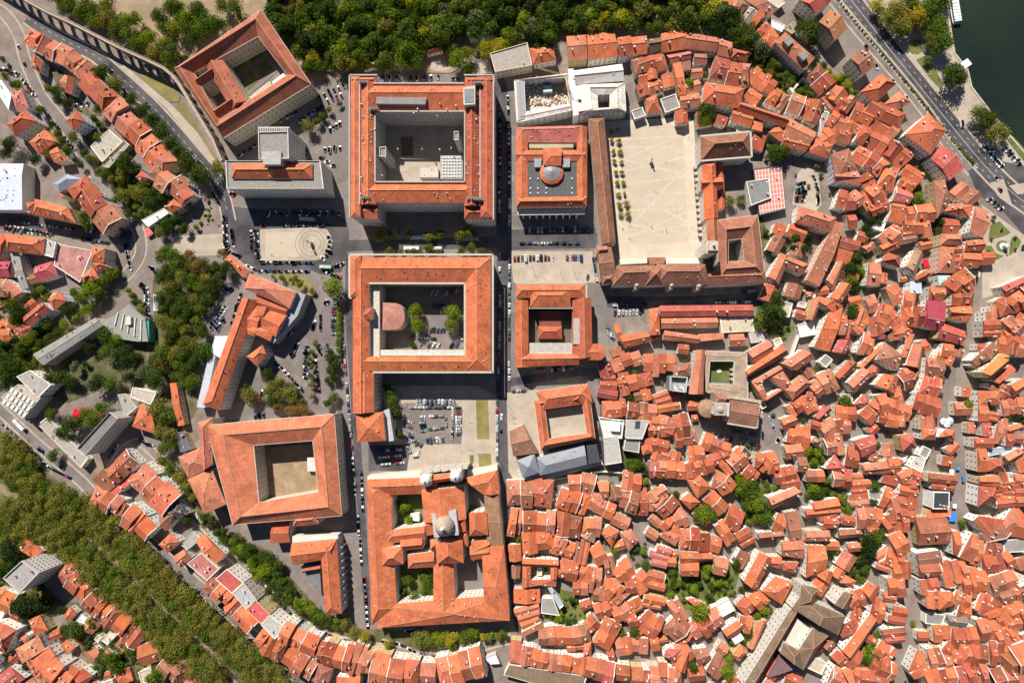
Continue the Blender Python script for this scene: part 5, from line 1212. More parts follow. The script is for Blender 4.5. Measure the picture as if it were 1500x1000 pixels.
house('white ribbed shed roof at the left picture edge',[-60,470,10,470,78,560,60,650, ][0:8],8,1,'shed','w','shed','market_shed', mat='sheet', win=False)
house('long white factory roof at the left picture edge',[-200,960,140,960,132,1230,-200,1230],12,1,'gable','w','hall','factory_hall', mat='metal', col=(.55,.58,.66), rt=.25, win=False, ends=(0,0), ridge=False)
house('walled grey yard building between the lanes',[600,975,740,830,760,850,640,985],6,.3,'flat','g', win=False, col=(.33,.3,.28))
house('concrete sports pitch terrace beside the lanes',[530,860,640,760,720,830,600,950],2,.3,'flat','g','terrace','yard_terrace', win=False, col=(.42,.38,.32))
T(0,250)
house('long salmon block on the upper side of the shaded street',[205,165,400,215,470,235,440,300,200,260][0:4] + [450,310,195,255],15,3,'hip','o')
house('orange corner block at the left end of the shaded street',[158,190,212,178,200,262,165,255],15,2,'hip','r')
house('blue-grey curved roof beside the dormered range',[310,80,395,20,482,50,350,130],13,2,'hip','m', mat='metal', ridge=False)
house('deep red low roof under the curved grey roof',[312,95,345,130,390,150,360,165][0:8],12,.6,'shed','d')
row('with dormers below the curved grey roof',[470,80,560,210,635,305],95,14,4,'rros')
row('at the green slope by the aqueduct road',[900,-5,985,50,1040,110,1095,175],90,9,4,'srbs')
house('small orange hipped house by the green slope',[965,215,1020,165,1068,215,1010,250],10,2,'hip','o')
house('low white terraced house at the red awnings',[830,290,960,220,990,250,870,330],8,.3,'flat','w')
house('red hipped house among trees above the lane bend',[795,40,830,0,875,45,830,75],8,2,'hip','d')
house('big orange-red hipped hall below the shaded street',[30,370,268,398,255,492,45,470],13,3.4,'hip','o')
house('grey flat block right of the big hipped hall',[272,402,330,420,312,510,258,494],12,.3,'flat','g', col=(.42,.4,.38))
house('wide faded pink flat-roofed hall left of the lane bend',[332,430,545,468,470,655,318,555],9,.4,'flat','p','hall','flat_roofed_hall', mat='tile', col=(.42,.2,.18), win=False)
house('orange hipped house at the corner of the pink flat hall',[540,448,618,455,610,540,535,532],14,2.4,'hip','o')
house('orange long-hipped house right of the pink flat hall',[535,530,615,525,640,565,575,600][0:8],12,2.2,'hip','r')
house('orange house at the lower corner of the pink flat hall',[470,630,545,560,585,635,500,655],12,2,'hip','o')
house('grey bent roof wing in the yard of dark cars',[60,485,115,490,170,685,130,700],9,.8,'gable','g', ends=(0,0), mat='sheet')
row('with crimson roofs around the dark yard',[150,650,230,620,320,590],60,7,2,'cc')
row('at the left picture edge below the hipped hall',[-30,580,50,580],90,8,1,'c')
row('beneath the crimson house at the left edge',[-40,660,60,670,100,720],70,9,2,'os')
house('orange hipped house at the left edge below the crimson house',[0,800,80,745,95,770,10,822],8,1.6,'gable','o', ends=(0,0))
house('white-walled house with red roof on the wooded slope',[138,855,250,768,300,815,182,915],12,2.4,'gable','r', ends=(0,0), wc=(.75,.75,.78))
house('white-walled orange house above the wooded slope',[280,755,345,700,392,762,320,820],13,2.4,'hip','o', wc=(.75,.76,.8))
row('in the hollow at the left picture edge',[0,960,60,900,150,950],70,7,3,'oso')
house('small grey kiosk roof in the tree-shaded car park',[898,725,935,725,950,820,900,820],4,.3,'flat','l','kiosk','kiosk', col=(.5,.5,.5))
row('at the left picture edge above the hollow',[-20,130 + 300,10,440],90,9,1,'r')
# curved grey garage building
t = thing('curved_garage','fan-shaped grey concrete roof beside the tree-shaded car park','building', P(740,880))
b = MB(); q = PL([600,885,680,840,755,780,850,865,868,1000,800,1000,700,985,640,950],8); b.prism([(v.x, v.y) for v in q],0,8); b.build('roof_slab', M['concrete'], t, (.27,.27,.24))
b = MB()
for i in range(5): a, c = P(690 + i * 34,830 + i * 10,8.8), P(670 + i * 38,905 + i * 22,8.8); b.bar((a.x, a.y, 8.4),(c.x, c.y, 8.4),.8,.9)
p = P(762,880,8); b.box((p.x, p.y, 9),(4,6,2)); b.build('roof_beams', M['plaster'], t, (.6,.57,.52)); flatbox(t, 'green_canopy',[855,880,872,878,875,1000,862,1000],0,7,'metal',(.06,.3,.26))
T(0,500)
house('long grey ribbed roof slanting down from the fan-shaped roof',[195,75,560,-140,605,-95,255,140],12,.8,'gable','g','hall','school_hall', mat='sheet', ends=(0,0), col=(.25,.25,.23))
house('grey-roofed institute wing behind the main avenue',[98,205,180,168,300,255,225,330],13,.4,'flat','g','institute','institute_block', col=(.36,.32,.29))
house('beige flat roof with rows of pale skylight boxes along the avenue',[8,325,108,250,240,330,135,455],13,.4,'flat','e','institute','institute_block', col=(.42,.36,.29))
T(0,500)
t = thing('skylight_block','grid of pale rooflight boxes on the beige institute roof','rooflights', P(120,330), None)
b = MB()
for i in range(6):
  for j in range(3): p = P(70 + i * 24 - j * 22,285 + i * 15 + j * 34,14); b.box((p.x, p.y, 13.8),(2.2,3.4,1.3),0,-.6)
b.build('rooflight_boxes', M['plaster'], t, (.68,.66,.62), kind='stuff')
house('row of low beige sawtooth sheds along the avenue',[222,485,280,440,510,620,470,740][0:4] + [515,690,475,740],7,.4,'flat','e','sheds','shed_row', col=(.37,.32,.28))
house('tall slab block with roof terrace above the curving lane',[455,628,652,412,700,448,505,670],20,.5,'flat','g','slab block','slab_block', par=1.4, sp=2.4, st=3, wc=(.5,.47,.44), col=(.2,.18,.17), chim=0)
house('beige flat-roofed house above the orange hipped villa',[778,268,918,300,885,372,765,325],8,.3,'flat','e', col=(.45,.4,.32))
house('orange hipped villa at the curving lane',[828,360,885,395,915,542,775,498],9,2.6,'hip','o')
house('grey flat roof left of the orange hipped villa',[690,310,740,305,805,385,740,440],7,.3,'flat','g', col=(.33,.31,.28))
house('dark grey lean-to roof beside the arts college',[1032,530,1080,530,1130,630,1060,650],6,.4,'shed','g', mat='concrete', col=(.12,.12,.13))
row('at the tip of the block above the avenue',[600,855,700,760,770,690],95,10,3,'oso')
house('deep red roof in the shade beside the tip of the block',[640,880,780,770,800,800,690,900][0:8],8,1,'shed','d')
row('along the upper terrace road above the avenue',[800,770,890,850,1000,960],115,12,3,'oso')
row('along the avenue below the slab block',[560,890,620,920,700,975],95,10,3,'rsr')
house('black-roofed corner house on the upper terrace road',[955,985,1050,925,1100,1010,1000,1060],11,2,'hip','n', mat='concrete')
T(0,750)
row('between the avenue and the upper terrace road',[700,-20,770,20,860,110],90,11,4,'roro')
house('brown-red house behind the avenue front',[930,30,1010,-30,1050,20,970,110][0:8],10,2,'gable','b')
house('orange hipped house on the avenue with grey shed behind',[930,188,1000,120,1052,172,982,238],9,2,'hip','o', hipk=1)
house('salmon house on the avenue next to the red terrace',[1018,255,1080,215,1122,265,1060,325],9,1.8,'gable','s', ends=(0,0))
house('low grey sheds behind the orange hipped house',[1060,190,1130,110,1180,150,1100,220],6,.3,'flat','g', col=(.36,.33,.3))
house('tall slab block with balconied front in the lower left corner',[25,382,135,280,235,352,120,472],27,.5,'flat','g','slab block','slab_block', par=1.2, sp=2.2, st=2.9, wc=(.56,.52,.48), col=(.33,.31,.3))
house('orange-brown house left of the balconied slab block',[95,180,150,135,258,225,190,265],9,1.8,'gable','o', ends=(0,0))
row('facing the avenue park from its lower left',[375,350,430,400,510,470],90,10,3,'ror')
row('facing the avenue park, second block down',[535,495,590,550,680,620],95,10,4,'oro')
row('facing the avenue park, third block down',[690,640,740,680],85,9,1,'o')
row('facing the avenue park, fourth block down',[740,690,820,760],95,9,2,'rr')
row('facing the avenue park, fifth block down',[830,830,920,800],90,8,1,'o')
row('facing the avenue park, sixth block down',[960,870,1050,950],110,8,2,'bb')
row('facing the avenue park, seventh block down',[1100,990,1160,1040],90,8,1,'p')
house('beige flat terrace roof behind the park-front houses',[595,750,660,675,695,705,630,775],6,.3,'flat','e', col=(.58,.5,.4))
house('orange hipped house at the inner lane, lower left',[165,630,235,600,285,690,205,722],9,2,'hip','o')
row('curving along the inner lane of the lower left corner',[190,780,230,860,310,950,400,1010],120,13,5,'oroos')
row('at the left edge of the lower left corner',[-20,500,50,530],90,9,2,'os')
row('at the left edge beside the inner lane',[-20,700,40,730],100,12,2,'ro')
house('orange-red house with rows of roof windows in the lower left corner',[-30,970,60,900,150,970,70,1030],10,1.5,'gable','d', sky=6, ends=(0,0))
row('in the back gardens of the lower left corner',[700,960,760,940],40,4,1,'o')
house('small white garden house with terraces',[440,640,480,590,520,620,470,680],4,.3,'flat','w')
row('below the back gardens',[400,930,480,990],90,9,2,'rr')
T(250,750)
house('orange house between two roads under the garden slope',[145,165,200,125,322,245,268,302],12,2.2,'gable','o', ends=(0,0))
house('wide pinkish flat terrace roof above the avenue',[95,300,180,235,285,330,215,400],11,.4,'flat','p', col=(.43,.17,.14), mat='tile')
house('deep red flat roof with two grey lift boxes',[262,390,330,330,345,345,428,415][0:4] + [428,412,360,475],16,.5,'flat','d', col=(.45,.1,.08), mat='tile', chim=0)
house('light grey flat roof above the crimson roof',[362,472,430,412,508,515,440,565],16,.4,'flat','g', col=(.4,.38,.37))
house('crimson-pink flat roof in the curved row',[440,568,500,515,585,598,530,655],16,.4,'flat','c', mat='metal', col=(.55,.1,.1))
house('light grey flat roof below the crimson roof',[530,658,585,600,682,680,610,742],16,.4,'flat','g', col=(.42,.4,.38))
row('fronting the avenue under the garden slope',[220,400,290,460,340,510,400,575,480,660],70,10,6,'oosro')
row('fronting the avenue below the grey roofs',[530,720,590,770,650,800],90,10,3,'oro')
row('on the curve above the avenue, with white gables',[655,700,730,740,800,780,850,800],100,13,3,'ooo')
row('fronting the avenue near its lower end',[690,830,760,880,850,940,900,960],95,10,4,'osrp')
row('along the lower curve of the terrace road',[860,800,950,830,1060,860],110,12,4,'orso')
T(500,750)
row('along the lower curve of the terrace road, middle block',[60,850,130,880,180,890],110,12,3,'sos')
row('with long orange roofs below the cathedral garden',[180,905,290,930,440,950],130,12,3,'ooo', var=.3)
row('standing alone in the gap of the terrace road',[470,930,550,935],100,12,1,'s')
row('below the cathedral, right-hand block',[570,940,690,915,830,880],110,12,4,'ooro', var=.4)
row('at the bottom picture edge below the terrace',[0,1000,90,1010],70,9,2,'oo')
house('white tent-like roof by the stairs',[835,850,905,825,930,885,875,890][0:8],5,.4,'flat','w','canopy','stair_canopy', mat='metal', win=False, col=(.6,.6,.62))
# ================================================================== THE OLD TOWN
HF = .77
T(700,0)
house('grey flat-roofed school block with white roof box at the wood\'s edge',[72,315,290,252,320,385,100,425],13,.5,'flat','g','school','school_block', par=.8, wc=(.66,.57,.42), col=(.36,.31,.27))
house('orange hipped house right of the grey school block',[302,285,440,275,460,355,325,380],9,2.6,'hip','o')
for i, f in enumerate(([518,215,632,205,642,350,530,360],[637,203,800,190,820,332,646,355],[815,222,895,210,900,325,826,335],[897,220,988,210,992,318,900,328])):
  house(f"tall terrace house with {['salmon','wide red-brown','brown','rust'][i]} roof, {ORD(i + 1)} from the left beneath the wood", f, 12,2.6,'gable','soro'[i], ends=(0,0), group='terrace beneath the wood')
row('on the left of the houses above the sand court',[925,395,1010,370,1095,345],75,10,3,'osr')
row('in the middle of the courtyard houses above the sand court',[945,455,1045,435],60,9,2,'oo')
row('beneath the courtyard houses above the sand court',[965,530,1045,505],70,9,2,'or')
house('red hipped end house pointing at the sand court',[978,580,1048,555,1072,660,992,668],9,2.6,'hip','o')
house('small red garden house in the wood',[522,140,572,128,575,175,528,185],4,1.4,'hip','d','garden house','garden_house')
T(500,0)
house('long orange shed under the wood, left one',[110,380,230,345,235,385,130,412],5,1.6,'gable','r','outbuilding','garden_shed', ends=(0,0))
house('orange shed beside the sandy yard at the wood\'s edge',[490,300,590,265,595,300,500,325],5,1.4,'gable','o','outbuilding','garden_shed', ends=(0,0))
house('greenhouse with white ribbed roof at the wood\'s edge',[750,200,888,188,890,225,752,238],5,1.6,'gable','w','greenhouse','greenhouse', mat='sheet', ends=(0,0), col=(.62,.62,.62))
S('sandy_yard','earth',480,320,630,290,700,400,640,430,480,430); S('sandy_yard','paving',520,370,600,355,640,400,600,420,530,415); S('sandy_yard','paving',745,420,790,380,870,350,890,430,780,440)
T(950,0)
for i, (f, tn) in enumerate((([0,232,70,222,72,295,0,305],'k'),([72,200,210,165,212,290,72,312],'o'),([212,190,405,222,400,305,210,285],'s'),([412,228,490,250,475,342,402,325],'s'),([492,285,592,308,575,365,482,342],'r'))):
  house(f"{TONE[tn][1]} roofed terrace house, {ORD(i + 1)} from the left on the curve beneath the wood", f, 11,2.6,'gable' if i < 4 else 'hip', tn, ends=(0,0) if i < 4 else (1,1), group='terrace on the curve beneath the wood')
house('pinkish L-roof top of the walled garden houses',[105,325,245,300,250,345,128,375],9,1.6,'gable','p', ends=(0,0))
house('long red-orange roof running down to the sand court corner',[140,375,190,362,222,555,178,562],10,1.6,'gable','o', ends=(0,0))
house('salmon house closing the walled garden',[180,562,300,545,300,628,186,638],9,2,'gable','s', ends=(0,0))
house('dark red small house in the walled garden',[192,350,246,345,246,415,202,420],8,1.2,'shed','b')
house('brown gabled house over the walled garden',[266,315,340,318,340,380,264,372],9,1.6,'gable','b', ends=(0,0))
row('behind the big hipped orange building',[400,400,480,420,590,430],100,11,3,'ops')
house('big orange hipped building behind the palace hall',[332,480,562,520,532,635,312,605],14,3.6,'hip','o','residence','residence', wc=(.72,.68,.6))
house('long orange building slanting right of the big hipped one',[540,598,822,690,800,742,515,648],13,2.8,'gable','o','residence','residence', ends=(1,0))
house('orange wing at the lane behind the palace hall',[492,640,615,672,598,750,480,712],11,2.2,'gable','o', ends=(0,0))
house('small red hipped house with shaded yard behind',[700,778,762,730,800,780,772,832],10,2,'hip','o')
house('small red lean-to between the slanting building and its yard',[612,705,672,722,660,778,600,762],10,1.4,'shed','o')
house('orange house with a row of dormers over the car park',[820,690,985,778,935,860,790,800][0:8],13,2.2,'gable','s', ends=(0,0), sky=3)
house('bright orange house under the dormered one',[790,800,950,835,920,892,778,855],12,1.8,'gable','o', ends=(0,0))
house('orange end house above the car park',[962,800,1082,850,1050,928,930,892],11,2,'hip','o')
row('stepping down behind the slanting building',[600,430,660,480,730,520],75,8,4,'sros')
row('stepping down towards the pale garden wall',[715,545,800,590],80,8,2,'so')
row('of four square roofs inside the pale garden wall',[830,600,900,625,1000,660],90,8,3,'sos')
row('at the top picture edge right of the wood',[380,0,460,35,540,85],75,9,3,'oso')
row('at the top picture edge, beside the steep lane',[560,110,620,150],80,9,2,'og')
row('of deep roofs at the top, right of the wood',[640,170,700,230,680,270],90,9,3,'odo')
house('white flat house at the steep lane',[720,115,800,150,780,190,720,160],6,.3,'flat','w')
house('long apartment block with two grey roof huts',[735,250,800,190,975,342,912,415],17,2.6,'hip','s','apartment block','apartment_block', st=3.1, chim=0, col=(.42,.15,.08))
for x, y in ((815,250),(902,333)):
  p = P(x, y, 16); b = MB(); b.box((p.x, p.y, 16),(5,5.4,3),0,.7); o = b.build('roof_hut', M['concrete'], None, (.25,.24,.23)); o.location = (0,0,0); tag(o, f"grey square hut on the long apartment block, {'upper left' if x < 850 else 'lower right'} one", 'roof hut','grey roof huts')
house('red-roofed block at the top picture edge by the river road',[880,0,980,-60,1070,10,980,80],16,2.5,'gable','d','apartment block','apartment_block', st=3.1, ends=(0,0))
house('brown-orange apartment house on the river road',[998,130,1062,55,1168,165,1090,240],17,2.6,'gable','s','apartment block','apartment_block', ends=(0,0), st=3.1, col=(.4,.17,.08))
house('beige flat roof near the top picture edge',[690,0,740,-40,800,20,760,50],6,.3,'flat','e')
house('brown garden-topped house near the top picture edge',[540,-10,640,-30,740,70,700,110],9,1.5,'gable','b', ends=(0,0))
house('dark grey flat house below the huts block',[790,170,850,130,880,170,840,200],7,.3,'flat','g')
row('beyond the pale wall, running down the lane',[955,420,1010,480,1060,530,1110,590,1180,640],110,9,5,'srso')
row('below the pale garden wall',[1060,690,1120,730,1180,740],90,8,3,'ors')
row('below the pale garden wall, lower terrace',[1020,780,1090,780,1160,800],60,8,3,'sro')
house('grey sheds inside the pale wall',[1000,700,1030,650,1060,660,1010,780],6,.3,'flat','g', win=False)
T(1200,0)
house('brown house with shed dormers on the river road',[180,342,245,285,330,385,252,445],15,2.4,'gable','b','apartment block','apartment_block', st=3.1, ends=(0,0))
house('big two-tone orange hipped hall on the river road',[236,542,362,432,455,470,452,525,330,600][0:2] + [362,432,450,490,340,600],14,4,'hip','o','hall','hall')
house('salmon hipped house below the two-tone hall',[375,612,470,532,535,598,455,650],12,2.6,'hip','s')
row('of brown roofs below the two-tone hall',[290,620,380,670,480,710],90,11,2,'rb')
house('grand orange hotel with corner roof tower on the river road',[500,790,640,662,742,768,655,905],17,4.2,'hip','o','hotel','hotel', sp=2.6, chim=2)
house('red house with dormers below the hotel',[650,930,720,848,850,985,760,1060],14,2,'gable','d', ends=(0,0), sky=3)
house('salmon square house above the two-tone hall\'s lane',[32,570,98,500,168,552,110,632],10,2.4,'gable','o', ends=(0,0))
house('salmon long house left of the two-tone hall',[112,640,180,555,218,592,160,672],10,1.8,'gable','s', ends=(0,0))
row('between the pale wall and the hotel, top line',[200,660,300,700,400,760,440,790],90,9,5,'osro')
row('between the pale wall and the hotel, second line',[230,780,320,820,420,870,500,940],95,9,5,'rosr')
row('between the pale wall and the hotel, third line',[190,720,250,770],60,8,2,'os')
row('of red-roofed houses under the hill car park',[230,900,300,940,370,1000],90,10,3,'oro')
row('at the lower end of the pale wall',[10,830,70,800],80,9,2,'oo')
house('big brown block with white window walls, over the car park',[68,905,172,870,225,1000,100,1060],14,2.6,'hip','b','apartment block','apartment_block', st=3.1, wc=(.7,.7,.74))
T(1200,250)
house('pink and brown roofed block with white window walls',[85,20,225,0,240,90,90,60],14,2,'gable','s', wc=(.7,.7,.74), ends=(0,0))
row('below the block with white window walls',[110,170,180,190,240,150],80,11,3,'rsr')
row('down the lane right of the window-walled block',[270,20,300,80],70,9,2,'ro')
row('between hotel and garden court, upper line',[360,40,430,60],110,10,2,'oo')
row('on the bend beside the shaded garden court',[560,20,520,80,480,160,470,230,450,290],75,11,5,'opoo', k='x')
row('left of the bend lane',[250,190,320,150,360,110],110,10,3,'oso')
row('left of the bend lane, lower line',[240,260,310,210,400,190],60,10,3,'bro')
row('in the middle of the bend',[180,300,250,290],80,9,2,'or')
row('behind the long convent roof',[190,350,170,420],70,9,3,'orr', k='x')
row('below the shaded garden court',[520,260,590,260,650,250],90,11,3,'oro')
row('below the shaded garden court, second line',[500,320,590,330,650,320],80,11,3,'sro')
row('below the shaded garden court, third line',[490,370,500,420],80,10,2,'ob', k='x')
house('large brown-orange L-roof beside the parked lane',[665,60,760,90,770,190,680,280][0:2] + [735,50,770,180,690,280],13,2.6,'hip','b')
house('orange roof closing the garage yard near the roundabout',[720,240,780,190,905,205,880,275],12,2.6,'hip','o')
house('long orange-red bank roof facing the roundabout gardens',[915,205,995,240,960,395,880,360],16,3,'gable','s','bank','bank_building', ends=(1,0), wc=(.75,.72,.66))
house('roof with terrace at the foot of the bank roof',[860,410,960,400,965,465,850,475],14,2,'gable','o', ends=(0,0), chim=3)
house('orange house with grey attic, facing the gardens',[835,480,950,485,930,570,820,560],14,2.4,'gable','o', ends=(0,0))
house('big salmon house with white front on the shopping street',[712,370,835,375,840,435,705,440],14,2.2,'hip','s')
house('large salmon hipped house on the shopping street',[708,442,790,450,800,600,695,600],14,3,'hip','s', chim=2)
row('with four small gabled dormers behind the shopping street',[800,450,805,580],60,12,4,'rrrr', k='x')
house('greenish glass-roofed house on the shopping street',[690,610,765,610,770,665,700,672],12,.6,'hip','l', mat='metal', col=(.42,.5,.5), ridge=False)
row('at the lane left of the shopping street',[380,440,430,400,480,350],90,11,3,'ors')
house('pinkish house with crossing ridges above the brown convent hall',[350,440,420,400,475,450,370,490],11,2,'gable','o', ends=(0,0))
house('dark red hipped house with shaded court',[358,530,400,480,470,500,475,570],12,3,'hip','r')
house('weathered brown roofed chapel with curved wall',[510,560,560,460,612,490,560,620],12,2,'gable','k','chapel','chapel', ends=(0,0), col=(.34,.2,.12))
house('salmon house left of the ruined shaded court',[290,535,358,542,350,680,275,670],11,2.2,'gable','s', ends=(1,1))
row('above the blue metal roof',[600,600,620,630],80,11,2,'or')
house('pale blue metal-roofed house with dark ribs',[530,650,595,645,600,720,525,720],10,.8,'shed','l', mat='metal', col=(.42,.47,.52))
row('below the blue metal roof, left side',[500,760,560,770],110,11,2,'oo')
row('below the blue metal roof, lower line',[490,850,560,850,620,850],100,11,3,'oro')
house('bright orange house above the crimson roof',[645,675,742,690,720,765,640,755],13,2,'gable','o', ends=(0,0))
house('long crimson sheet roof in the shopping street',[628,755,745,770,700,935,608,912],13,3,'gable','c', rt=.7, mat='metal', col=(.32,.045,.07), ends=(0,0))
row('facing the lane right of the crimson roof',[770,700,830,640,870,620],110,13,2,'or')
row('right of the crimson roof, middle line',[780,740,890,750],90,13,2,'or')
house('large orange house right of the crimson roof',[755,800,890,790,870,890,760,860],14,2.6,'gable','o', ends=(1,0))
house('large red hipped house below the crimson roof',[715,890,855,940,830,1020,690,980],13,2.6,'gable','d', ends=(0,0))
house('orange house by the gardens with two chimneys',[830,600,915,615,905,720,815,700],14,2.4,'hip','o')
row('on the narrow street below the gardens',[935,800,925,880,905,960],90,13,3,'sro', k='x')
house('long red arcade roof in the right-hand corner',[1060,680,1220,610,1240,650,1090,740],12,2,'gable','d', ends=(0,0), sky=4)
house('red roof with valley below the arcade roof',[1030,760,1090,730,1130,830,1060,860],11,2.4,'hip','r')
row('small roofs below the arcade roof',[965,740,1020,720],70,11,2,'sr')
row('at the right picture edge under the arcade',[1120,790,1170,740,1220,720],90,11,3,'oro')
row('with white gables on the narrow street corner',[975,900,1040,900],130,12,2,'so', k='x')
house('salmon house with brown back at the right edge',[1100,920,1160,865,1220,920,1150,985],12,2.4,'gable','s', ends=(0,0))
row('below the dark alley at the right edge',[1050,980,1120,960],60,10,2,'ro')
row('in the upper middle of the old town, first line',[280,790,330,780],80,9,2,'sb')
row('in the upper middle of the old town, second line',[230,830,260,870,200,930],70,9,3,'ooo', k='x')
row('in the upper middle of the old town, third line',[340,830,400,850,440,900],90,10,4,'orso')
row('in the upper middle of the old town, fourth line',[300,910,370,900],90,10,2,'dr')
row('beside the long college roof',[130,900,190,910],70,9,2,'ro')
row('in the upper middle of the old town, fifth line',[430,740,480,720],60,9,2,'oo')
row('in the upper middle of the old town, sixth line',[470,900,500,960],90,10,2,'so')
T(950,250)
house('salmon terrace restaurant roof with grid of pale squares',[615,-10,780,-30,805,225,650,262],6,.3,'flat','p','terrace building','terrace_building', mat='metal', col=(.6,.2,.16), win=False, wc=(.1,.12,.16))
T(950,250)
b = MB()
for i in range(9):
  a, c = P(625 + i * 19,-8 - i * 2,4.8), P(655 + i * 18,255 - i * 4,4.8); b.bar((a.x, a.y, 4.68),(c.x, c.y, 4.68),.35,.12)
  a, c = P(618 + i * 4,5 + i * 29,4.8), P(782 + i * 3,-15 + i * 29,4.8); b.bar((a.x, a.y, 4.7),(c.x, c.y, 4.7),.35,.12)
o = b.build('terrace_grid', M['white']); tag(o, 'pale grid of beams laid over the salmon terrace roof','roof grid')
house('grey flat roof on the salmon terrace',[570,65,705,45,718,160,600,205],8,.4,'flat','g', col=(.22,.22,.21), win=False)
house('long convent roof slanting beside the hill car park',[1095,300,1148,305,1000,680,925,640],13,3,'gable','s','convent','convent_range', ends=(0,1), col=(.38,.14,.08), sky=5)
house('salmon hipped range under the hill car park',[880,205,1100,275,1075,365,860,300],13,3,'hip','s','convent','convent_range')
house('orange L-shaped seminary range by the steps, upper part',[770,480,938,548,905,610,760,545],12,2.8,'hip','s','seminary','seminary_range')
house('orange L-shaped seminary range by the steps, left part',[700,620,772,485,825,510,762,668],12,2.4,'gable','s','seminary','seminary_range', ends=(0,0))
house('salmon U-shaped college, left arm',[930,870,965,750,1010,770,965,880],12,1.6,'gable','s','college','college_range', ends=(0,0))
house('salmon U-shaped college, top arm',[960,745,1000,735,1140,790,1090,840],12,2.4,'gable','o','college','college_range', ends=(0,0))
house('salmon U-shaped college, long right arm',[1060,820,1140,800,1060,1060,970,1030],12,2.4,'gable','o','college','college_range', ends=(0,0))
house('orange range between college and convent',[1045,640,1110,530,1150,540,1085,700],11,1.8,'gable','s', ends=(0,0))
house('orange gabled house right of the U-shaped college',[1060,740,1130,650,1190,680,1130,780],11,2.4,'gable','o', ends=(0,0))
house('orange roof dropping beside the U-shaped college',[1140,980,1160,880,1190,880,1180,990],9,1.2,'gable','r', ends=(0,0))
house('low red colonnade roof above the cathedral street',[68,790,610,785,612,850,68,856],8,1.6,'gable','d','colonnade range','long_range', ends=(0,0), sp=3)
house('second low red roof below the colonnade range',[72,865,405,860,405,918,74,925],7,1.4,'gable','s','colonnade range','long_range', ends=(0,0))
house('orange hipped block at the left end of the colonnade',[0,810,62,800,68,960,10,965],12,2.4,'hip','o')
house('long salmon roof beneath the colonnade',[95,935,300,965,295,1010,85,990],9,1.6,'gable','s', ends=(0,0))
house('sandy flat terrace right of the colonnade roofs',[415,860,610,855,620,940,430,950],5,.4,'flat','e', win=False)
house('salmon roof beneath the sandy terrace',[300,955,440,950,440,985,300,1000],8,1,'shed','s')
house('grey stone terrace at the stairs by the round trees',[585,950,650,925,690,1000,600,1010],6,.4,'flat','g', win=False, col=(.4,.37,.36))
T(700,250)
house('orange house at the stepped street',[795,905,850,960,960,940,1000,1000,830,1010][0:2] + [830,900,850,990,820,1000],9,1.6,'gable','o', ends=(0,0))
house('long orange range right of the stepped street',[830,965,990,940,1020,1000,860,1040],10,2,'gable','o', ends=(1,1))
T(700,500)
row('just right of the letters faculty',[790,145,870,115,950,90],55,8,3,'sor')
row('running right from the letters faculty',[980,137,1070,135,1150,140],62,9,4,'sros')
house('grey-brown hipped roof above the ruined tower',[1140,140,1245,120,1245,200,1150,205],10,2,'hip','b')
row('around the small walled lawn',[850,190,860,250],60,9,2,'or', k='x')
row('beneath the small walled lawn',[830,260,900,240,985,220],80,9,3,'oor')
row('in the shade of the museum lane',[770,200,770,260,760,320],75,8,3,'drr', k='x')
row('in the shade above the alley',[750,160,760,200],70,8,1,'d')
row('on the bend over the white roof terrace',[740,400,830,395,870,385],85,8,3,'roo')
row('above the grey modern block',[880,400,960,410,1040,415],90,8,3,'rbs')
row('round the yard left of the ruined tower',[920,320,1010,300],60,8,2,'bo')
row('left of the ruined tower',[1080,300,1100,350,1110,400],100,9,3,'oor', k='x')
row('left of the cathedral square, first line',[1000,515,1090,510,1150,510],85,9,3,'soo')
row('left of the cathedral square, second line',[960,620,1040,600,1110,620],75,9,3,'sor')
row('left of the cathedral square, third line',[1030,650,1100,670,1180,690],70,9,3,'oos')
row('above the round hedge garden',[1010,750,1100,745,1190,760],80,9,3,'ops')
row('below the museum terrace',[535,835,610,830,675,850],95,9,2,'os')
house('tall salmon gabled house below the museum terrace',[695,820,768,822,765,920,730,925],10,2.4,'gable','s', ends=(0,1))
row('left of the round hedge garden',[850,815,950,830],95,9,2,'oo')
row('below the round hedge garden',[790,890,860,905,950,935,1030,930],90,9,5,'bsrob')
row('right of the round hedge garden',[1030,880,1070,940,1120,990],85,9,3,'osr')
row('with white walls at the lane end',[490,905,560,930,640,960],100,9,3,'oso')
row('with white walls right of the lane end',[660,930,720,960,790,990],80,9,3,'oso')
row('below the museum at the central street',[185,890,290,885,410,900],120,9,3,'oso', var=.4)
T(700,750)
row('at the top of the lower town by the central street',[190,60,250,70],110,9,2,'so')
row('in the second line by the central street',[270,60,340,60,400,65],110,9,2,'oo')
row('in the upper lower-town block',[400,60,490,70,600,85],115,9,3,'rsr')
row('in the upper lower-town block, right end',[620,75,710,90],90,9,2,'os')
row('of long roofs over the courtyard palace',[275,175,350,170,435,160],95,10,2,'os', var=.4)
row('of stepped roofs above the main lane',[440,180,500,200,560,225],85,9,3,'oos')
row('of stepped roofs by the brown roof',[570,235,640,250],95,9,3,'bor', k='x')
house('weathered brown roof among bright ones',[590,130,640,105,700,120,680,180],9,1.6,'gable','k', ends=(0,0), col=(.36,.22,.15))
row('at the fork of the main lane',[680,260,740,230],110,9,2,'os')
house('orange hipped house above the small green yard',[720,120,765,75,830,112,785,205],10,2.4,'hip','o')
house('orange hipped corner house right of the small green yard',[835,120,900,98,945,165,885,228],10,2.4,'hip','s')
row('along the inner ring lane, upper side',[745,320,800,310],110,9,2,'wo')
row('along the inner ring lane, upper right side',[810,370,860,350,900,330],80,9,3,'oos')
row('along the inner ring lane, right end',[870,440,930,430,990,370],85,9,3,'oro')
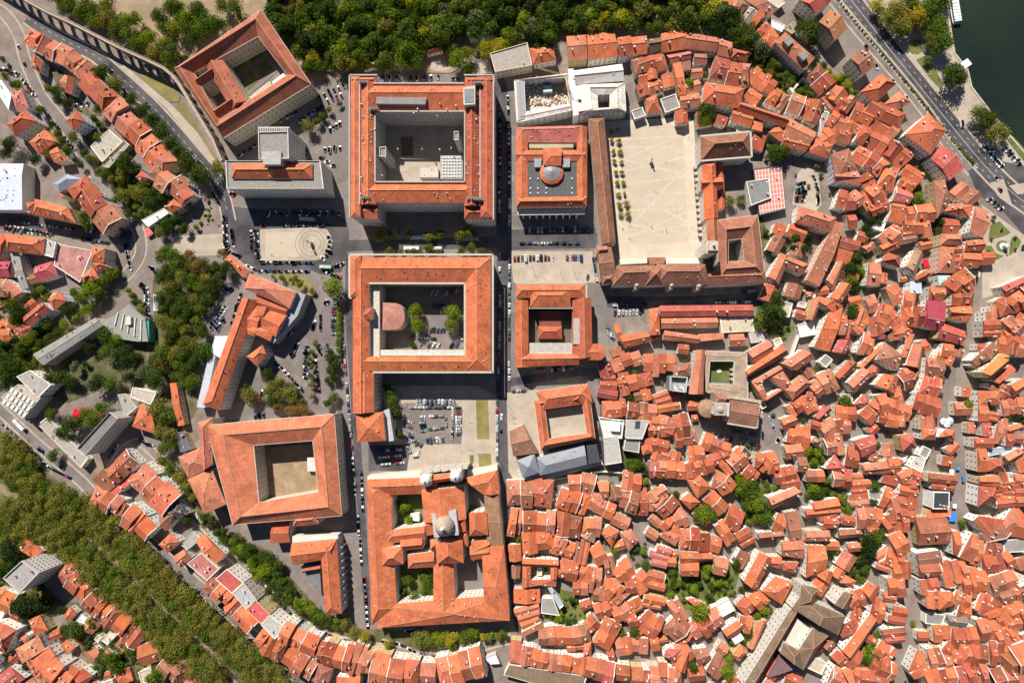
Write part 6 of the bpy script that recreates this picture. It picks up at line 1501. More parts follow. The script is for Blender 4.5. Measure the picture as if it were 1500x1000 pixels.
house('courtyard palace with grey glazed court by the central street',[260,268,474,278,470,322,262,315],11,2,'gable','o','palace','courtyard_palace', ends=(0,0), wc=(.74,.71,.64), group='ranges of the courtyard palace')
house('left range of the courtyard palace',[260,436,262,316,312,318,308,430],11,2,'gable','o','palace','courtyard_palace', ends=(0,0), wc=(.74,.71,.64), group='ranges of the courtyard palace')
house('lower range of the courtyard palace',[258,442,305,392,460,392,458,428][0:2] + [260,398,460,390,458,430],10.6,1.8,'hip','r','palace','courtyard_palace', wc=(.74,.71,.64), group='ranges of the courtyard palace')
house('right range of the courtyard palace',[424,390,424,322,468,322,462,392],10.8,1.4,'gable','o','palace','courtyard_palace', ends=(0,0), wc=(.74,.71,.64), group='ranges of the courtyard palace')
row('under the courtyard palace on the central street',[290,460,292,520],85,9,1,'o')
row('bending along the central street to the square',[280,560,300,630,330,690],95,9,4,'osoo', k='x')
house('angular grey modern building in the courtyard garden',[375,500,440,500,480,605,370,590],8,.4,'flat','g','modern building','modern_building', col=(.3,.28,.25))
house('blue-grey ramp roof over the angular building',[404,430,424,425,504,545,480,565],10,.4,'flat','m','modern building','modern_building', col=(.36,.4,.46), win=False)
row('on the ring lane right of the courtyard palace',[480,320,530,340,580,350],105,9,2,'os')
row('on the ring lane over the inner garden',[595,350,650,375,720,385],100,9,4,'sors')
row('on the ring lane, where it curves down',[735,430,800,460,860,510],110,9,4,'orso')
row('behind the ring lane over the inner garden',[560,430,640,430],70,8,2,'rs')
row('behind the ring lane, right of the inner garden',[680,470,740,480],80,8,2,'bs')
row('at the right rim of the inner garden',[690,580,750,560,800,530],80,8,4,'sro')
row('below the inner garden on the curve',[640,680,690,630],75,9,2,'or')
row('in the crescent under the inner garden',[360,725,430,725,500,715,570,715,650,700],95,9,6,'sorsb')
row('under the crescent',[530,790,620,785],42,8,2,'oo')
row('of long ridges right of the crescent',[720,780,760,700,790,640],95,10,2,'os', var=.3)
house('narrow orange end house by the lane under the crescent',[620,770,665,755,665,840,618,845],10,2,'hip','o')
row('climbing from the long ridges',[800,610,850,590,890,560],90,10,3,'oso')
row('climbing from the long ridges, top end',[900,520,930,580],80,10,2,'or')
row('about the small shaded yard',[880,640,930,620],70,9,2,'rr')
row('at the lane junction of the lower town',[960,620,1000,660,1050,690],110,9,4,'doro')
row('below the lane junction',[1010,745,1040,740],60,9,1,'o')
row('of low roofs above the bottom terrace',[820,790,900,775,980,780],70,8,4,'rsos')
row('at the bottom left of the white-walled yard',[720,850,790,830],60,8,2,'ro')
row('in front of the yellow-walled yard',[830,850,890,860,950,870],60,9,3,'soo')
row('along the lower terrace lane, left block',[215,820,300,830,350,850],85,10,3,'oos', var=.5)
row('along the lower terrace lane, middle block',[350,855,420,870,490,880],80,10,4,'osor', var=.5)
row('along the lower terrace lane, right block',[495,875,560,890,635,900],85,10,3,'oos', var=.5)
row('along the lower terrace lane, tall block',[635,900,720,920,790,935],105,11,3,'ood', var=.5)
row('beyond the end of the terrace lane',[800,925,880,935],70,10,1,'o')
row('at the bottom edge past the terrace lane',[910,960,990,965,1080,970,1165,975],90,10,5,'ososo', var=.5)
house('patched brown and ochre flat roof at the bottom edge',[150,950,180,890,640,960,600,1080],9,.5,'flat','e','hall','market_hall', col=(.2,.14,.09), win=False)
row('down the garden wall, upper end',[1090,205,1075,260,1065,310],75,9,3,'pos', k='x')
row('down the garden wall, middle',[1050,370,1035,440],90,9,2,'oo', k='x')
row('down the garden wall, lower end',[1030,500,1020,560],100,9,2,'so', k='x')
row('beside the garden wall',[1135,225,1130,310],45,8,2,'or', k='x')
house('red hipped house with white wall near the yellow yard',[1085,845,1110,795,1190,800,1160,880],10,2.2,'hip','d')
T(950,500)
row('on the rise above the cathedral square, first line',[20,470,90,480,150,500],90,9,3,'sos')
row('at the left rim of the cathedral square',[165,510,235,500],110,10,2,'or')
row('curving under the cathedral square',[320,590,400,620,470,640],75,9,3,'oso')
row('curving under the cathedral square, inner side',[160,570,250,560],70,9,2,'rs')
row('on the main lane below the cathedral square',[330,710,400,690,460,660],70,9,3,'rsb')
row('left of the main lane below the cathedral square',[250,660,320,660],90,9,3,'oso')
row('of white-walled roofs in the middle of the lower town',[40,750,130,755,220,760,330,730],90,9,5,'soros')
house('large orange hipped house in the middle of the lower town',[222,808,300,780,368,852,288,918],10,2.4,'hip','o')
row('left of the large hipped house',[150,830,220,830],70,9,2,'or')
house('orange pyramid-roofed house over the gardens',[182,925,240,885,305,940,245,985],9,2.4,'hip','o', hipk=1)
row('of walled houses left of the pyramid roof',[10,880,60,940,120,980],80,9,3,'sos')
row('to the right of the pyramid roof',[375,905,440,970],55,8,2,'oo')
row('above the small blue pool',[350,790,420,810,460,860],100,9,3,'oso')
row('along the curve above the blue pool',[440,750,500,700,560,650],85,9,3,'sos', var=.5)
house('dark slotted tower roof beside the curved lane',[540,640,560,612,610,665,590,690],13,.5,'flat','n','tower house','tower_house', win=False)
row('with inner court over the gardens, upper side',[590,690,650,690,700,730],70,10,3,'rdo')
row('with inner court over the gardens, lower side',[580,760,630,800],70,10,2,'rr')
row('right of the inner-court house',[690,710,790,690],110,10,2,'oo')
row('right of the inner-court house, lower line',[740,790,840,770],75,9,2,'rs')
row('on the steep lane right of the inner court',[780,830,850,815],60,8,2,'rr')
house('big salmon hipped house with white side, lower middle',[700,915,860,850,905,895,720,985][0:8],12,2.6,'gable','s', ends=(0,1))
row('at the lower right of the cathedral square',[820,545,880,555,940,560],80,9,3,'oor')
house('salmon gabled house by the parked white van',[790,610,892,595,908,680,805,690],9,2.4,'gable','s', ends=(0,0))
row('below the gabled house by the white van',[830,720,920,720],80,9,2,'rb')
row('facing the climbing gardens',[880,790,950,790,1020,785],60,9,3,'bro')
house('small brown house with a pointed roof',[945,590,975,553,1010,580,990,620],8,2.4,'hip','b', hipk=1)
row('in long terrace right of the pointed roof',[1040,610,1120,595,1200,585],90,10,3,'sos')
house('curved-front red house at the climbing gardens',[1035,745,1090,660,1170,760,1120,765][0:8],10,2,'hip','d')
row('beneath the curved-front red house',[1080,800,1190,800],90,9,2,'sr')
house('large orange house at the bottom of the climbing gardens',[960,940,1110,915,1115,990,965,1010],10,2.4,'gable','o', ends=(0,0))
house('large double-court salmon house, left court side',[602,235,640,215,700,330,672,352],11,1.8,'gable','s', ends=(0,0))
house('large double-court salmon house, upper side',[605,232,770,140,785,175,650,255][0:8],11,1.8,'gable','s', ends=(0,0))
house('large double-court salmon house, lower side',[680,330,770,275,780,290,690,352],11,1.4,'gable','s', ends=(0,0))
house('large double-court salmon house, right side',[700,200,780,160,838,250,795,288][0:8],11,2.4,'hip','s')
house('salmon hall right of the cloister, upper side',[578,60,700,-10,735,60,620,130][0:8],13,2.6,'gable','s', ends=(0,0))
house('long orange hall slanting right of the cloister',[568,170,775,20,820,75,575,210],13,2.8,'gable','o', ends=(1,1))
house('salmon house with two dormers right of the double court',[780,128,905,45,975,95,868,172][0:8],12,2.6,'gable','s', ends=(0,0))
house('large salmon hipped house with white eaves',[800,285,898,195,958,245,845,345],12,2.6,'hip','s')
row('along the alley under the hipped white-eaved house',[960,285,1010,250,1060,230],80,10,2,'ss')
row('parallel to the alley, second line',[930,320,985,330],60,9,2,'rs')
row('stepping up from the cathedral square',[830,410,890,375,960,335],70,9,4,'oror')
house('orange house jutting into the cathedral square',[775,455,850,425,878,480,790,518],10,2,'gable','o', ends=(0,0), wc=(.72,.66,.55))
house('red house in the fork of the curved lane',[970,440,1020,375,1078,400,1000,465],9,2,'gable','d', ends=(0,0))
house('rust roof below the fork of the curved lane',[955,455,1010,470,1010,525,950,510],9,1.6,'gable','r', ends=(0,0))
row('on the curve facing the shaded yard',[1015,530,1090,500,1180,490],85,9,4,'oros')
row('above the curve facing the shaded yard',[1100,430,1190,430],60,8,3,'sor')
T(1150,450,1 / 6)
house('salmon house with long back roof, right of the U-shaped college',[460,240,500,130,575,150,540,250],10,2,'gable','b', ends=(0,0))
house('salmon strip roof beside the grey-green tree',[610,160,660,20,700,10,650,150],9,1.6,'gable','s', ends=(0,0))
house('red dormered house with brown ridge in the alley',[420,390,480,280,590,290,530,410],10,2,'gable','d', ends=(0,0), sky=4)
row('above the solar-panel roof, deep red line',[790,130,860,150,890,200],110,11,3,'dbr')
row('above the solar-panel roof, salmon line',[620,290,700,320,760,340],120,10,3,'oss')
house('white-walled orange roof beside the tall pink-brown one',[960,240,1010,140,1100,190,1050,290],12,2,'hip','o', wc=(.75,.72,.68))
house('long bright orange strip roof',[640,520,850,320,880,345,690,545],10,1.4,'gable','o', ends=(0,0))
house('large brown-pink roof over white arcades',[800,460,870,300,1030,420,990,560],13,2.4,'hip','s', col=(.38,.16,.1))
house('salmon house with a line of pale solar skylights',[545,660,680,525,765,600,610,755],12,2.4,'gable','s', ends=(0,0), sky=6)
house('long red-brown roof left of the skylit house',[430,600,560,460,640,500,490,650],11,2,'gable','r', ends=(0,0))
row('small salmon roofs left of the long red-brown roof',[330,620,400,560,440,480],90,9,4,'ssor')
house('orange house with many dormers near the shopping street',[790,680,870,580,1000,620,960,760],12,2.4,'gable','o', ends=(0,0), chim=3)
house('salmon ridge house right of the brown-pink roof',[1060,510,1130,310,1210,350,1190,540],13,3,'gable','s', ends=(1,1))
house('orange narrow roof between two large roofs',[1010,440,1090,230,1140,240,1070,440],12,1.8,'gable','o', ends=(0,0))
row('below the many-dormered house',[830,880,900,860,980,900,1100,930],130,11,5,'orooo')
row('below the many-dormered house, lower line',[840,960,940,970,1050,980],80,11,3,'sor')
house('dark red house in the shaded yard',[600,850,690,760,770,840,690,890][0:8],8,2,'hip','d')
row('round the shaded yard',[700,960,760,900,800,850],110,10,3,'sor')
row('with small roofs left of the shopping street',[1050,590,1100,570,1150,600],100,10,3,'rso')
row('left of the shopping street, middle',[960,790,1010,780],90,10,2,'oo')
house('salmon roof with a slate flat court, under the white-eaved house',[230,720,330,640,400,690,300,800][0:8],10,2,'gable','s', ends=(0,0))
T(1300,450,1 / 6)
row('right of the shopping street, upper',[790,30,800,180],130,13,2,'bo', k='x')
row('right of the shopping street, next',[800,190,780,330],120,13,2,'or', k='x')
row('second line right of the shopping street',[910,120,920,250],120,13,2,'or', k='x')
row('behind the yellow-walled church',[860,330,850,430],100,11,2,'rr', k='x')
row('on the narrow side, right of the shopping street',[720,460,800,510],60,11,2,'rd')
row('between shopping street and church',[700,540,700,640,640,720],120,12,4,'orro', k='x')
row('between shopping street and church, lower',[610,780,600,860,560,920],100,12,3,'oro', k='x')
row('left of the shopping street, upper blocks',[480,370,570,390],110,12,2,'or')
row('left of the shopping street, second block',[450,430,540,470],70,12,2,'oo')
row('left of the shopping street, third block',[380,530,480,540],140,12,2,'pb')
row('left of the shopping street, fourth block',[350,690,440,720],160,12,3,'rsr')
row('left of the shopping street, fifth block',[250,820,340,850,430,870],150,12,3,'orr')
row('left of the shopping street, back yards',[310,350,380,320,400,250],90,10,3,'ooo')
row('left of the shopping street, lower back yards',[150,620,220,590],120,10,2,'rr')
t = hero('parish_church','yellow-walled church with orange ridge roof right of the shopping street','church',[810,570,1020,400,1090,470,900,640],15)
block(t, PL([820,570,975,430,1070,490,900,625],15),15,3.4,'gable','o',(.68,.6,.42),(0,0), col=(.5,.2,.06)); block(t, PL([975,440,1015,400,1080,430,1050,480],13),13,1.6,'hip','o',(.68,.5,.2),(1,1), col=(.5,.22,.06)); block(t, PL([920,640,1080,500,1110,550,960,670],11),11,1.6,'shed','r',(.62,.5,.28),(0,0))
row('in the right edge corner above the church',[1060,190,1130,140],140,12,2,'so')
row('at the right edge above the church',[1080,290,1150,330,1210,310],110,12,3,'ror')
house('salmon long block right of the church',[1075,680,1195,620,1230,700,1110,790],13,2.4,'gable','o', ends=(0,0))
row('right of the church, lower line',[970,740,1030,760],90,11,2,'rs')
house('wide orange house at the head of the market square',[795,730,980,735,990,855,800,860],14,1.6,'hip','o')
row('right of the head of the market square',[1000,870,1100,860,1190,870],90,11,3,'sro')
T(1300,600,1 / 6)
house('orange house with white gable on the market square, upper',[795,-40,880,-40,890,105,795,105],14,1.6,'gable','o', ends=(0,0))
house('red house with two white-rimmed roof windows',[825,108,908,108,908,230,830,232],13,1,'shed','d', sky=2)
row('behind the two roof windows',[930,30,920,90],80,12,2,'oo', k='x')
row('right of the two roof windows',[960,170,1030,190],130,12,2,'so')
house('long orange house at the right edge over the grey court',[1035,150,1165,115,1180,170,1050,215],12,2,'gable','o', ends=(0,0))
row('over the grey-blue court roof',[1040,250,1150,250],80,12,2,'rb')
row('on the market square, dark red',[785,285,910,290],80,13,2,'rd')
house('tall orange ridge house on the market square',[790,335,868,340,875,545,790,545],15,2,'gable','o', ends=(0,1))
house('grey-blue metal court roof behind the market square',[880,345,1180,310,1190,340,880,410],9,.3,'flat','m', mat='metal', col=(.3,.35,.42), win=False)
house('brown and salmon hipped house behind the market square',[878,425,1000,425,1028,540,880,540],12,2.6,'hip','r')
house('orange house slanting up behind the market square',[1020,400,1150,330,1190,400,1045,485],12,2.2,'gable','s', ends=(0,0))
house('orange house with white rim at the lower market square',[800,590,975,575,975,680,800,655],15,1.6,'gable','o', ends=(0,0))
house('large brown-red hipped house at the lower market square',[800,665,950,680,960,790,790,850],15,2.6,'hip','r')
row('behind the lower market square',[1000,590,1040,580],110,11,2,'ro', k='x')
row('behind the lower market square, second',[1060,640,1080,720,1080,800],120,12,3,'oro', k='x')
row('at the right edge by the lower market square',[1170,590,1170,720,1180,830],100,12,3,'ror', k='x')
row('beneath the small square of the three grey parasols',[500,230,560,240],110,13,2,'oo')
house('orange hipped corner house with glass front',[300,160,435,165,420,265,300,262],12,2.2,'hip','o')
house('salmon house facing the head of the market square',[440,240,505,170,595,175,590,270],13,2.4,'hip','o')
row('between market square and church street, upper',[530,290,520,350],140,13,2,'ro', k='x')
row('between market square and church street, middle',[510,400,510,480],150,13,2,'oo', k='x')
row('between market square and church street, lower',[490,530,480,680],160,13,3,'orr', k='x')
house('charcoal glass box roof between the two streets',[402,720,545,722,540,870,395,870],14,.5,'flat','n','office building','office_building', mat='metal', col=(.05,.05,.05), win=False)
house('wide orange-red bar roof under the charcoal box',[355,880,560,880,540,930,340,950],9,1.4,'shed','o')
house('red-orange pyramid-roofed house by the church street',[100,225,225,210,255,330,130,365],12,3,'hip','d', hipk=1)
house('long salmon roof left of the church street, upper',[0,430,100,420,95,540,0,550],12,2,'gable','o', ends=(0,0))
house('modern white block with rounded skylight',[190,500,240,405,338,430,300,550],10,.6,'flat','g','modern building','modern_building', col=(.5,.47,.4))
row('stacked left of the church street, first',[110,600,200,560,280,590],80,12,3,'rro')
row('stacked left of the church street, second',[130,640,260,650],70,12,2,'rr')
row('stacked left of the church street, third',[110,700,230,720],70,12,2,'or')
row('stacked left of the church street, fourth',[50,840,120,820,240,800],110,12,3,'sor')
row('stacked left of the church street, fifth',[40,920,130,910,220,930],90,12,3,'ror')
row('at the corner left of the three grey parasols',[290,90,410,90],150,12,2,'sb', k='x')
T(1200,500)
row('in the east of the old town, long terrace',[50,600,130,585,200,575],90,10,3,'oor')
house('wide red dormered roof in the east of the old town',[200,580,320,545,330,640,250,680][0:8],11,2.2,'gable','d', ends=(0,0), sky=4)
row('right of the wide red dormered roof',[330,560,400,540],100,10,2,'oo')
house('long salmon hall with pale band, east of the old town',[250,720,460,690,470,770,260,780],11,2.2,'gable','s', ends=(0,0))
house('dark red lean-to next to the long salmon hall',[300,640,330,640,350,690,300,700],9,1,'shed','r')
row('left of the long salmon hall',[160,680,220,690],80,9,2,'rr')
row('in the small block by the crimson awning',[90,790,170,800],90,9,2,'rs')
row('down the path from the crimson awning',[215,780,220,840,230,900,240,960],70,9,5,'osoro', k='x')
house('grey flat roof between two garden trees',[280,865,380,870,378,930,290,925],7,.3,'flat','g', win=False, col=(.25,.23,.2))
row('of orange bars right of the grey flat roof',[370,910,440,940],90,9,2,'oo')
row('right of the long salmon hall',[440,690,430,780,420,830],70,10,3,'oro', k='x')
T(1200,750)
row('along the left of the church street, first',[500,170,430,200],120,12,2,'ro')
row('along the left of the church street, second',[490,280,400,260],90,12,3,'oro')
row('along the left of the church street, third',[500,340,430,340],80,12,2,'or')
row('along the left of the church street, fourth',[500,420,400,430],80,12,2,'ro')
row('along the left of the church street, fifth',[470,560,460,640],60,12,2,'ro', k='x')
row('along the left of the church street, sixth',[430,700,440,760],80,11,2,'do', k='x')
row('along the left of the church street, seventh',[360,800,420,840],90,11,3,'oor')
row('along the left of the church street, eighth',[310,880,370,910,430,930],90,11,3,'ror')
row('along the left of the church street, last',[240,960,320,970,400,1000],90,11,3,'oro')
row('in the block of orange hips, upper right',[50,10,80,70],110,10,2,'rr', k='x')
house('long brown-grey gabled roof left of the shaded garden',[110,100,240,95,248,140,112,155],9,1.6,'gable','b', ends=(0,0))
row('over the shaded garden',[230,30,290,30,350,50],110,10,3,'oso')
row('over the shaded garden, pointed',[280,100,340,90],70,9,2,'or')
row('over the shaded garden, right side',[390,90,450,60,510,50],100,10,3,'ros')
row('in steps right of the shaded garden',[360,230,400,280,380,340],80,10,3,'sro', k='x')
house('orange slanted house below the shaded garden',[245,450,290,400,360,440,310,530],11,2,'gable','o', ends=(0,0))
house('orange house beside the yard tower',[370,460,450,480,440,530,375,520],10,1.6,'gable','o', ends=(0,0))
house('grey slate house below the yard tower',[385,525,470,530,450,610,400,570][0:8],9,1,'gable','g', ends=(0,0), mat='concrete')
house('long orange-brown range right of the dark monastery',[135,810,300,590,340,640,190,865],12,2.6,'gable','o', ends=(0,0))
row('at the upper end of the long range',[310,580,370,600],100,11,2,'or')
row('between monastery and long range',[170,540,200,500,250,480],80,10,3,'oro')
row('between monastery and long range, lower',[190,590,240,600],70,9,2,'or')
row('right of the monastery\'s corner',[170,640,200,690],80,9,2,'br')
house('pale yellow-edged house above the monastery',[120,410,150,365,218,400,200,440],8,2,'hip','o')
row('under the monastery at the bottom edge',[110,880,160,830,210,880],80,9,3,'orr')
row('at the bottom edge right of the monastery',[60,960,130,990,200,960],100,9,3,'oso')
row('at the bottom edge below the garden trees',[200,930,260,950],80,9,2,'or')
T(950,750)
house('tall brown block by the garden court, lower middle',[800,0,905,-10,905,240,780,255][0:2] + [870,-10,900,190,830,200],12,2.2,'gable','b', ends=(0,0))
house('salmon block below the tall brown one',[780,170,905,140,905,270,778,255],12,2.4,'gable','s', ends=(0,0))
row('at the head of the garden court, lower middle',[740,60,790,80],90,10,2,'oo')
house('long brown roof over the garden court',[640,120,790,105,795,150,645,165],10,1.8,'gable','b', ends=(0,0))
house('bright orange bar roof right of the tall block',[915,-20,1120,-30,1120,10,920,35],10,1.8,'gable','o', ends=(0,0))
house('long brown roof right of the tall block',[920,110,1060,105,1058,170,920,170],11,1.6,'gable','s', ends=(0,0))
house('large orange roof with strips of dark roof glass',[930,190,1035,195,1040,330,920,385],12,2.4,'gable','o', ends=(0,1))
house('orange lower wing of the house with dark roof glass',[985,370,1010,330,1080,350,1060,420],10,1.8,'gable','o', ends=(0,0))
house('white and red terraced house near the monastery',[1020,30,1110,30,1110,95,1025,90],11,1.4,'gable','r', ends=(0,0), chim=3)
house('orange house with three black roof windows',[555,405,650,230,725,270,630,455],12,2.6,'gable','o', ends=(1,0), sky=3)
house('orange right wing of the house with three roof windows',[710,260,780,260,770,330,715,315],11,1.8,'gable','o', ends=(0,0))
house('rounded red hipped house with a rooftop grating',[660,460,740,375,850,410,780,540],11,2.6,'hip','o')
house('brown house on the lane by the rounded house',[785,290,880,290,860,360,790,340],10,1.8,'hip','r')
row('of long low roofs climbing beside the white path',[560,590,620,530,670,480],60,9,2,'oo')
house('orange house facing the white path',[430,690,520,630,555,685,470,740],10,2,'gable','o', ends=(0,0))
row('on the green above the white path',[540,640,590,650],70,9,2,'or')
house('long orange roof along the white path',[580,790,640,640,695,630,620,800],9,1.6,'gable','s', ends=(0,0))
house('orange L-house at the foot of the white path',[490,830,540,770,580,820,520,870],9,2,'hip','o')
row('of the ring row above the gardens',[190,160,270,165,350,175],95,10,3,'rso')
row('of the ring row above the gardens, right part',[370,180,440,200,520,215],90,10,3,'oro')
row('crossing above the ring row',[420,130,470,100],90,9,2,'os')
row('of roofs descending to the garden court',[470,20,540,50],100,10,2,'rs')
row('of the two dark-sided roofs over the steps',[550,130,580,180],60,9,2,'dr', k='x')
house('large white-rimmed orange L-house over the gardens',[185,225,375,240,365,285,185,300],11,2,'gable','o', ends=(0,0), wc=(.75,.72,.66))
house('lower arm of the white-rimmed L-house',[185,300,295,290,290,375,188,372],11,1.6,'gable','o', ends=(0,0))
house('brown-orange house right of the white-rimmed L-house',[385,250,470,275,450,375,378,360],10,2,'gable','s', ends=(0,0))
row('above the top of the white-rimmed L-house',[100,60,150,100,120,150],90,10,3,'oso')
row('left of the gardens, tall pair',[150,50,210,20],80,9,2,'ss')
house('small orange garden house in the middle of the gardens',[220,510,260,500,345,540,320,575],5,1,'gable','o', ends=(0,0))
row('of the lower gardens, salmon',[140,590,200,560],100,9,2,'ss')
row('of the lower gardens, long diagonal',[130,640,190,700,230,740],110,9,3,'sob')
row('of the lower gardens, right diagonal',[250,700,330,650,420,600],90,9,4,'srsr')
row('by the yellow-walled yard',[130,850,200,830,240,800],90,9,3,'oso')
house('bright orange tall-ridged house below the yellow yard',[145,890,200,800,250,810,215,945],9,3,'gable','o', ends=(0,0))
house('brown ruined-court house, lower gardens',[260,800,340,790,370,860,290,900],8,1.6,'gable','b', ends=(0,0))
row('below the ruined-court house',[370,880,420,910],90,8,2,'bb')
row('at the bottom edge, middle of the old town',[0,950,80,955,160,965],90,10,3,'oos', var=.5)
T(1200,750)
row('under the market square, orange hall',[580,100,740,90],115,10,1,'s', var=.2)
row('right of the long white monastery-like front',[620,200,640,280,650,370],100,13,3,'rrb', k='x', var=.4)
row('down the right of the church street, first',[600,440,700,430],70,13,2,'dr')
row('down the right of the church street, second',[580,500,680,500],70,13,2,'oo')
house('large bright orange hipped roof right of the church street',[690,460,780,465,800,540,700,570],13,2,'hip','o')
row('down the right of the church street, third',[570,620,565,700],80,13,2,'ro', k='x')
row('down the right of the church street, fourth',[560,770,555,840],90,12,2,'rr', k='x')
row('down the right of the church street, fifth',[520,880,570,900,600,940],90,12,3,'oro')
house('grey flat-roofed yard right of the church street',[620,590,740,600,720,660,620,650],7,.3,'flat','g', win=False)
house('grey tiled roof in the right-hand block',[745,600,865,610,860,670,760,660],10,1.6,'gable','g', ends=(0,0), mat='concrete', col=(.2,.18,.16))
row('in the lower right block, first line',[780,180,820,180,860,210,930,230],110,12,4,'orod')
row('in the lower right block, second line',[720,370,760,360],100,11,2,'oo', k='x')
row('in the lower right block, third line',[810,350,860,340],110,11,2,'oo')
row('in the lower right block, fourth line',[840,410,910,400,970,390],110,11,4,'orco')
row('in the lower right block, fifth line',[800,490,870,520],70,10,3,'soo')
row('in the lower right block, sixth line',[820,570,880,590],90,10,3,'oro')
row('in the lower right block, seventh line',[930,520,1000,550,1030,590],90,11,4,'orrs')
row('in the lower right block, eighth line',[960,600,1030,590],60,10,2,'rr')
row('in the lower right block, ninth line',[780,730,850,740,920,730],90,11,4,'orro')
row('in the lower right block, tenth line',[690,700,760,700],60,10,2,'oo')
row('in the lower right block, eleventh line',[940,690,1000,680,1060,680],100,11,3,'oso')
row('in the lower right block, twelfth line',[1040,740,1100,720,1160,700],90,11,4,'dooo')
row('at the right edge, lower block, first line',[960,110,1020,60,1060,130],140,12,3,'rbo')
row('at the right edge, lower block, second line',[1090,40,1150,80,1200,40],140,12,3,'oso')
row('at the right edge, lower block, third line',[980,190,1050,200],90,11,2,'br')
house('charcoal modern roof with white ribs at the right edge',[1075,165,1210,150,1210,230,1080,235],11,.4,'flat','g','modern building','modern_building', mat='sheet', col=(.3,.27,.24))
row('at the right edge, lower block, fourth line',[960,300,1050,300,1120,260],100,11,4,'drro')
row('at the right edge, lower block, fifth line',[1000,420,1080,400,1140,380],90,11,4,'osgo')
row('at the right edge, lower block, sixth line',[1060,500,1120,480,1190,450],90,11,4,'rool')
row('at the right edge, lower block, seventh line',[1040,630,1110,600,1190,560],100,11,4,'orso')
row('at the right edge, lower block, eighth line',[1100,650,1180,640],70,11,2,'oo')
row('at the right edge, lower block, ninth line',[1000,810,1070,810,1120,790],100,11,3,'oro')
row('at the bottom right, first line',[740,790,800,840,790,870],80,11,3,'oro')
row('at the bottom right, second line',[830,830,900,830,960,850],110,11,3,'oro')
row('at the bottom right, third line',[650,890,720,880,760,870],100,11,3,'sro')
row('at the bottom right, fourth line',[620,980,700,960,780,950],110,12,4,'oros')
row('at the bottom right, fifth line',[820,960,900,940,980,930],110,12,4,'orod')
row('at the bottom right, sixth line',[1090,890,1150,870,1210,850],140,13,2,'oo')
row('at the bottom right, seventh line',[1020,980,1100,960,1200,960],90,11,3,'sor')
house('white block with dark terrace, right edge of the lower block',[1140,400,1210,370,1220,420,1170,440],13,.4,'flat','w')
T(1200,500)
row('at the right edge, upper block, first line',[880,60,940,40,980,90],140,12,3,'rbr')
row('at the right edge, upper block, second line',[1050,20,1120,30,1190,40],90,12,3,'ros')
row('behind the market square, right edge, first',[1060,350,1130,370,1190,370],60,11,3,'rro')
row('behind the market square, right edge, second',[1060,300,1080,260],80,11,2,'rb')
row('behind the market square, right edge, third',[1090,830,1100,900,1110,960],120,12,3,'oor', k='x')
row('behind the market square, right edge, fourth',[1160,720,1210,700],60,11,1,'o')
# ================================================================== TREES AND GARDENS
def join_trees(name, label, cat, items, hk=1.0):
  V, F, MI = [],[],[]; tl = sorted(set(i[3] for i in items)); src = [([tuple(v.co) for v in m.vertices],[tuple(p.vertices) for p in m.polygons]) for m in CROWNS]; tv = ([tuple(v.co) for v in TRUNKS[0].vertices],[tuple(p.vertices) for p in TRUNKS[0].polygons])
  for qx, qy, k, tn in items:
    k *= 1.2; a = U(0,6.28); ca, sa = math.cos(a), math.sin(a); cz = k * 1.05 * hk
    sv, sf = random.choice(src); n = len(V); V += [(qx + k * (ca * v[0] - sa * v[1]), qy + k * (sa * v[0] + ca * v[1]), cz + k * v[2] * hk) for v in sv]; F += [tuple(i + n for i in f) for f in sf]; MI += [tl.index(tn)] * len(sf)
    sv, sf = tv; n = len(V); V += [(qx + k * v[0], qy + k * v[1], v[2] * (cz + k * .2)) for v in sv]; F += [tuple(i + n for i in f) for f in sf]; MI += [len(tl)] * len(sf)
  me = bpy.data.meshes.new(name); me.from_pydata(V, [], F)
  for t_ in tl: me.materials.append(fixed(M['leaf'], GREEN[t_][0]))
  me.materials.append(M['bark']); me.polygons.foreach_set('material_index', MI); me.update()
  o = bpy.data.objects.new(name, me); C.collection.objects.link(o); o['kind'] = 'stuff'; o['label'] = label; o['category'] = cat; return o
def mass(name, label, cat, poly, r, tones='dg', sp=1.5, hk=1.0):
  """a wood that reads as one mass: one object, its crowns joined."""
  rm = r * TS * .5; pp = PL(poly, rm * 1.3); pl = [(p.x, p.y) for p in pp]; xs = [p[0] for p in pl]; ys = [p[1] for p in pl]; step = rm * sp; y = max(ys); ln = 0; it = []
  while y > min(ys):
    x = min(xs) + (step / 2 if ln % 2 else 0)
    while x < max(xs):
      qx, qy = x + U(-.3,.3) * step, y + U(-.3,.3) * step
      if inside(qx, qy, pl): it.append((qx, qy, rm * U(.6,1.5), random.choice(tones)))
      x += step
    y -= step * .87; ln += 1
  return join_trees(name, label, cat, it, hk)
def fixed(mat, col):
  """a copy of an object-coloured material with one fixed colour."""
  m = mat.copy(); nt = m.node_tree
  for n in list(nt.nodes):
    if n.type == 'OBJECT_INFO':
      g = nt.nodes.new('ShaderNodeRGB'); g.outputs[0].default_value = (*col, 1)
      for l in list(nt.links):
        if l.from_node == n: nt.links.new(g.outputs[0], l.to_socket)
  return m
T(0,0,1)
mass('wood','dense mixed green wood of the botanic garden along the top edge','wood',[388,-20,395,20,412,52,435,70,455,108,480,108,506,104,545,92,560,98,620,96,630,70,690,50,740,62,800,72,820,46,870,48,940,46,1000,42,1055,46,1095,66,1118,82,1112,50,1085,20,1035,-5,1010,-40,388,-40],10,'dddgghgodkdgsddgghgodkdgy',1.32)
PT = dict(name='plane_tree', kind='plane tree')
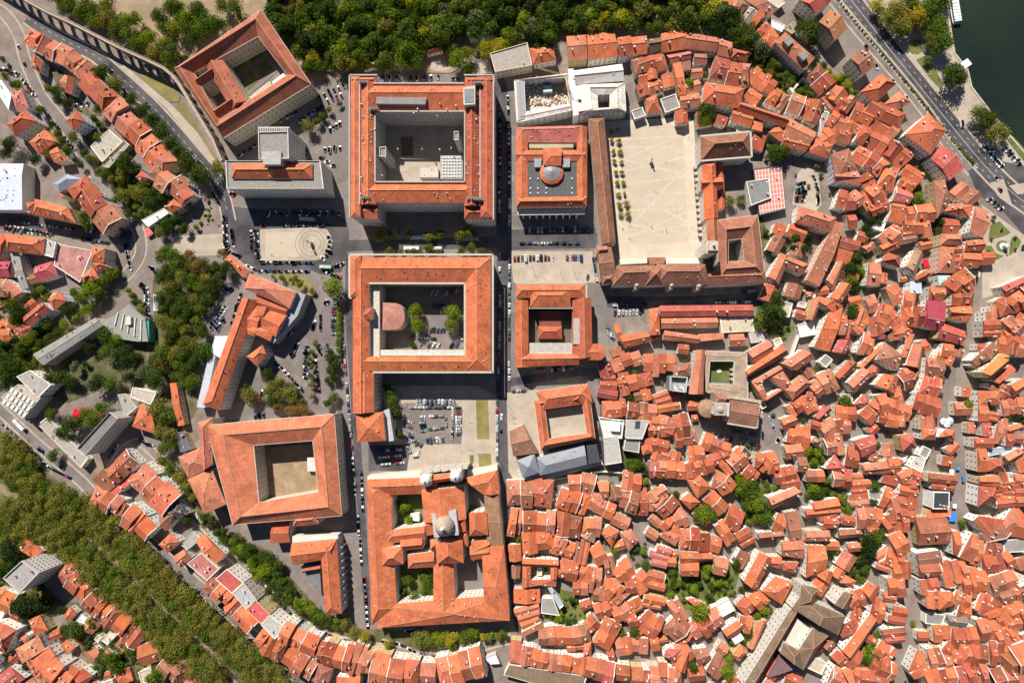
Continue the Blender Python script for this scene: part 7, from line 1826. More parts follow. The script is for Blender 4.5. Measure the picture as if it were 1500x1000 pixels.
def avenue(place, poly, r, sp):
  global NT
  rm = r * TS * .5; pp = PL(poly, rm * 1.3); pl = [(p.x, p.y) for p in pp]; ax = Vector((.77,-.64,0)); ay = Vector((.64,.77,0)); got = {}
  for j in range(-80,80):
    for i in range(-80,80):
      q = pp[0] + ax * ((i + (j % 2) * .5) * rm * sp) + ay * (j * rm * sp * .87)
      if inside(q.x, q.y, pl): got.setdefault(j, []).append(q)
  for n, j in enumerate(sorted(got, reverse=True)):
    for i, q in enumerate(got[j]):
      q = q + Vector((U(-.15,.15), U(-.15,.15),0)) * rm * sp; q.z = 0
      tn = random.choice('ooogo'); tree(f"{GREEN[tn][1]} plane tree, {ORD(i + 1)} down the {ORD(n + 1)} line of the {place}", q, rm * U(.9,1.25), tn, f"plane trees of the {place}", 'plane_tree')
avenue('park band beside the avenue',[0,632,40,668,75,705,118,722,148,748,175,775,215,808,250,834,300,875,350,922,400,970,440,1012,385,1012,340,978,294,929,244,892,209,855,170,815,132,789,104,770,66,748,32,728,0,712],10.5,1.58)
avenue('far park band',[0,722,40,738,85,752,112,787,150,815,187,850,225,890,262,925,300,955,340,1002,345,1012,300,1008,272,978,245,957,220,938,200,915,180,898,140,866,120,845,95,822,62,800,20,800,0,860],10.5,1.58)
road('park_path',[0,712,40,738,85,763,130,795,172,828,212,865,250,905,300,950,345,1005],13,'earth', kerb=False)
T(0,0)
trees('in the park behind the aqueduct',[470,80,50,385,55,42,560,118,45,645,85,50,520,95,42,300,-30,45,500,30,55,560,60,55,620,30,55,420,20,50,350,0,45,610,120,55,680,170,58,740,130,55,800,110,45,760,200,58,810,260,58,870,230,55,900,310,58,960,260,50,990,345,58,940,90,55,1000,40,55,1050,55,45,1060,105,50,1120,155,55,960,150,45,1150,60,55,1190,110,50,1180,200,45,855,300,40,1000,395,35],'dghgo')
trees('along the road below the aqueduct',[595,420,55,670,490,50,775,590,46,840,645,50,885,700,48,945,765,52,995,835,48,1040,890,45,1100,945,68,1150,1010,60],'dod')
trees('beside the upper cobbled lane',[30,450,26,100,495,32,20,350,22,230,645,30,350,600,28,330,540,45,290,520,30,430,800,40,300,730,26,335,780,26,365,820,28,400,885,34,470,975,24,500,900,30,530,930,28,580,640,40,560,700,28,600,600,26],'dgo')
trees('in the yard behind the concrete terrace',[740,950,60,790,985,40,60,840,50,30,900,40,200,930,40],'dk')
T(250,0)
trees('around the upper side of the old college',[30,60,55,100,110,62,160,170,58,220,130,62,280,150,55,120,225,45,300,30,50,370,40,55,20,170,55,10,300,55,90,340,28,400,100,20],'ghgdg')
trees('on the parking island north of the tower block',[800,740,42,860,710,26,890,680,24,930,645,22,990,612,18,270,985,48],'go')
T(500,0)
trees('standing out at the front of the wood',[385,300,62,440,350,50,350,350,50,280,370,48,230,385,38,690,350,55,740,310,45,640,290,35,740,400,36,850,290,50,920,270,50,970,255,35,1150,190,60,1100,175,45],'yhgdg')
T(0,250)
trees('along the middle lane',[610,20,40,655,55,30,700,60,32,720,140,46,690,170,28,610,170,28,590,130,20,750,250,30,700,290,20,710,345,18,580,10,30,720,10,40],'dgdo')
trees('in the gardens by the green slope',[820,130,52,880,180,45,900,130,40,850,90,34,950,150,35,975,320,44,1030,285,36,940,360,38,1080,335,32,1190,20,60,1150,330,18,1105,200,26,850,160,24],'ddgo')
trees('behind the pink flat-roofed hall',[530,685,55,600,640,45,655,595,42,480,745,48,690,600,26,570,720,45,440,720,34,500,270,46,520,320,36],'ghd')
trees('on the wooded slope of villas',[500,820,42,390,810,46,270,890,38,380,900,38,345,945,38,290,985,34,450,860,30,570,782,26,95,810,68,90,870,45,10,930,30,220,720,34,200,960,30,160,985,40,110,985,30],'dghd')
trees('round the fan-shaped roof',[620,965,55,680,985,45,750,705,22,820,820,32,790,770,22,775,735,20,820,770,18],'dgh')
T(0,0,1)
wood('on the slanted college slope',[228,357,250,358,262,372,285,380,318,380,340,395,322,430,300,470,292,505,282,545,270,560,250,556,236,560,222,540,232,500,238,455,228,400],10.5,'dgdog',1.75)
T(0,500)
trees('in the public garden with lawns',[630,60,55,730,60,50,745,120,62,650,240,45,570,250,58,440,145,34,350,210,50,295,220,45,520,30,38,840,180,46,900,220,55,690,70,40,500,130,22,750,212,40,700,260,30,410,225,45],'dgsdk')
trees('below the garden café',[600,380,42,540,450,55,500,420,40,400,490,58,360,535,42,300,430,38,410,560,30,450,470,45],'dg')
trees('down the slope beside the orange villa',[940,130,50,960,60,50,930,390,58,965,445,52,940,520,45,985,550,46,1010,590,40,965,630,45,955,690,36,1000,745,46,1050,795,46,1090,860,46,1135,895,36,1100,240,40,1085,240,40],'dgo')
trees('on the slope at the left picture edge',[60,140,55,55,215,55,15,100,45,125,60,34,240,20,30,20,20,35,20,260,40,130,20,30],'dk')
trees('standing alone in the avenue road',[310,668,38],'d')
T(250,250)
trees('at the corner of the oval square',[940,680,66],'h')
trees('on the small dry lawn',[600,620,14,655,625,20,705,640,14,735,632,20,762,662,24,825,702,20],'gho')
trees('in the small car park of the slanted college',[300,485,30,280,570,24,160,560,50,110,480,30],'gb')
T(250,500)
trees('in the copse under the slanted college',[560,200,45,600,260,45,560,300,30,600,350,45,620,380,34,650,240,36,690,300,45,720,340,34,640,310,40,700,270,30,460,320,48,450,280,30,500,330,30,740,310,22,770,345,18],'odob')
trees('along the wall of the arts college',[720,400,36,770,395,40,690,405,24],'b')
trees('down the middle strip of the campus car park',[850,10,20,830,60,18,820,100,18,830,150,20,820,200,20,825,250,22,830,320,20,800,120,15],'goo')
trees('beside the college street',[935,90,36,950,130,34,940,170,34,950,210,32,920,230,24,960,330,32,920,360,28,985,10,22,990,50,22,990,90,18,940,60,26,130,240,50,100,160,45,190,60,55,70,70,50,60,140,34],'dg')
b = MB()
T(250,250)
trees('in the clipped hedge of the college street',[985,780,18,985,810,18,985,840,18,985,870,18,985,900,18,985,930,18,985,960,18,985,990,18],'h', name='hedge_tree', kind='hedge tree')
T(500,250)
trees('four round ones in the medical court',[437,828,48,442,905,46,645,832,48,648,903,46],'h')
trees('along the bus stops, lower line',[285,475,30,345,470,20,415,475,26,465,475,18,520,460,36,570,475,30,700,465,30,760,460,36,820,472,26,872,476,14],'go')
trees('along the bus stops, upper line',[225,370,46,290,370,24,340,362,16,395,374,22,515,380,34,580,372,30,700,375,40,755,365,40],'go')
T(500,500)
trees('left of the cathedral car park',[300,345,40,315,410,45,340,540,34,290,300,30,420,25,28,270,270,26],'dg')
trees('in the cathedral cloisters',[380,965,30,350,985,22,330,950,20],'h')
T(500,750)
trees('in the lower cathedral courts',[385,390,34,500,410,46,490,370,34,520,440,34,425,500,36,360,470,26,485,465,24,400,40,26],'hg')
trees('under the lower wall of the cathedral',[450,745,48,500,740,46,570,740,42,640,735,44,650,780,30,745,730,46,770,705,36,830,730,26,870,728,26,920,724,26,952,714,26,280,770,28,70,712,38,130,730,38,20,650,38,710,750,28],'oyhg')
T(0,0,1)
wood('on the bank above the terrace road',[300,752,330,770,360,788,385,803,408,826,422,850,442,870,468,893,492,905,515,912,512,926,482,918,450,903,420,886,395,864,372,840,348,812,320,786,296,762],7.5,'dghd',1.7)
T(840,170)
trees('in the great court',[220,90,14,226,145,15,232,205,15,238,265,15,250,330,15,256,390,15,263,455,15,270,520,17,278,578,15,260,80,13,266,140,17,272,205,16,280,268,13,284,328,15,292,390,14,300,455,13,310,510,18,318,575,19],'y', name='sapling', kind='sapling')
trees('behind the clock tower range',[920,490,32,980,480,24,770,10,45,810,0,26,1190,215,40,1150,190,24,1100,178,14,1130,245,16,1120,680,16],'gho')
T(950,0)
trees('by the wood\'s right end',[540,180,60,600,220,60,480,100,60,420,150,50,350,160,50,560,260,36],'dk')
trees('below the apartment block with two huts',[940,190,70,900,170,40,960,250,40],'dg')
trees('beside the round garden of the hill',[335,655,55,365,690,30,245,495,32,320,440,22,760,900,55,790,890,40,690,830,18],'hd')
wood('above the pale wall',[600,330,690,300,860,470,840,520,740,460,640,420],24,'dgo',1.9)
wood('in the gardens inside the pale wall',[870,500,960,510,1030,580,1010,620,900,580,860,540],26,'dg',1.8)
wood('beside the brown apartment houses',[960,330,1060,380,1150,480,1220,560,1190,600,1080,500,980,400],26,'dgy',1.9)
T(1200,0)
trees('in the riverside park',[340,30,38,400,90,50,350,70,30,440,60,45,490,150,55,470,100,40,540,30,50,560,90,60,620,50,45,600,110,50,490,200,36,700,20,60,650,20,40,740,-10,45,460,170,34,520,-20,50],'yoyog')
trees('along the river bank',[660,90,55,690,130,55,700,180,58,670,230,45,730,240,60,690,280,45,630,140,40,800,435,66,780,410,40,830,460,36,940,665,48,1000,710,50,1050,770,58,980,680,36,1090,790,26,640,350,24],'odg')
T(1200,250)
trees('in the shaded garden court by the bend',[550,180,34,580,150,28,540,210,28,600,180,22],'gh')
trees('behind the long convent roof',[330,250,34,310,290,36,340,300,26,275,380,34,265,430,22,230,480,30,210,520,34,180,590,44,230,580,30,190,640,34,210,690,28,250,600,24,190,820,42,710,310,30,705,355,28,260,340,30,290,360,20,150,600,30,170,550,24],'dkgh')
trees('clipped, beside the roundabout',[1023,275,13,1010,400,8,1070,345,8,1150,395,8,1150,460,8,1020,515,8,995,470,8,1195,440,12],'d')
T(950,250)
trees('below the law wing',[740,420,28,790,450,24,710,480,24,690,360,18,750,320,12,870,400,34,930,390,30,850,460,30,905,460,32,880,490,26,940,430,22],'dkd')
trees('by the palace street steps',[750,750,48,710,830,65,640,910,34,730,870,40,780,830,30],'hdg')
T(700,500)
trees('in the round hedge garden',[900,720,40,940,720,34,880,700,24,990,755,22,975,825,28,1000,860,22,1045,855,20,1110,895,24,1155,895,24,885,330,28,1005,265,20,925,185,22,830,790,22,790,840,20,710,940,14],'hgd')
T(700,750)
trees('in the courtyard palace garden',[485,625,28,530,640,28,570,635,20,540,510,22,630,620,18,430,600,20,235,150,22,510,135,16],'gdh')
trees('in the small gardens of the ring lane',[800,220,26,925,210,20,970,230,22,1000,330,24,980,300,24,1140,355,24,1150,410,28,1120,480,26,920,700,36,850,710,24,690,510,20,1070,640,18,700,690,16],'hgdh')
T(950,500)
trees('in the deep garden of the lower town',[590,870,60,560,830,40,620,930,60,670,960,45,540,880,36,590,950,40,530,800,30,740,850,22,700,860,18,350,930,24,340,975,34,390,990,28,280,980,18],'dghd')
trees('in the climbing gardens',[935,640,30,990,655,28,1020,630,18,970,700,26,1020,700,18,1000,810,28,1050,820,28,960,860,34,990,890,40,1040,870,24,1130,920,34,1160,980,34,1100,900,20,1140,345,32,930,900,22,1080,890,18],'hgod')
T(1200,500)
trees('in gardens of the east side',[315,840,34,310,940,26,270,885,20,150,345,30,1090,455,36,1050,440,24,1190,465,22,865,370,34,400,530,10],'hgd')
T(950,750)
trees('in the big terraced garden',[140,360,22,145,405,28,200,420,20,350,330,30,335,370,24,300,420,22,350,495,24,405,415,28,450,415,20,265,450,28,305,595,58,545,450,20,515,290,30,370,430,24,240,440,22,440,460,18,115,470,22,100,430,22,675,570,32,640,600,24,710,560,18,580,710,30,610,720,26,560,740,22,495,760,22,470,850,32,450,920,42,480,950,34,255,905,36,330,20,50,290,10,36,380,30,30,700,40,45,650,20,40,600,130,18,570,90,16,200,95,20],'hghd')
T(1200,750)
trees('in the shaded long garden',[290,180,50,330,150,45,300,230,45,250,280,32,350,130,36,260,340,34,240,390,30,270,200,30,200,270,20,190,350,24,60,240,24,110,230,20],'dkdg')
trees('behind the long range, lower right',[320,790,36,290,830,34,330,840,40,260,860,36,300,870,34,340,720,26,310,760,30,680,210,24,840,50,18,840,80,18],'dgh')
T(0,750)
trees('round the balconied slab block',[130,560,65,100,530,45,150,590,40,230,530,45,280,540,30,190,520,34,60,170,55,50,230,60,30,310,60,100,260,45,60,30,50,370,580,30,160,890,40],'dk')
trees('in the long back gardens, lower left',[430,700,55,390,680,40,480,690,40,640,850,50,680,900,45,600,850,36,660,780,26,710,770,30,760,800,40,920,950,50,540,640,34,520,780,30,470,730,30,690,860,30,600,810,20,870,970,30,1100,45,34],'dghd')
T(0,0,1)
bushes('in the slot garden beside the palace',[1096,318,1115,318,1126,350,1118,378,1100,384],12,1.1)
bushes('on the big terraced garden beds',[975,840,1000,805,1050,815,1082,832,1070,870,1030,890,992,888],44,1.3)
bushes('on the courtyard garden lawn',[825,868,845,872,862,892,845,910,805,903],14,1.2)
bushes('in the deep lower-town garden',[1078,702,1118,702,1133,740,1122,768,1092,768],22,1.4)
bushes('in the climbing gardens',[1178,664,1208,660,1213,692,1232,722,1222,758,1198,738],26,1.4)
bushes('in the convent garden',[1242,392,1272,366,1278,400,1258,436,1242,428],20,1.3)
bushes('in the shaded long garden',[1258,795,1285,780,1278,818,1264,862,1250,856],16,1.3)
bushes('on the slope below the cloister steps',[1115,448,1148,470,1160,480,1148,496,1126,488,1112,468],14,1.3)
bushes('on the dry bank by the aqueduct lawns',[300,285,312,300,322,335,285,342,278,310],12,1.0)
bushes('in the steep gardens above the pale wall',[1100,80,1112,76,1160,135,1150,140],18,1.2)
b = MB(); line = smooth(PL([1224,-4,1270,55,1320,113,1366,170,1405,218,1425,240]),3)
for i in range(60):
  s = i / 59 * (len(line) - 1.001); p = lerp(line[int(s)], line[int(s) + 1], s % 1); p.z = 0
  tree(f"low clipped shrub, {ORD(i + 1)} from the top on the river road divider", p, U(.9,1.3), random.choice('doo'),'clipped shrubs on the river road divider','shrub',1,'shrub', trunk=False)
# ================================================================== PARKED CARS, BUSES, PEOPLE, BOAT
T(500,0)
cars('behind the science faculty',[225,465,590,455],9,'t'); cars('at the far end behind the science faculty',[650,465,690,470],2,0)
T(500,0)
cars('along the shaded side of the central street, top',[928,640,932,1000],11,'p'); cars('along the sunny side of the central street, top',[975,560,988,1000],12,'p')
T(500,250)
cars('along the shaded side of the central street, middle',[926,20,928,360],9,'p',.8); cars('along the sunny side of the central street, middle',[985,10,985,360],11,'p')
cars('along the shaded side of the central street, lower middle',[928,480,928,1000],13,'p',.7); cars('along the sunny side of the central street, lower middle',[985,470,985,1000],14,'p')
T(500,500)
cars('on the central street beside the cathedral square',[928,0,912,380],10,'p',.8); cars('against the cathedral square kerb',[912,390,914,700],9,'p',1); cars('in the open lane by the letters faculty',[983,20,985,240],5,'p',.8)
cars('driving in the central street',[940,400,933,560],2,'p',1)
T(500,750)
cars('in the shade below the cathedral flank',[1010,220,1020,560],8,'p',.8)
cars('along the cathedral\'s left wall, upper',[100,20,104,130],4,'p',1); cars('along the cathedral\'s left wall, lower',[112,150,120,310],5,'p',1); cars('along the cathedral\'s left wall, end',[137,380,158,680],9,'p',1)
T(250,500)
cars('along the shaded college street',[1015,20,1085,900],24,'p',.85)
T(500,500)
cars('in the sun beside the arts college',[120,760,128,1000],7,'p',1)
T(250,0)
cars('before the old college, shaded row',[640,710,750,650],6,60); cars('before the old college, outer row',[750,720,900,620],6,35,1); cars('before the old college, upper row',[860,580,1030,500],6,90,.9); cars('before the old college, second upper row',[910,600,1040,545],5,90,.9)
cars('beside the tower block',[800,880,800,920],2,0); cars('around the north parking island',[890,885,1010,870],4,80,.9); cars('inside the walled bend of the north square',[925,770,1005,720],4,60); cars('in the lower north square',[870,915,970,985],3,45); cars('in the lane below the old college',[400,920,510,850],4,'p',.8)
T(250,250)
cars('left kerb of the oval square road',[318,262,328,480],12,'t',1); cars('second line left of the oval square',[360,345,375,450],3,'p',1); cars('in a short row beneath the left kerb',[345,485,410,508],4,70,1)
cars('on the left edge of the oval paving',[475,355,478,470],5,'p',.9); cars('against the left edge of the oval paving',[500,340,515,520],8,'t',1); cars('under the lower edge of the oval paving',[525,535,850,540],9,'p',1); cars('round the right end of the oval paving',[885,525,925,480,935,430,930,375],6,80,1)
cars('along the lower kerb of the oval square road',[440,550,520,588,820,590],10,'p',1); cars('in the shade above the oval paving',[520,320,900,320],9,'p',.8); cars('in the deep shade under the office block',[520,255,1010,250],13,75,.8)
cars('on the small triangular island',[960,560,1015,545],3,30,1); cars('at the top of the college street',[915,592,1000,630],4,20,1); cars('right of the big olive tree',[900,765,930,775],2,90,1)
cars('on the upper lane by the crossing',[245,120,285,195],4,'p',1); cars('by the crossing under the office block',[355,130,380,145],2,80,1)
cars('in the slanted college car park, first line',[180,780,175,860],5,'t',1); cars('in the slanted college car park, second line',[235,930,330,790],8,70,.9); cars('in the slanted college car park, third line',[270,940,330,850],6,60,.9); cars('in the slanted college car park, fourth line',[415,720,350,930],9,10,.9); cars('in the slanted college car park, top line',[310,680,360,700],3,60)
cars('at the right of the slanted college, first line',[880,850,880,930],5,0,1); cars('in the line against the clipped hedge',[958,800,955,960],9,'t',1); cars('in the slanted college shade',[750,880,690,960],6,50,.9); cars('beside the slanted college lane',[850,880,830,930],2,'p',1)
T(250,500)
cars('in the campus car park, left line',[745,10,700,110],5,-20,.9); cars('in the campus car park, diagonal wall line',[610,110,780,290],9,-20,1); cars('in the campus car park, middle line',[800,20,790,220],10,'t',1); cars('in the campus car park, second middle line',[855,110,875,300],7,'p',1); cars('in the campus car park, top right line',[930,20,870,60],3,70)
cars('in the yard above the arts college',[485,440,560,435],3,'t',1); cars('in the yard by the copse',[520,330,545,290],2,20)
T(500,500)
cars('in the cathedral car park, top line',[435,355,670,355],11,'t',1); cars('in the cathedral car park, second line',[400,385,650,385],9,0,.9); cars('in the cathedral car park, right line',[685,380,690,550],10,'t',1); cars('in the cathedral car park, inner right line',[655,395,650,570],9,'p',.9)
cars('in the inner ring, top',[520,435,600,435],3,0,1); cars('in the inner ring, left',[475,430,480,530],6,'t',1); cars('in the inner ring, bottom',[510,512,600,505],4,0,1); cars('in the inner ring, right',[614,450,616,495],2,'p',1)
cars('in the cathedral car park, lower line',[500,585,605,570],6,'t',1); cars('in the cathedral car park, curved left line',[400,460,410,560,440,600,480,610],7,60,1); cars('in the cathedral car park, outer left line',[370,540,400,640,440,670,465,640],6,45,1)
cars('in the shade of the square, first line',[200,640,380,630],6,0,.9); cars('in the shade of the square, second line',[220,680,380,665],5,0,.9); cars('in the shade of the square, third line',[235,718,370,708],5,0,.9); cars('by the trees left of the cathedral car park',[350,380,345,450],3,10)
T(500,250)
cars('in the medical court, top line',[520,720,690,710],6,60,.9); cars('in the medical court, middle line',[530,790,620,800],4,60,.9); cars('in the medical court, below the trees',[515,930,610,935],5,80,1); cars('in the medical court, lower line',[400,975,560,985],4,0,.8); cars('against the right side of the medical court',[710,900,712,1000],4,'t',1)
T(500,500)
cars('at the bottom of the medical court',[450,20,690,20],9,60,.9)
T(700,250)
cars('in the library shade',[290,350,680,340],16,'t',.8); cars('before the library square, upper line',[240,425,600,425],9,0,.95)
cars('in the sun on the library square',[205,515,450,512],11,'t',1); cars('in the sun on the library square, right group',[515,510,615,510],6,'t',1); cars('beside the palace range',[675,510,700,650],5,'p',1); cars('at the right of the library square',[645,600,640,650],1,'p',1)
cars('along the palace street in the shade',[780,790,1000,785],4,'p',.8); cars('on the palace street terrace',[795,835,965,825],8,80,1); cars('beside the stepped street',[760,920,790,990],5,30,.9)
T(950,250)
cars('along the right part of the palace street',[340,775,600,770],6,'p',.8); cars('under the law wing wall',[540,712,620,705],2,'p',1)
cars('in the hill car park, left kerb',[880,70,868,190],5,'t',1); cars('in the hill car park, middle',[905,60,900,190],5,'t',1); cars('in the hill car park, right line',[960,30,990,120,985,195],8,10,1); cars('down the steep lane from the hill car park',[850,250,820,390,790,410],5,'p',.9)
T(950,500)
cars('on the cathedral square, first line',[340,540,480,580],8,60,.9); cars('on the cathedral square, second line',[480,520,640,545],5,0,.9); cars('on the cathedral square, third line',[540,580,650,620],7,60,.9); cars('on the cathedral square, left of the houses',[710,445,730,510],4,10,1); cars('by the church apse',[230,425,285,450],2,20,1); cars('in front of the gabled house',[745,580,765,575],2,60,1)
T(0,0)
cars('in the plaza by the bend',[10,410,110,440],6,70,.9); cars('along the cobbled lane, first line',[130,460,210,570],5,30,.9); cars('along the cobbled lane, second line',[240,620,350,760],8,20,.9); cars('along the cobbled lane, third line',[385,800,440,880],4,20,.9); cars('driving near the bend',[100,225,165,430],2,'p',1); cars('on the aqueduct road',[540,318,980,710],2,'p',1)
cars('under the aqueduct road trees',[730,520,760,660],4,10,.8); cars('in the small yard behind the lane',[410,630,530,610],4,70,.8); cars('at the end of the aqueduct road trees',[1020,840,1180,960],5,'p',.8)
T(0,250)
cars('along the upper kerb of the shaded street',[60,297,750,385],17,'p',.8); cars('along the lower kerb of the shaded street',[0,328,330,380],14,60,.9); cars('along the lower kerb of the shaded street, right',[470,400,640,425],6,'p',1); cars('round the bend, outer kerb',[740,440,770,580],8,10,1)
cars('down the middle lane',[560,60,720,270],9,'p',.8); cars('above the tree-shaded car park',[890,560,950,640],6,30,.9); cars('curving above the fan-shaped roof',[820,660,860,700,865,850],10,'t',.95); cars('in the dark yard',[150,540,290,580],6,80,.8)
T(0,500)
cars('along the avenue, left kerb',[20,480,130,580,300,740,420,800],16,'p',.9); cars('on the curving lane',[630,690,700,600],3,'p',1); cars('at the kerb of the curving lane',[820,570,900,610],4,20,1); cars('down the terrace road, upper part',[930,690,1100,930],6,'p',.6); cars('driving on the avenue, upper part',[180,575,430,795],2,'p',1)
T(0,750)
cars('along the avenue, park kerb',[620,10,760,130,900,240,1000,340,1190,490],26,'p',.9)
T(250,750)
cars('along the avenue, lower park kerb',[50,390,160,490,260,580],13,'t',.95); cars('along the avenue, kerb near the lower end',[450,730,560,800,700,960],11,20,.9); cars('driving on the avenue, lower part',[195,450,340,580],2,'p',1); cars('along the terrace road',[500,370,560,430,680,570,760,620],9,'p',.7); cars('along the terrace road under the cathedral',[880,700,1080,765],6,'p',.8)
T(500,750)
cars('on the terrace road below the cathedral garden',[240,745,330,765,480,830,560,845],9,'p',.9); cars('under the lower cathedral wall',[350,692,480,685],5,0,.9)
T(1200,0)
cars('on the river road',[245,225,345,420,500,535,520,635],4,'p',1); cars('in the riverside car park',[960,860,1070,980],9,70,1, z=0); cars('in the riverside car park, right line',[1080,860,1180,970],6,60,.9); cars('on the promenade kerb',[830,725,833,740],1,'p',1)
T(1200,250)
cars('waiting at the roundabout',[985,160,1070,230],4,60,1); cars('on the roundabout',[1025,20,1065,145],2,20,1); cars('on the yard by the brown L-roof',[770,120,800,160],3,60); cars('in the lane by the brown L-roof',[615,50,622,150],3,'p')
T(700,500)
cars('behind the letters faculty',[350,165,560,150],9,'t',.8); cars('in the lane at the museum forecourt',[200,290,280,285],3,0,1); cars('in the little street below the museum',[430,860,455,930],3,80)
bus('white bus in the sunny bus bay, leftmost',539,363,0); bus('white bus in the sunny bus bay, second',571,363,0)
T(0,0,1)
bus('white coach on the avenue beside the institute',28,622,42, L=11) ; bus('green and white bus at the corner of the oval square',477,391,2,(.3,.5,.35),9); bus('silver coach in the shade above the oval paving',450,321,3,(.45,.48,.55)); bus('bus under the upper line of street trees',612,348,0,(.4,.45,.55)); bus('white bus with green stripe in the bus bay, right',603,363.5,1,(.6,.7,.62)); bus('white bus at the right end of the bus bay',636,364,1); bus('bus in the shade right of the street trees',690,350,1,(.3,.33,.36))
T(840,170)
people('in the great sand court',[490,65,672,125,540,272,395,465,474,440,490,452,565,535,602,538,425,630,455,645,462,655,516,675,542,665,545,678,322,718,330,720,695,650,705,715,330,645,285,660])
T(250,250)
people('on the oval paving',[590,492,602,495,650,420])
T(700,250)
people('beside the library',[215,318,195,345,232,360,640,455,850,340])
T(500,500)
people('by the cathedral steps',[625,560,700,380,705,640])
T(0,0,1)
for i, (x, y) in enumerate([(766,400),(783,402),(794,400),(821,400),(842,402),(849,400),(684,605),(684,645),(749,598),(749,606),(400,386),(600,605),(780,392),(840,395)]):
  lamp(f"tall street lamp, {ORD(i + 1)} of those on the paved squares", P(x, y),7.5)
for i in range(9):
  x, y = lerp(Vector((1256,5)), Vector((1438,228)), i / 8.0); lamp(f"street lamp, {ORD(i + 1)} from the top on the riverside promenade", P(x + 2, y),8, group='promenade lamps')
for i, (x, y) in enumerate([(110,601),(113,606),(117,603),(120,608),(108,607),(114,611),(146,606),(129,600)]): umbrella(f"red parasol in the garden café cluster, {ORD(i + 1)} from the left", x, y, 1.9, group='red café parasols')
for i, (x, y) in enumerate([(215,338),(220,341),(217,343)]): umbrella(f"pink-red parasol at the lane bend, {ORD(i + 1)} from the left", x, y, 2.2,(.7,.15,.17),'parasols at the lane bend')
for i, (x, y) in enumerate([(1383,617),(1388,621),(1392,616)]): umbrella(f"grey parasol on the small dark square, {'leftmost' if i == 0 else 'lower' if i == 1 else 'rightmost'} of three", x, y, 2.6,(.5,.52,.62),'three grey parasols')
for i, (x, y) in enumerate([(1356,383),(1358,388)]): umbrella(f"red parasol on the shopping street, {'upper' if i == 0 else 'lower'} one", x, y, 2.2)
for i, (x, y) in enumerate([(752,965),(757,967),(763,969)]): umbrella(f"crimson parasol on the bottom terrace, {ORD(i + 1)} from the left", x, y, 1.8,(.5,.03,.12),'parasols on the bottom terrace')
# boat and landing
p = P(1400,10,0); t = thing('tour_boat','long white river tour boat moored at the top right','boat',(p.x, p.y, -3)); z0 = (0,0,0)
b = MB(); Lb, Wb = 24,5.4
prof = [(-Lb / 2,.75),(-Lb / 2 + 2,.95),(0,1),(Lb / 2 - 6,.95),(Lb / 2 - 2,.5),(Lb / 2,.06)]
for i in range(len(prof) - 1):
  (x0, a),(x1, c) = prof[i], prof[i + 1]; w0, w1 = a * Wb / 2, c * Wb / 2
  for s in (1,-1): b.face([(x0, s * w0 * .85,-.2),(x1, s * w1 * .85,-.2),(x1, s * w1,1.3),(x0, s * w0,1.3)])
  b.face([(x0,-w0,1.25),(x1,-w1,1.25),(x1, w1,1.25),(x0, w0,1.25)])
b.build('hull', M['paint'], t, (.7,.7,.7), off=z0)
b = MB(); b.box((-1.5,0,2.3),(18,4.4,2)); b.build('cabin', M['paint'], t, (.68,.68,.68), off=z0); b = MB()
for s in (-1,1): b.box((-1.5, s * 2.22,2.5),(17,.04,.9))
b.build('cabin_glazing', M['glass'], t, off=z0); b = MB(); b.box((-1.5,0,3.36),(18.8,4.9,.14)); b.build('canopy_roof', M['metal'], t, (.7,.69,.67), off=z0)
b = MB()
for i in range(8): b.box((-9.5 + i * 2.4,0,3.5),(.25,4.9,.18))
b.build('roof_rib', M['metal'], t, (.45,.45,.45), off=z0, kind='stuff'); t.rotation_euler.z = math.radians(97)
p = P(1413,95,-1); t = thing('landing_stage','small white floating landing stage at the river bank','landing stage',(p.x, p.y, -3)); b = MB(); b.box((0,0,.5),(6,5,1)); b.build('pontoon', M['white'], t, off=z0); b = MB(); b.box((0,0,3.4),(6.2,5.2,.15))
for sx in (-2.7,2.7):
  for sy in (-2.2,2.2): b.box((sx, sy, 2.1),(.15,.15,2.5))
b.build('shelter', M['metal'], t, (.75,.75,.76), off=z0); t.rotation_euler.z = .6
# white van-like kiosk roofs on the market square
for i, (x, y, c) in enumerate([(1395,757,(.04,.2,.6)),(1405,686,(.05,.3,.6)),(1399,741,(.7,.68,.65)),(1395,697,(.7,.68,.65)),(1413,700,(.05,.2,.4))]):
  p = P(x, y, 3); t = thing('market_stall', f"{['blue and white square stall at the lower market square','small bright blue stall in the market square','cream box stall beside the charcoal roof','long white awning stall on the market square','blue awning by the right side of the market square'][i]}", 'stall',(p.x, p.y, 0))
  w = (5.5,2,2.6,3,2)[i]; d = (6,1.8,3,9,5)[i]; b = MB(); b.box((0,0,2.6),(w, d, .2)); b.build('awning', M['cloth'], t, c, off=z0); b = MB()
  for sx in (-1,1):
    for sy in (-1,1): b.box((sx * (w / 2 - .1), sy * (d / 2 - .1),1.25),(.1,.1,2.5))
  b.build('frame', M['metal'], t, (.4,.4,.4), off=z0)
# swimming pool
b = MB(); q = PL([1065,718,1070,714,1074,722,1069,726]); b.prism([(v.x, v.y) for v in q],0,.35); o = b.build('swimming_pool', new_skin('pool_water',(.02,.3,.45))); tag(o, 'small blue garden swimming pool in the lower town','swimming pool')
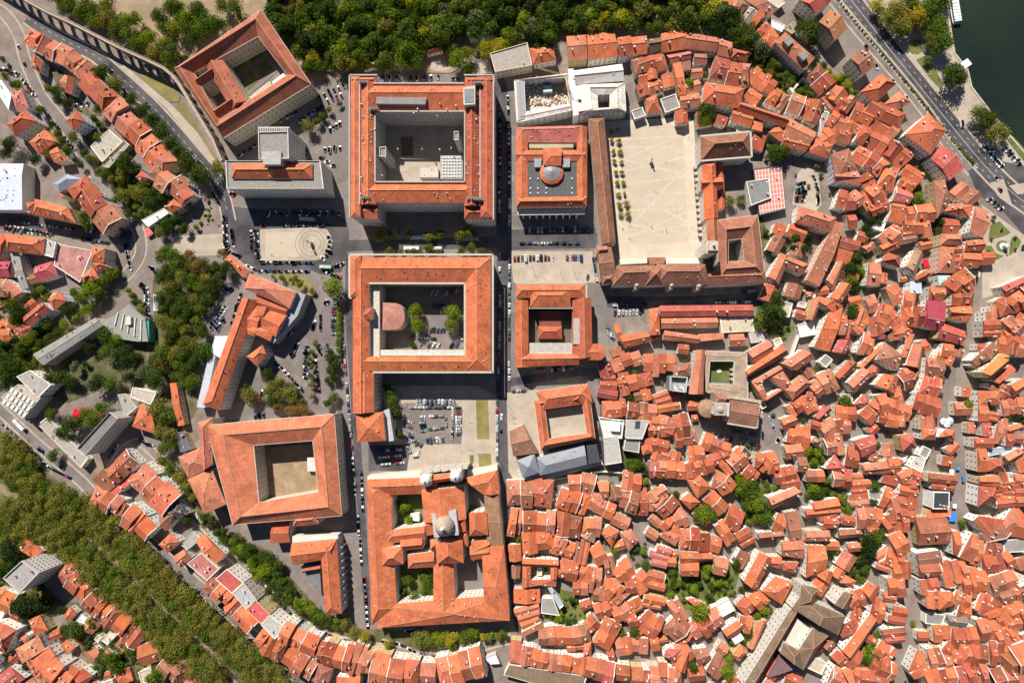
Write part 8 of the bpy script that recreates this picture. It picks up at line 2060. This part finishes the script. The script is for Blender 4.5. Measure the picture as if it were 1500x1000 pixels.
# ================================================================== THE SMALLER ROOFS BETWEEN, joined into one
def clip_words(s, most=16):
  import re
  w = lambda x: len(re.findall(r"[A-Za-z0-9][A-Za-z0-9'\u2019-]*", x))
  for a, c in ((' in the row ',' '),(' pitched roof ',' '),(' tiled ',' '),(' gabled ',' '),(' hipped ',' '),(' broad ',' '),(' narrow ',' '),(' from the ',' from '),('parked ',''),(' in the line ',' '),(' flat-roofed ',' '),(' down the ',' down '),('bright ',''),(' of the ',' of '),(' at the ',' at ')):
    if w(s) <= most: break
    s = s.replace(a, c, 1)
  return s
def near(p, ln, w):
  for i in range(len(ln) - 1):
    a, c = ln[i], ln[i + 1]; d = c - a; t = max(0, min(1,(p - a).dot(d) / d.length_squared))
    if (a + d * t - p).length < w: return True
  return False
T(0,0,1)
LANES = [(PL(f), w) for f, w in (([1418,500,1405,535,1390,565,1375,610,1372,640,1362,680,1348,720,1342,760,1335,800,1330,860,1322,930,1312,1000],12),([1362,340,1366,400,1358,450,1352,520],7),
  ([890,640,940,700,1000,705,1060,690,1110,655],7),([770,815,860,820,900,850,935,875],7),([765,930,840,950,900,960,1000,975],8),([1090,985,1170,850,1180,760],6),([1115,650,1170,690,1180,760,1150,800,1090,800,1000,800,900,780,860,745],7),
  ([1030,500,1130,540,1190,560,1260,480],6),([1215,640,1260,640,1340,630,1370,640],7),([1440,400,1420,480,1405,530],12),([1400,640,1404,700,1396,790],14),([1420,270,1330,200,1260,140],7),([1215,300,1240,350,1255,320],6),([1460,400,1440,520,1500,540],6))]
GARD = [[(p.x, p.y) for p in PL(f)] for f in ([1096,318,1115,316,1128,350,1120,378,1100,385],[1110,445,1150,470,1165,478,1150,500,1125,490,1108,470],[1240,390,1275,360,1280,400,1260,440,1240,430],[1325,285,1350,265,1352,300,1327,305],
  [970,840,1000,800,1050,812,1085,830,1075,870,1030,895,990,890],[820,862,845,868,868,895,845,915,795,905,805,898],[1075,700,1120,700,1135,740,1125,770,1090,770],[1175,660,1210,655,1215,690,1235,720,1225,760,1195,740],[1255,790,1290,775,1280,820,1262,870,1245,860],
  [912,640,955,660,965,690,940,702,915,690],[1095,75,1110,70,1165,140,1150,145],[1100,95,1125,80,1160,120,1155,135,1125,118],[1182,95,1200,90,1260,140,1240,150,1205,125],[1160,110,1180,118,1215,150,1195,152,1165,130],[1045,610,1130,590,1150,570,1145,640,1110,660,1050,640],[1438,300,1500,345,1560,400,1500,410,1438,438],[1150,235,1205,235,1215,320,1150,330],[880,428,1120,428,1120,448,880,448])]
HOUSES[:] = [d for d in HOUSES if d['name'] != 'town_house' or not any(near(cen(d['Q']).xy.to_3d(), ln, w * .25 + 1.0) for ln, w in LANES)]
# let every town house grow sideways until it meets its neighbours, a lane or a garden
HG = {}
def cells(pl):
  a = [p[0] for p in pl]; b = [p[1] for p in pl]; return [(i, j) for i in range(int(min(a) // 15), int(max(a) // 15) + 1) for j in range(int(min(b) // 15), int(max(b) // 15) + 1)]
PO = [o[3] for o in OCC] + [[(q.x, q.y) for q in d['Q']] for d in HOUSES]; NO = len(OCC)
for k, pl in enumerate(PO):
  for c in cells(pl): HG.setdefault(c, set()).add(k)
def busy(x, y, me):
  return any(k != me and inside(x, y, PO[k]) for k in HG.get((int(x // 15), int(y // 15)),()))
for rnd in range(7):
  for n, d in enumerate(HOUSES):
    if d['name'] != 'town_house': continue
    k = NO + n; Q = d['Q']
    if rnd == 0: d['cap'] = [U(-.3,3.8) for _ in range(4)]
    if not ccw(Q): Q.reverse(); d['Q'] = Q
    for e in range(4):
      if d['cap'][e] < rnd * .7: continue
      a, b = Q[e], Q[(e + 1) % 4]; t = (b - a); L = t.length
      if L < 1: continue
      t /= L; o = Vector((t.y, -t.x, 0)); ok = True
      for f in (.08,.3,.5,.7,.92):
        for r in (.75,1.25):
          p = a + t * (L * f) + o * r
          if busy(p.x, p.y, k) or any(inside(p.x, p.y, g) for g in GARD): ok = False
      if not ok or any(near(Vector((((a + b) / 2 + o).x, ((a + b) / 2 + o).y, 0)), ln, w * .25 + .5) for ln, w in LANES): continue
      Q[e] = a + o * .7; Q[(e + 1) % 4] = b + o * .7; PO[k] = [(q.x, q.y) for q in Q]
      for c in cells(PO[k]): HG.setdefault(c, set()).add(k)
build_houses(300); NR = grow_trees(300); park_cars(300)
TOWN = [(p.x, p.y) for p in PL([745,718,915,700,915,650,880,590,890,500,1120,455,1130,330,1210,320,1150,240,1080,215,1030,180,930,175,925,95,1000,90,1060,70,1130,60,1260,140,1330,205,1420,275,1440,320,1440,430,1540,400,1540,1030,900,1030,900,990,760,960,752,800])]
GRID = {}
for k, (cx, cy, r, pl) in enumerate(OCC):
  for gx in range(int((cx - r) // 20), int((cx + r) // 20) + 1):
    for gy in range(int((cy - r) // 20), int((cy + r) // 20) + 1): GRID.setdefault((gx, gy),[]).append(k)
def occd(x, y):
  return any(inside(x, y, OCC[k][3]) for k in GRID.get((int(x // 20), int(y // 20)),()))
ANG = []
for d in HOUSES:
  e = d['Q'][1] - d['Q'][0]; c = cen(d['Q']); ANG.append((c.x, c.y, math.atan2(e.y, e.x)))
def angle_at(x, y): return min(ANG, key=lambda a: (a[0] - x) ** 2 + (a[1] - y) ** 2)[2]
REG = [TOWN] + [[(p.x, p.y) for p in PL(f)] for f in ([-5,858,60,905,105,930,150,1005,-5,1005],[-5,355,60,420,100,440,60,470,-5,455],[100,880,180,930,240,1005,150,1005],[60,90,95,140,135,225,178,290,210,268,150,180,118,150,100,110],[150,240,210,255,262,290,262,340,215,335,185,300],[0,765,30,765,60,850,90,880,60,900,0,880],[0,460,60,470,100,500,60,570,0,560])]
xs = [p[0] for p in TOWN]; ys = [p[1] for p in TOWN]; fill = []; random.seed(21)
for (s0, s1, tries) in ((10,13,5000),(7,9,3600),(4.2,6,900)):
  for _ in range(tries):
    rg = TOWN if R() < .93 else REG[random.choice((1,1,2,3))]; x, y = U(min(p[0] for p in rg), max(p[0] for p in rg)), U(min(p[1] for p in rg), max(p[1] for p in rg))
    if not inside(x, y, rg) or occd(x, y): continue
    p = Vector((x, y, 0))
    if any(near(p, ln, w * .5 * .5 + s0 * .5) for ln, w in LANES) or any(inside(x, y, g) for g in GARD): continue
    a = angle_at(x, y) + (math.pi / 2 if R() < .15 else 0) + U(-.06,.06); L, W = U(s0, s1) / 2, U(s0, s1) * .42; ca, sa = math.cos(a), math.sin(a)
    q = [Vector((x + ca * u - sa * v, y + sa * u + ca * v, 0)) for u, v in ((-L, -W),(L, -W),(L, W),(-L, W))]
    bad = sum(occd(x + ca * u * L * .92 - sa * v * W * .92, y + sa * u * L * .92 + ca * v * W * .92) for u in (-1,-.4,.4,1) for v in (-1,0,1))
    if bad > 0: continue
    k = len(OCC); occ_add(q); cx, cy, r, pl = OCC[-1]
    for gx in range(int((cx - r) // 20), int((cx + r) // 20) + 1):
      for gy in range(int((cy - r) // 20), int((cy + r) // 20) + 1): GRID.setdefault((gx, gy),[]).append(k)
    flat = R() < (.12 if s0 > 5 else .35)
    fill.append(dict(Q=q, h=U(4,6.4) if s0 > 5 else U(2.8,4.5), rh=W * 2 * U(.2,.27), k='flat' if flat else 'shed' if R() < .15 else 'gable', tone=random.choice('oosrrsbo')))
green = []
for _ in range(7500):
  rg = TOWN if R() < .6 else random.choice(REG[1:]); x, y = U(min(p[0] for p in rg), max(p[0] for p in rg)), U(min(p[1] for p in rg), max(p[1] for p in rg))
  if len(green) < 620 and inside(x, y, rg) and not any(occd(x + u, y + v) for u, v in ((0,0),(1.6,0),(-1.6,0),(0,1.6),(0,-1.6))) and not any(near(Vector((x, y, 0)), ln, w * .25 + 1) for ln, w in LANES) and R() < (.9 if rg is not TOWN or any(inside(x, y, g) for g in GARD[:11]) else .45): green.append((x, y, U(.9,2.2) * (1.3 if rg is not TOWN else 1), random.choice('hgdgo')))
join_trees('garden_bushes','bushes and little trees filling back yards and gardens between the houses','bushes', green, .8)
JT = list('osrbpdgwek'); mats = [fixed(M['tile'], TONE[c][0]) for c in JT[:6]] + [fixed(M['concrete'], TONE[c][0]) for c in 'gwe'] + [fixed(M['plaster'], c) for c in ((.84,.79,.7),(.76,.66,.52),(.66,.6,.54))] + [M['glass'], M['white'], M['ridge']]
J = MB()
def jblock(d):
  Q = [Vector((q.x, q.y, d['h'])) for q in d['Q']]; h, rh, k = d['h'], d['rh'], d['k']
  if not ccw(Q): Q = [Q[1], Q[0], Q[3], Q[2]]
  A, B, Cc, D = Q; c = cen(Q); I = [q + (c - q).normalized() * .3 for q in Q]; wi = 9 + random.choice((0,0,1,2)); ti = JT.index(d['tone']) if d['tone'] in JT[:6] else 3; th = Vector((0,0,.2))
  for i in range(4): a, b_ = I[i], I[(i + 1) % 4]; J.face([(a.x, a.y, 0),(b_.x, b_.y, 0),(b_.x, b_.y, h - .02),(a.x, a.y, h - .02)], wi)
  if k in ('flat',):
    g = 6 + random.choice((0,1,2,2)); K = [q + (c - q).normalized() * .8 for q in Q]; J.face([(q.x, q.y, h) for q in K], g)
    for i in range(4):
      j = (i + 1) % 4; J.face([(Q[i].x, Q[i].y, h - .2),(Q[j].x, Q[j].y, h - .2),(Q[j].x, Q[j].y, h + .6),(Q[i].x, Q[i].y, h + .6)], wi); J.face([(Q[i].x, Q[i].y, h + .6),(Q[j].x, Q[j].y, h + .6),(K[j].x, K[j].y, h + .6),(K[i].x, K[i].y, h + .6)], wi); J.face([(K[j].x, K[j].y, h - .01),(K[i].x, K[i].y, h - .01),(K[i].x, K[i].y, h + .6),(K[j].x, K[j].y, h + .6)], wi)
  elif k == 'shed':
    up = Vector((0,0, rh)); J.face([A + th, B + th, Cc + up + th, D + up + th], ti); J.face([I[1], I[2], I[2] + up], wi); J.face([I[3], I[0], I[3] + up], wi); J.face([I[2], I[3], I[3] + up, I[2] + up], wi); J.face([A, B, B + th, A + th], ti)
  else:
    L = ((B - A).length + (Cc - D).length) / 2; w = ((D - A).length + (Cc - B).length) / 2; r0 = lerp(A, D, .5); r1 = lerp(B, Cc, .5); ax = (r1 - r0).normalized(); hip = min(L * .48, w * .45) if (k == 'hip' and d.get('kw', {}).get('ends',(1,1)) == (1,1)) else 0
    e0 = r0 + ax * hip + Vector((0,0, rh)); e1 = r1 - ax * hip + Vector((0,0, rh)); J.face([A + th, B + th, e1 + th, e0 + th], ti); J.face([Cc + th, D + th, e0 + th, e1 + th], ti); J.face([A, B, B + th, A + th], ti); J.face([Cc, D, D + th, Cc + th], ti)
    if hip: J.face([D + th, A + th, e0 + th], ti); J.face([B + th, Cc + th, e1 + th], ti)
    else: J.face([I[3], I[0], lerp(I[0], I[3],.5) + Vector((0,0, rh))], wi); J.face([I[1], I[2], lerp(I[1], I[2],.5) + Vector((0,0, rh))], wi); J.face([D, A, A + th, e0 + th, D + th], ti); J.face([B, Cc, Cc + th, e1 + th, B + th], ti)
    u2 = Vector((0,0,.28)); J.bar(e0 + u2, e1 + u2,.36,.16,14)
    if hip:
      for q, e in ((A, e0),(D, e0),(B, e1),(Cc, e1)): J.bar(q + u2, e + u2,.3,.14,14)
  if h > 3.5:
    g, f = MB(), MB()
    for i in range(4): windows(g, f, I[i], I[(i + 1) % 4],.4, h - .3)
    for m_, mi in ((g, 12),(f, 13)):
      n = len(J.v); J.v += m_.v; J.f += [tuple(i + n for i in fc) for fc in m_.f]; J.m += [mi] * len(m_.f); J.uv += m_.uv
  if R() < .6 and k != 'flat':
    p = lerp(lerp(A, B, U(.2,.8)), lerp(D, Cc, U(.2,.8)), U(.2,.8)); J.box((p.x, p.y, h + rh * .6),(U(.5,.9), U(.5,1.1),2.4),9, U(0,1))
for d in REST + fill: jblock(d)
o = J.build('small_town_houses', mats); o['kind'] = 'stuff'; o['label'] = 'mass of smaller tiled roofs, lean-tos and terraces packed between the town houses'; o['category'] = 'small houses'
# one label, one thing: shorten what is long, tell apart what came out the same
seen = {}
for o in list(C.objects):
  if o.get('label'):
    o['label'] = clip_words(o['label']); seen.setdefault(o['label'],[]).append(o)
for l, ob in seen.items():
  if len(ob) > 1: print('SAME', len(ob), l)
for o in C.objects:
  if '_o' in o: del o['_o']
print('LAYERS', LAYER[0],'HOUSES', len(HOUSES),'REST', len(REST),'FILL', len(fill),'TREES', NT[0], NR, 'CARS', NC[0],'TRIS', len(J.f))
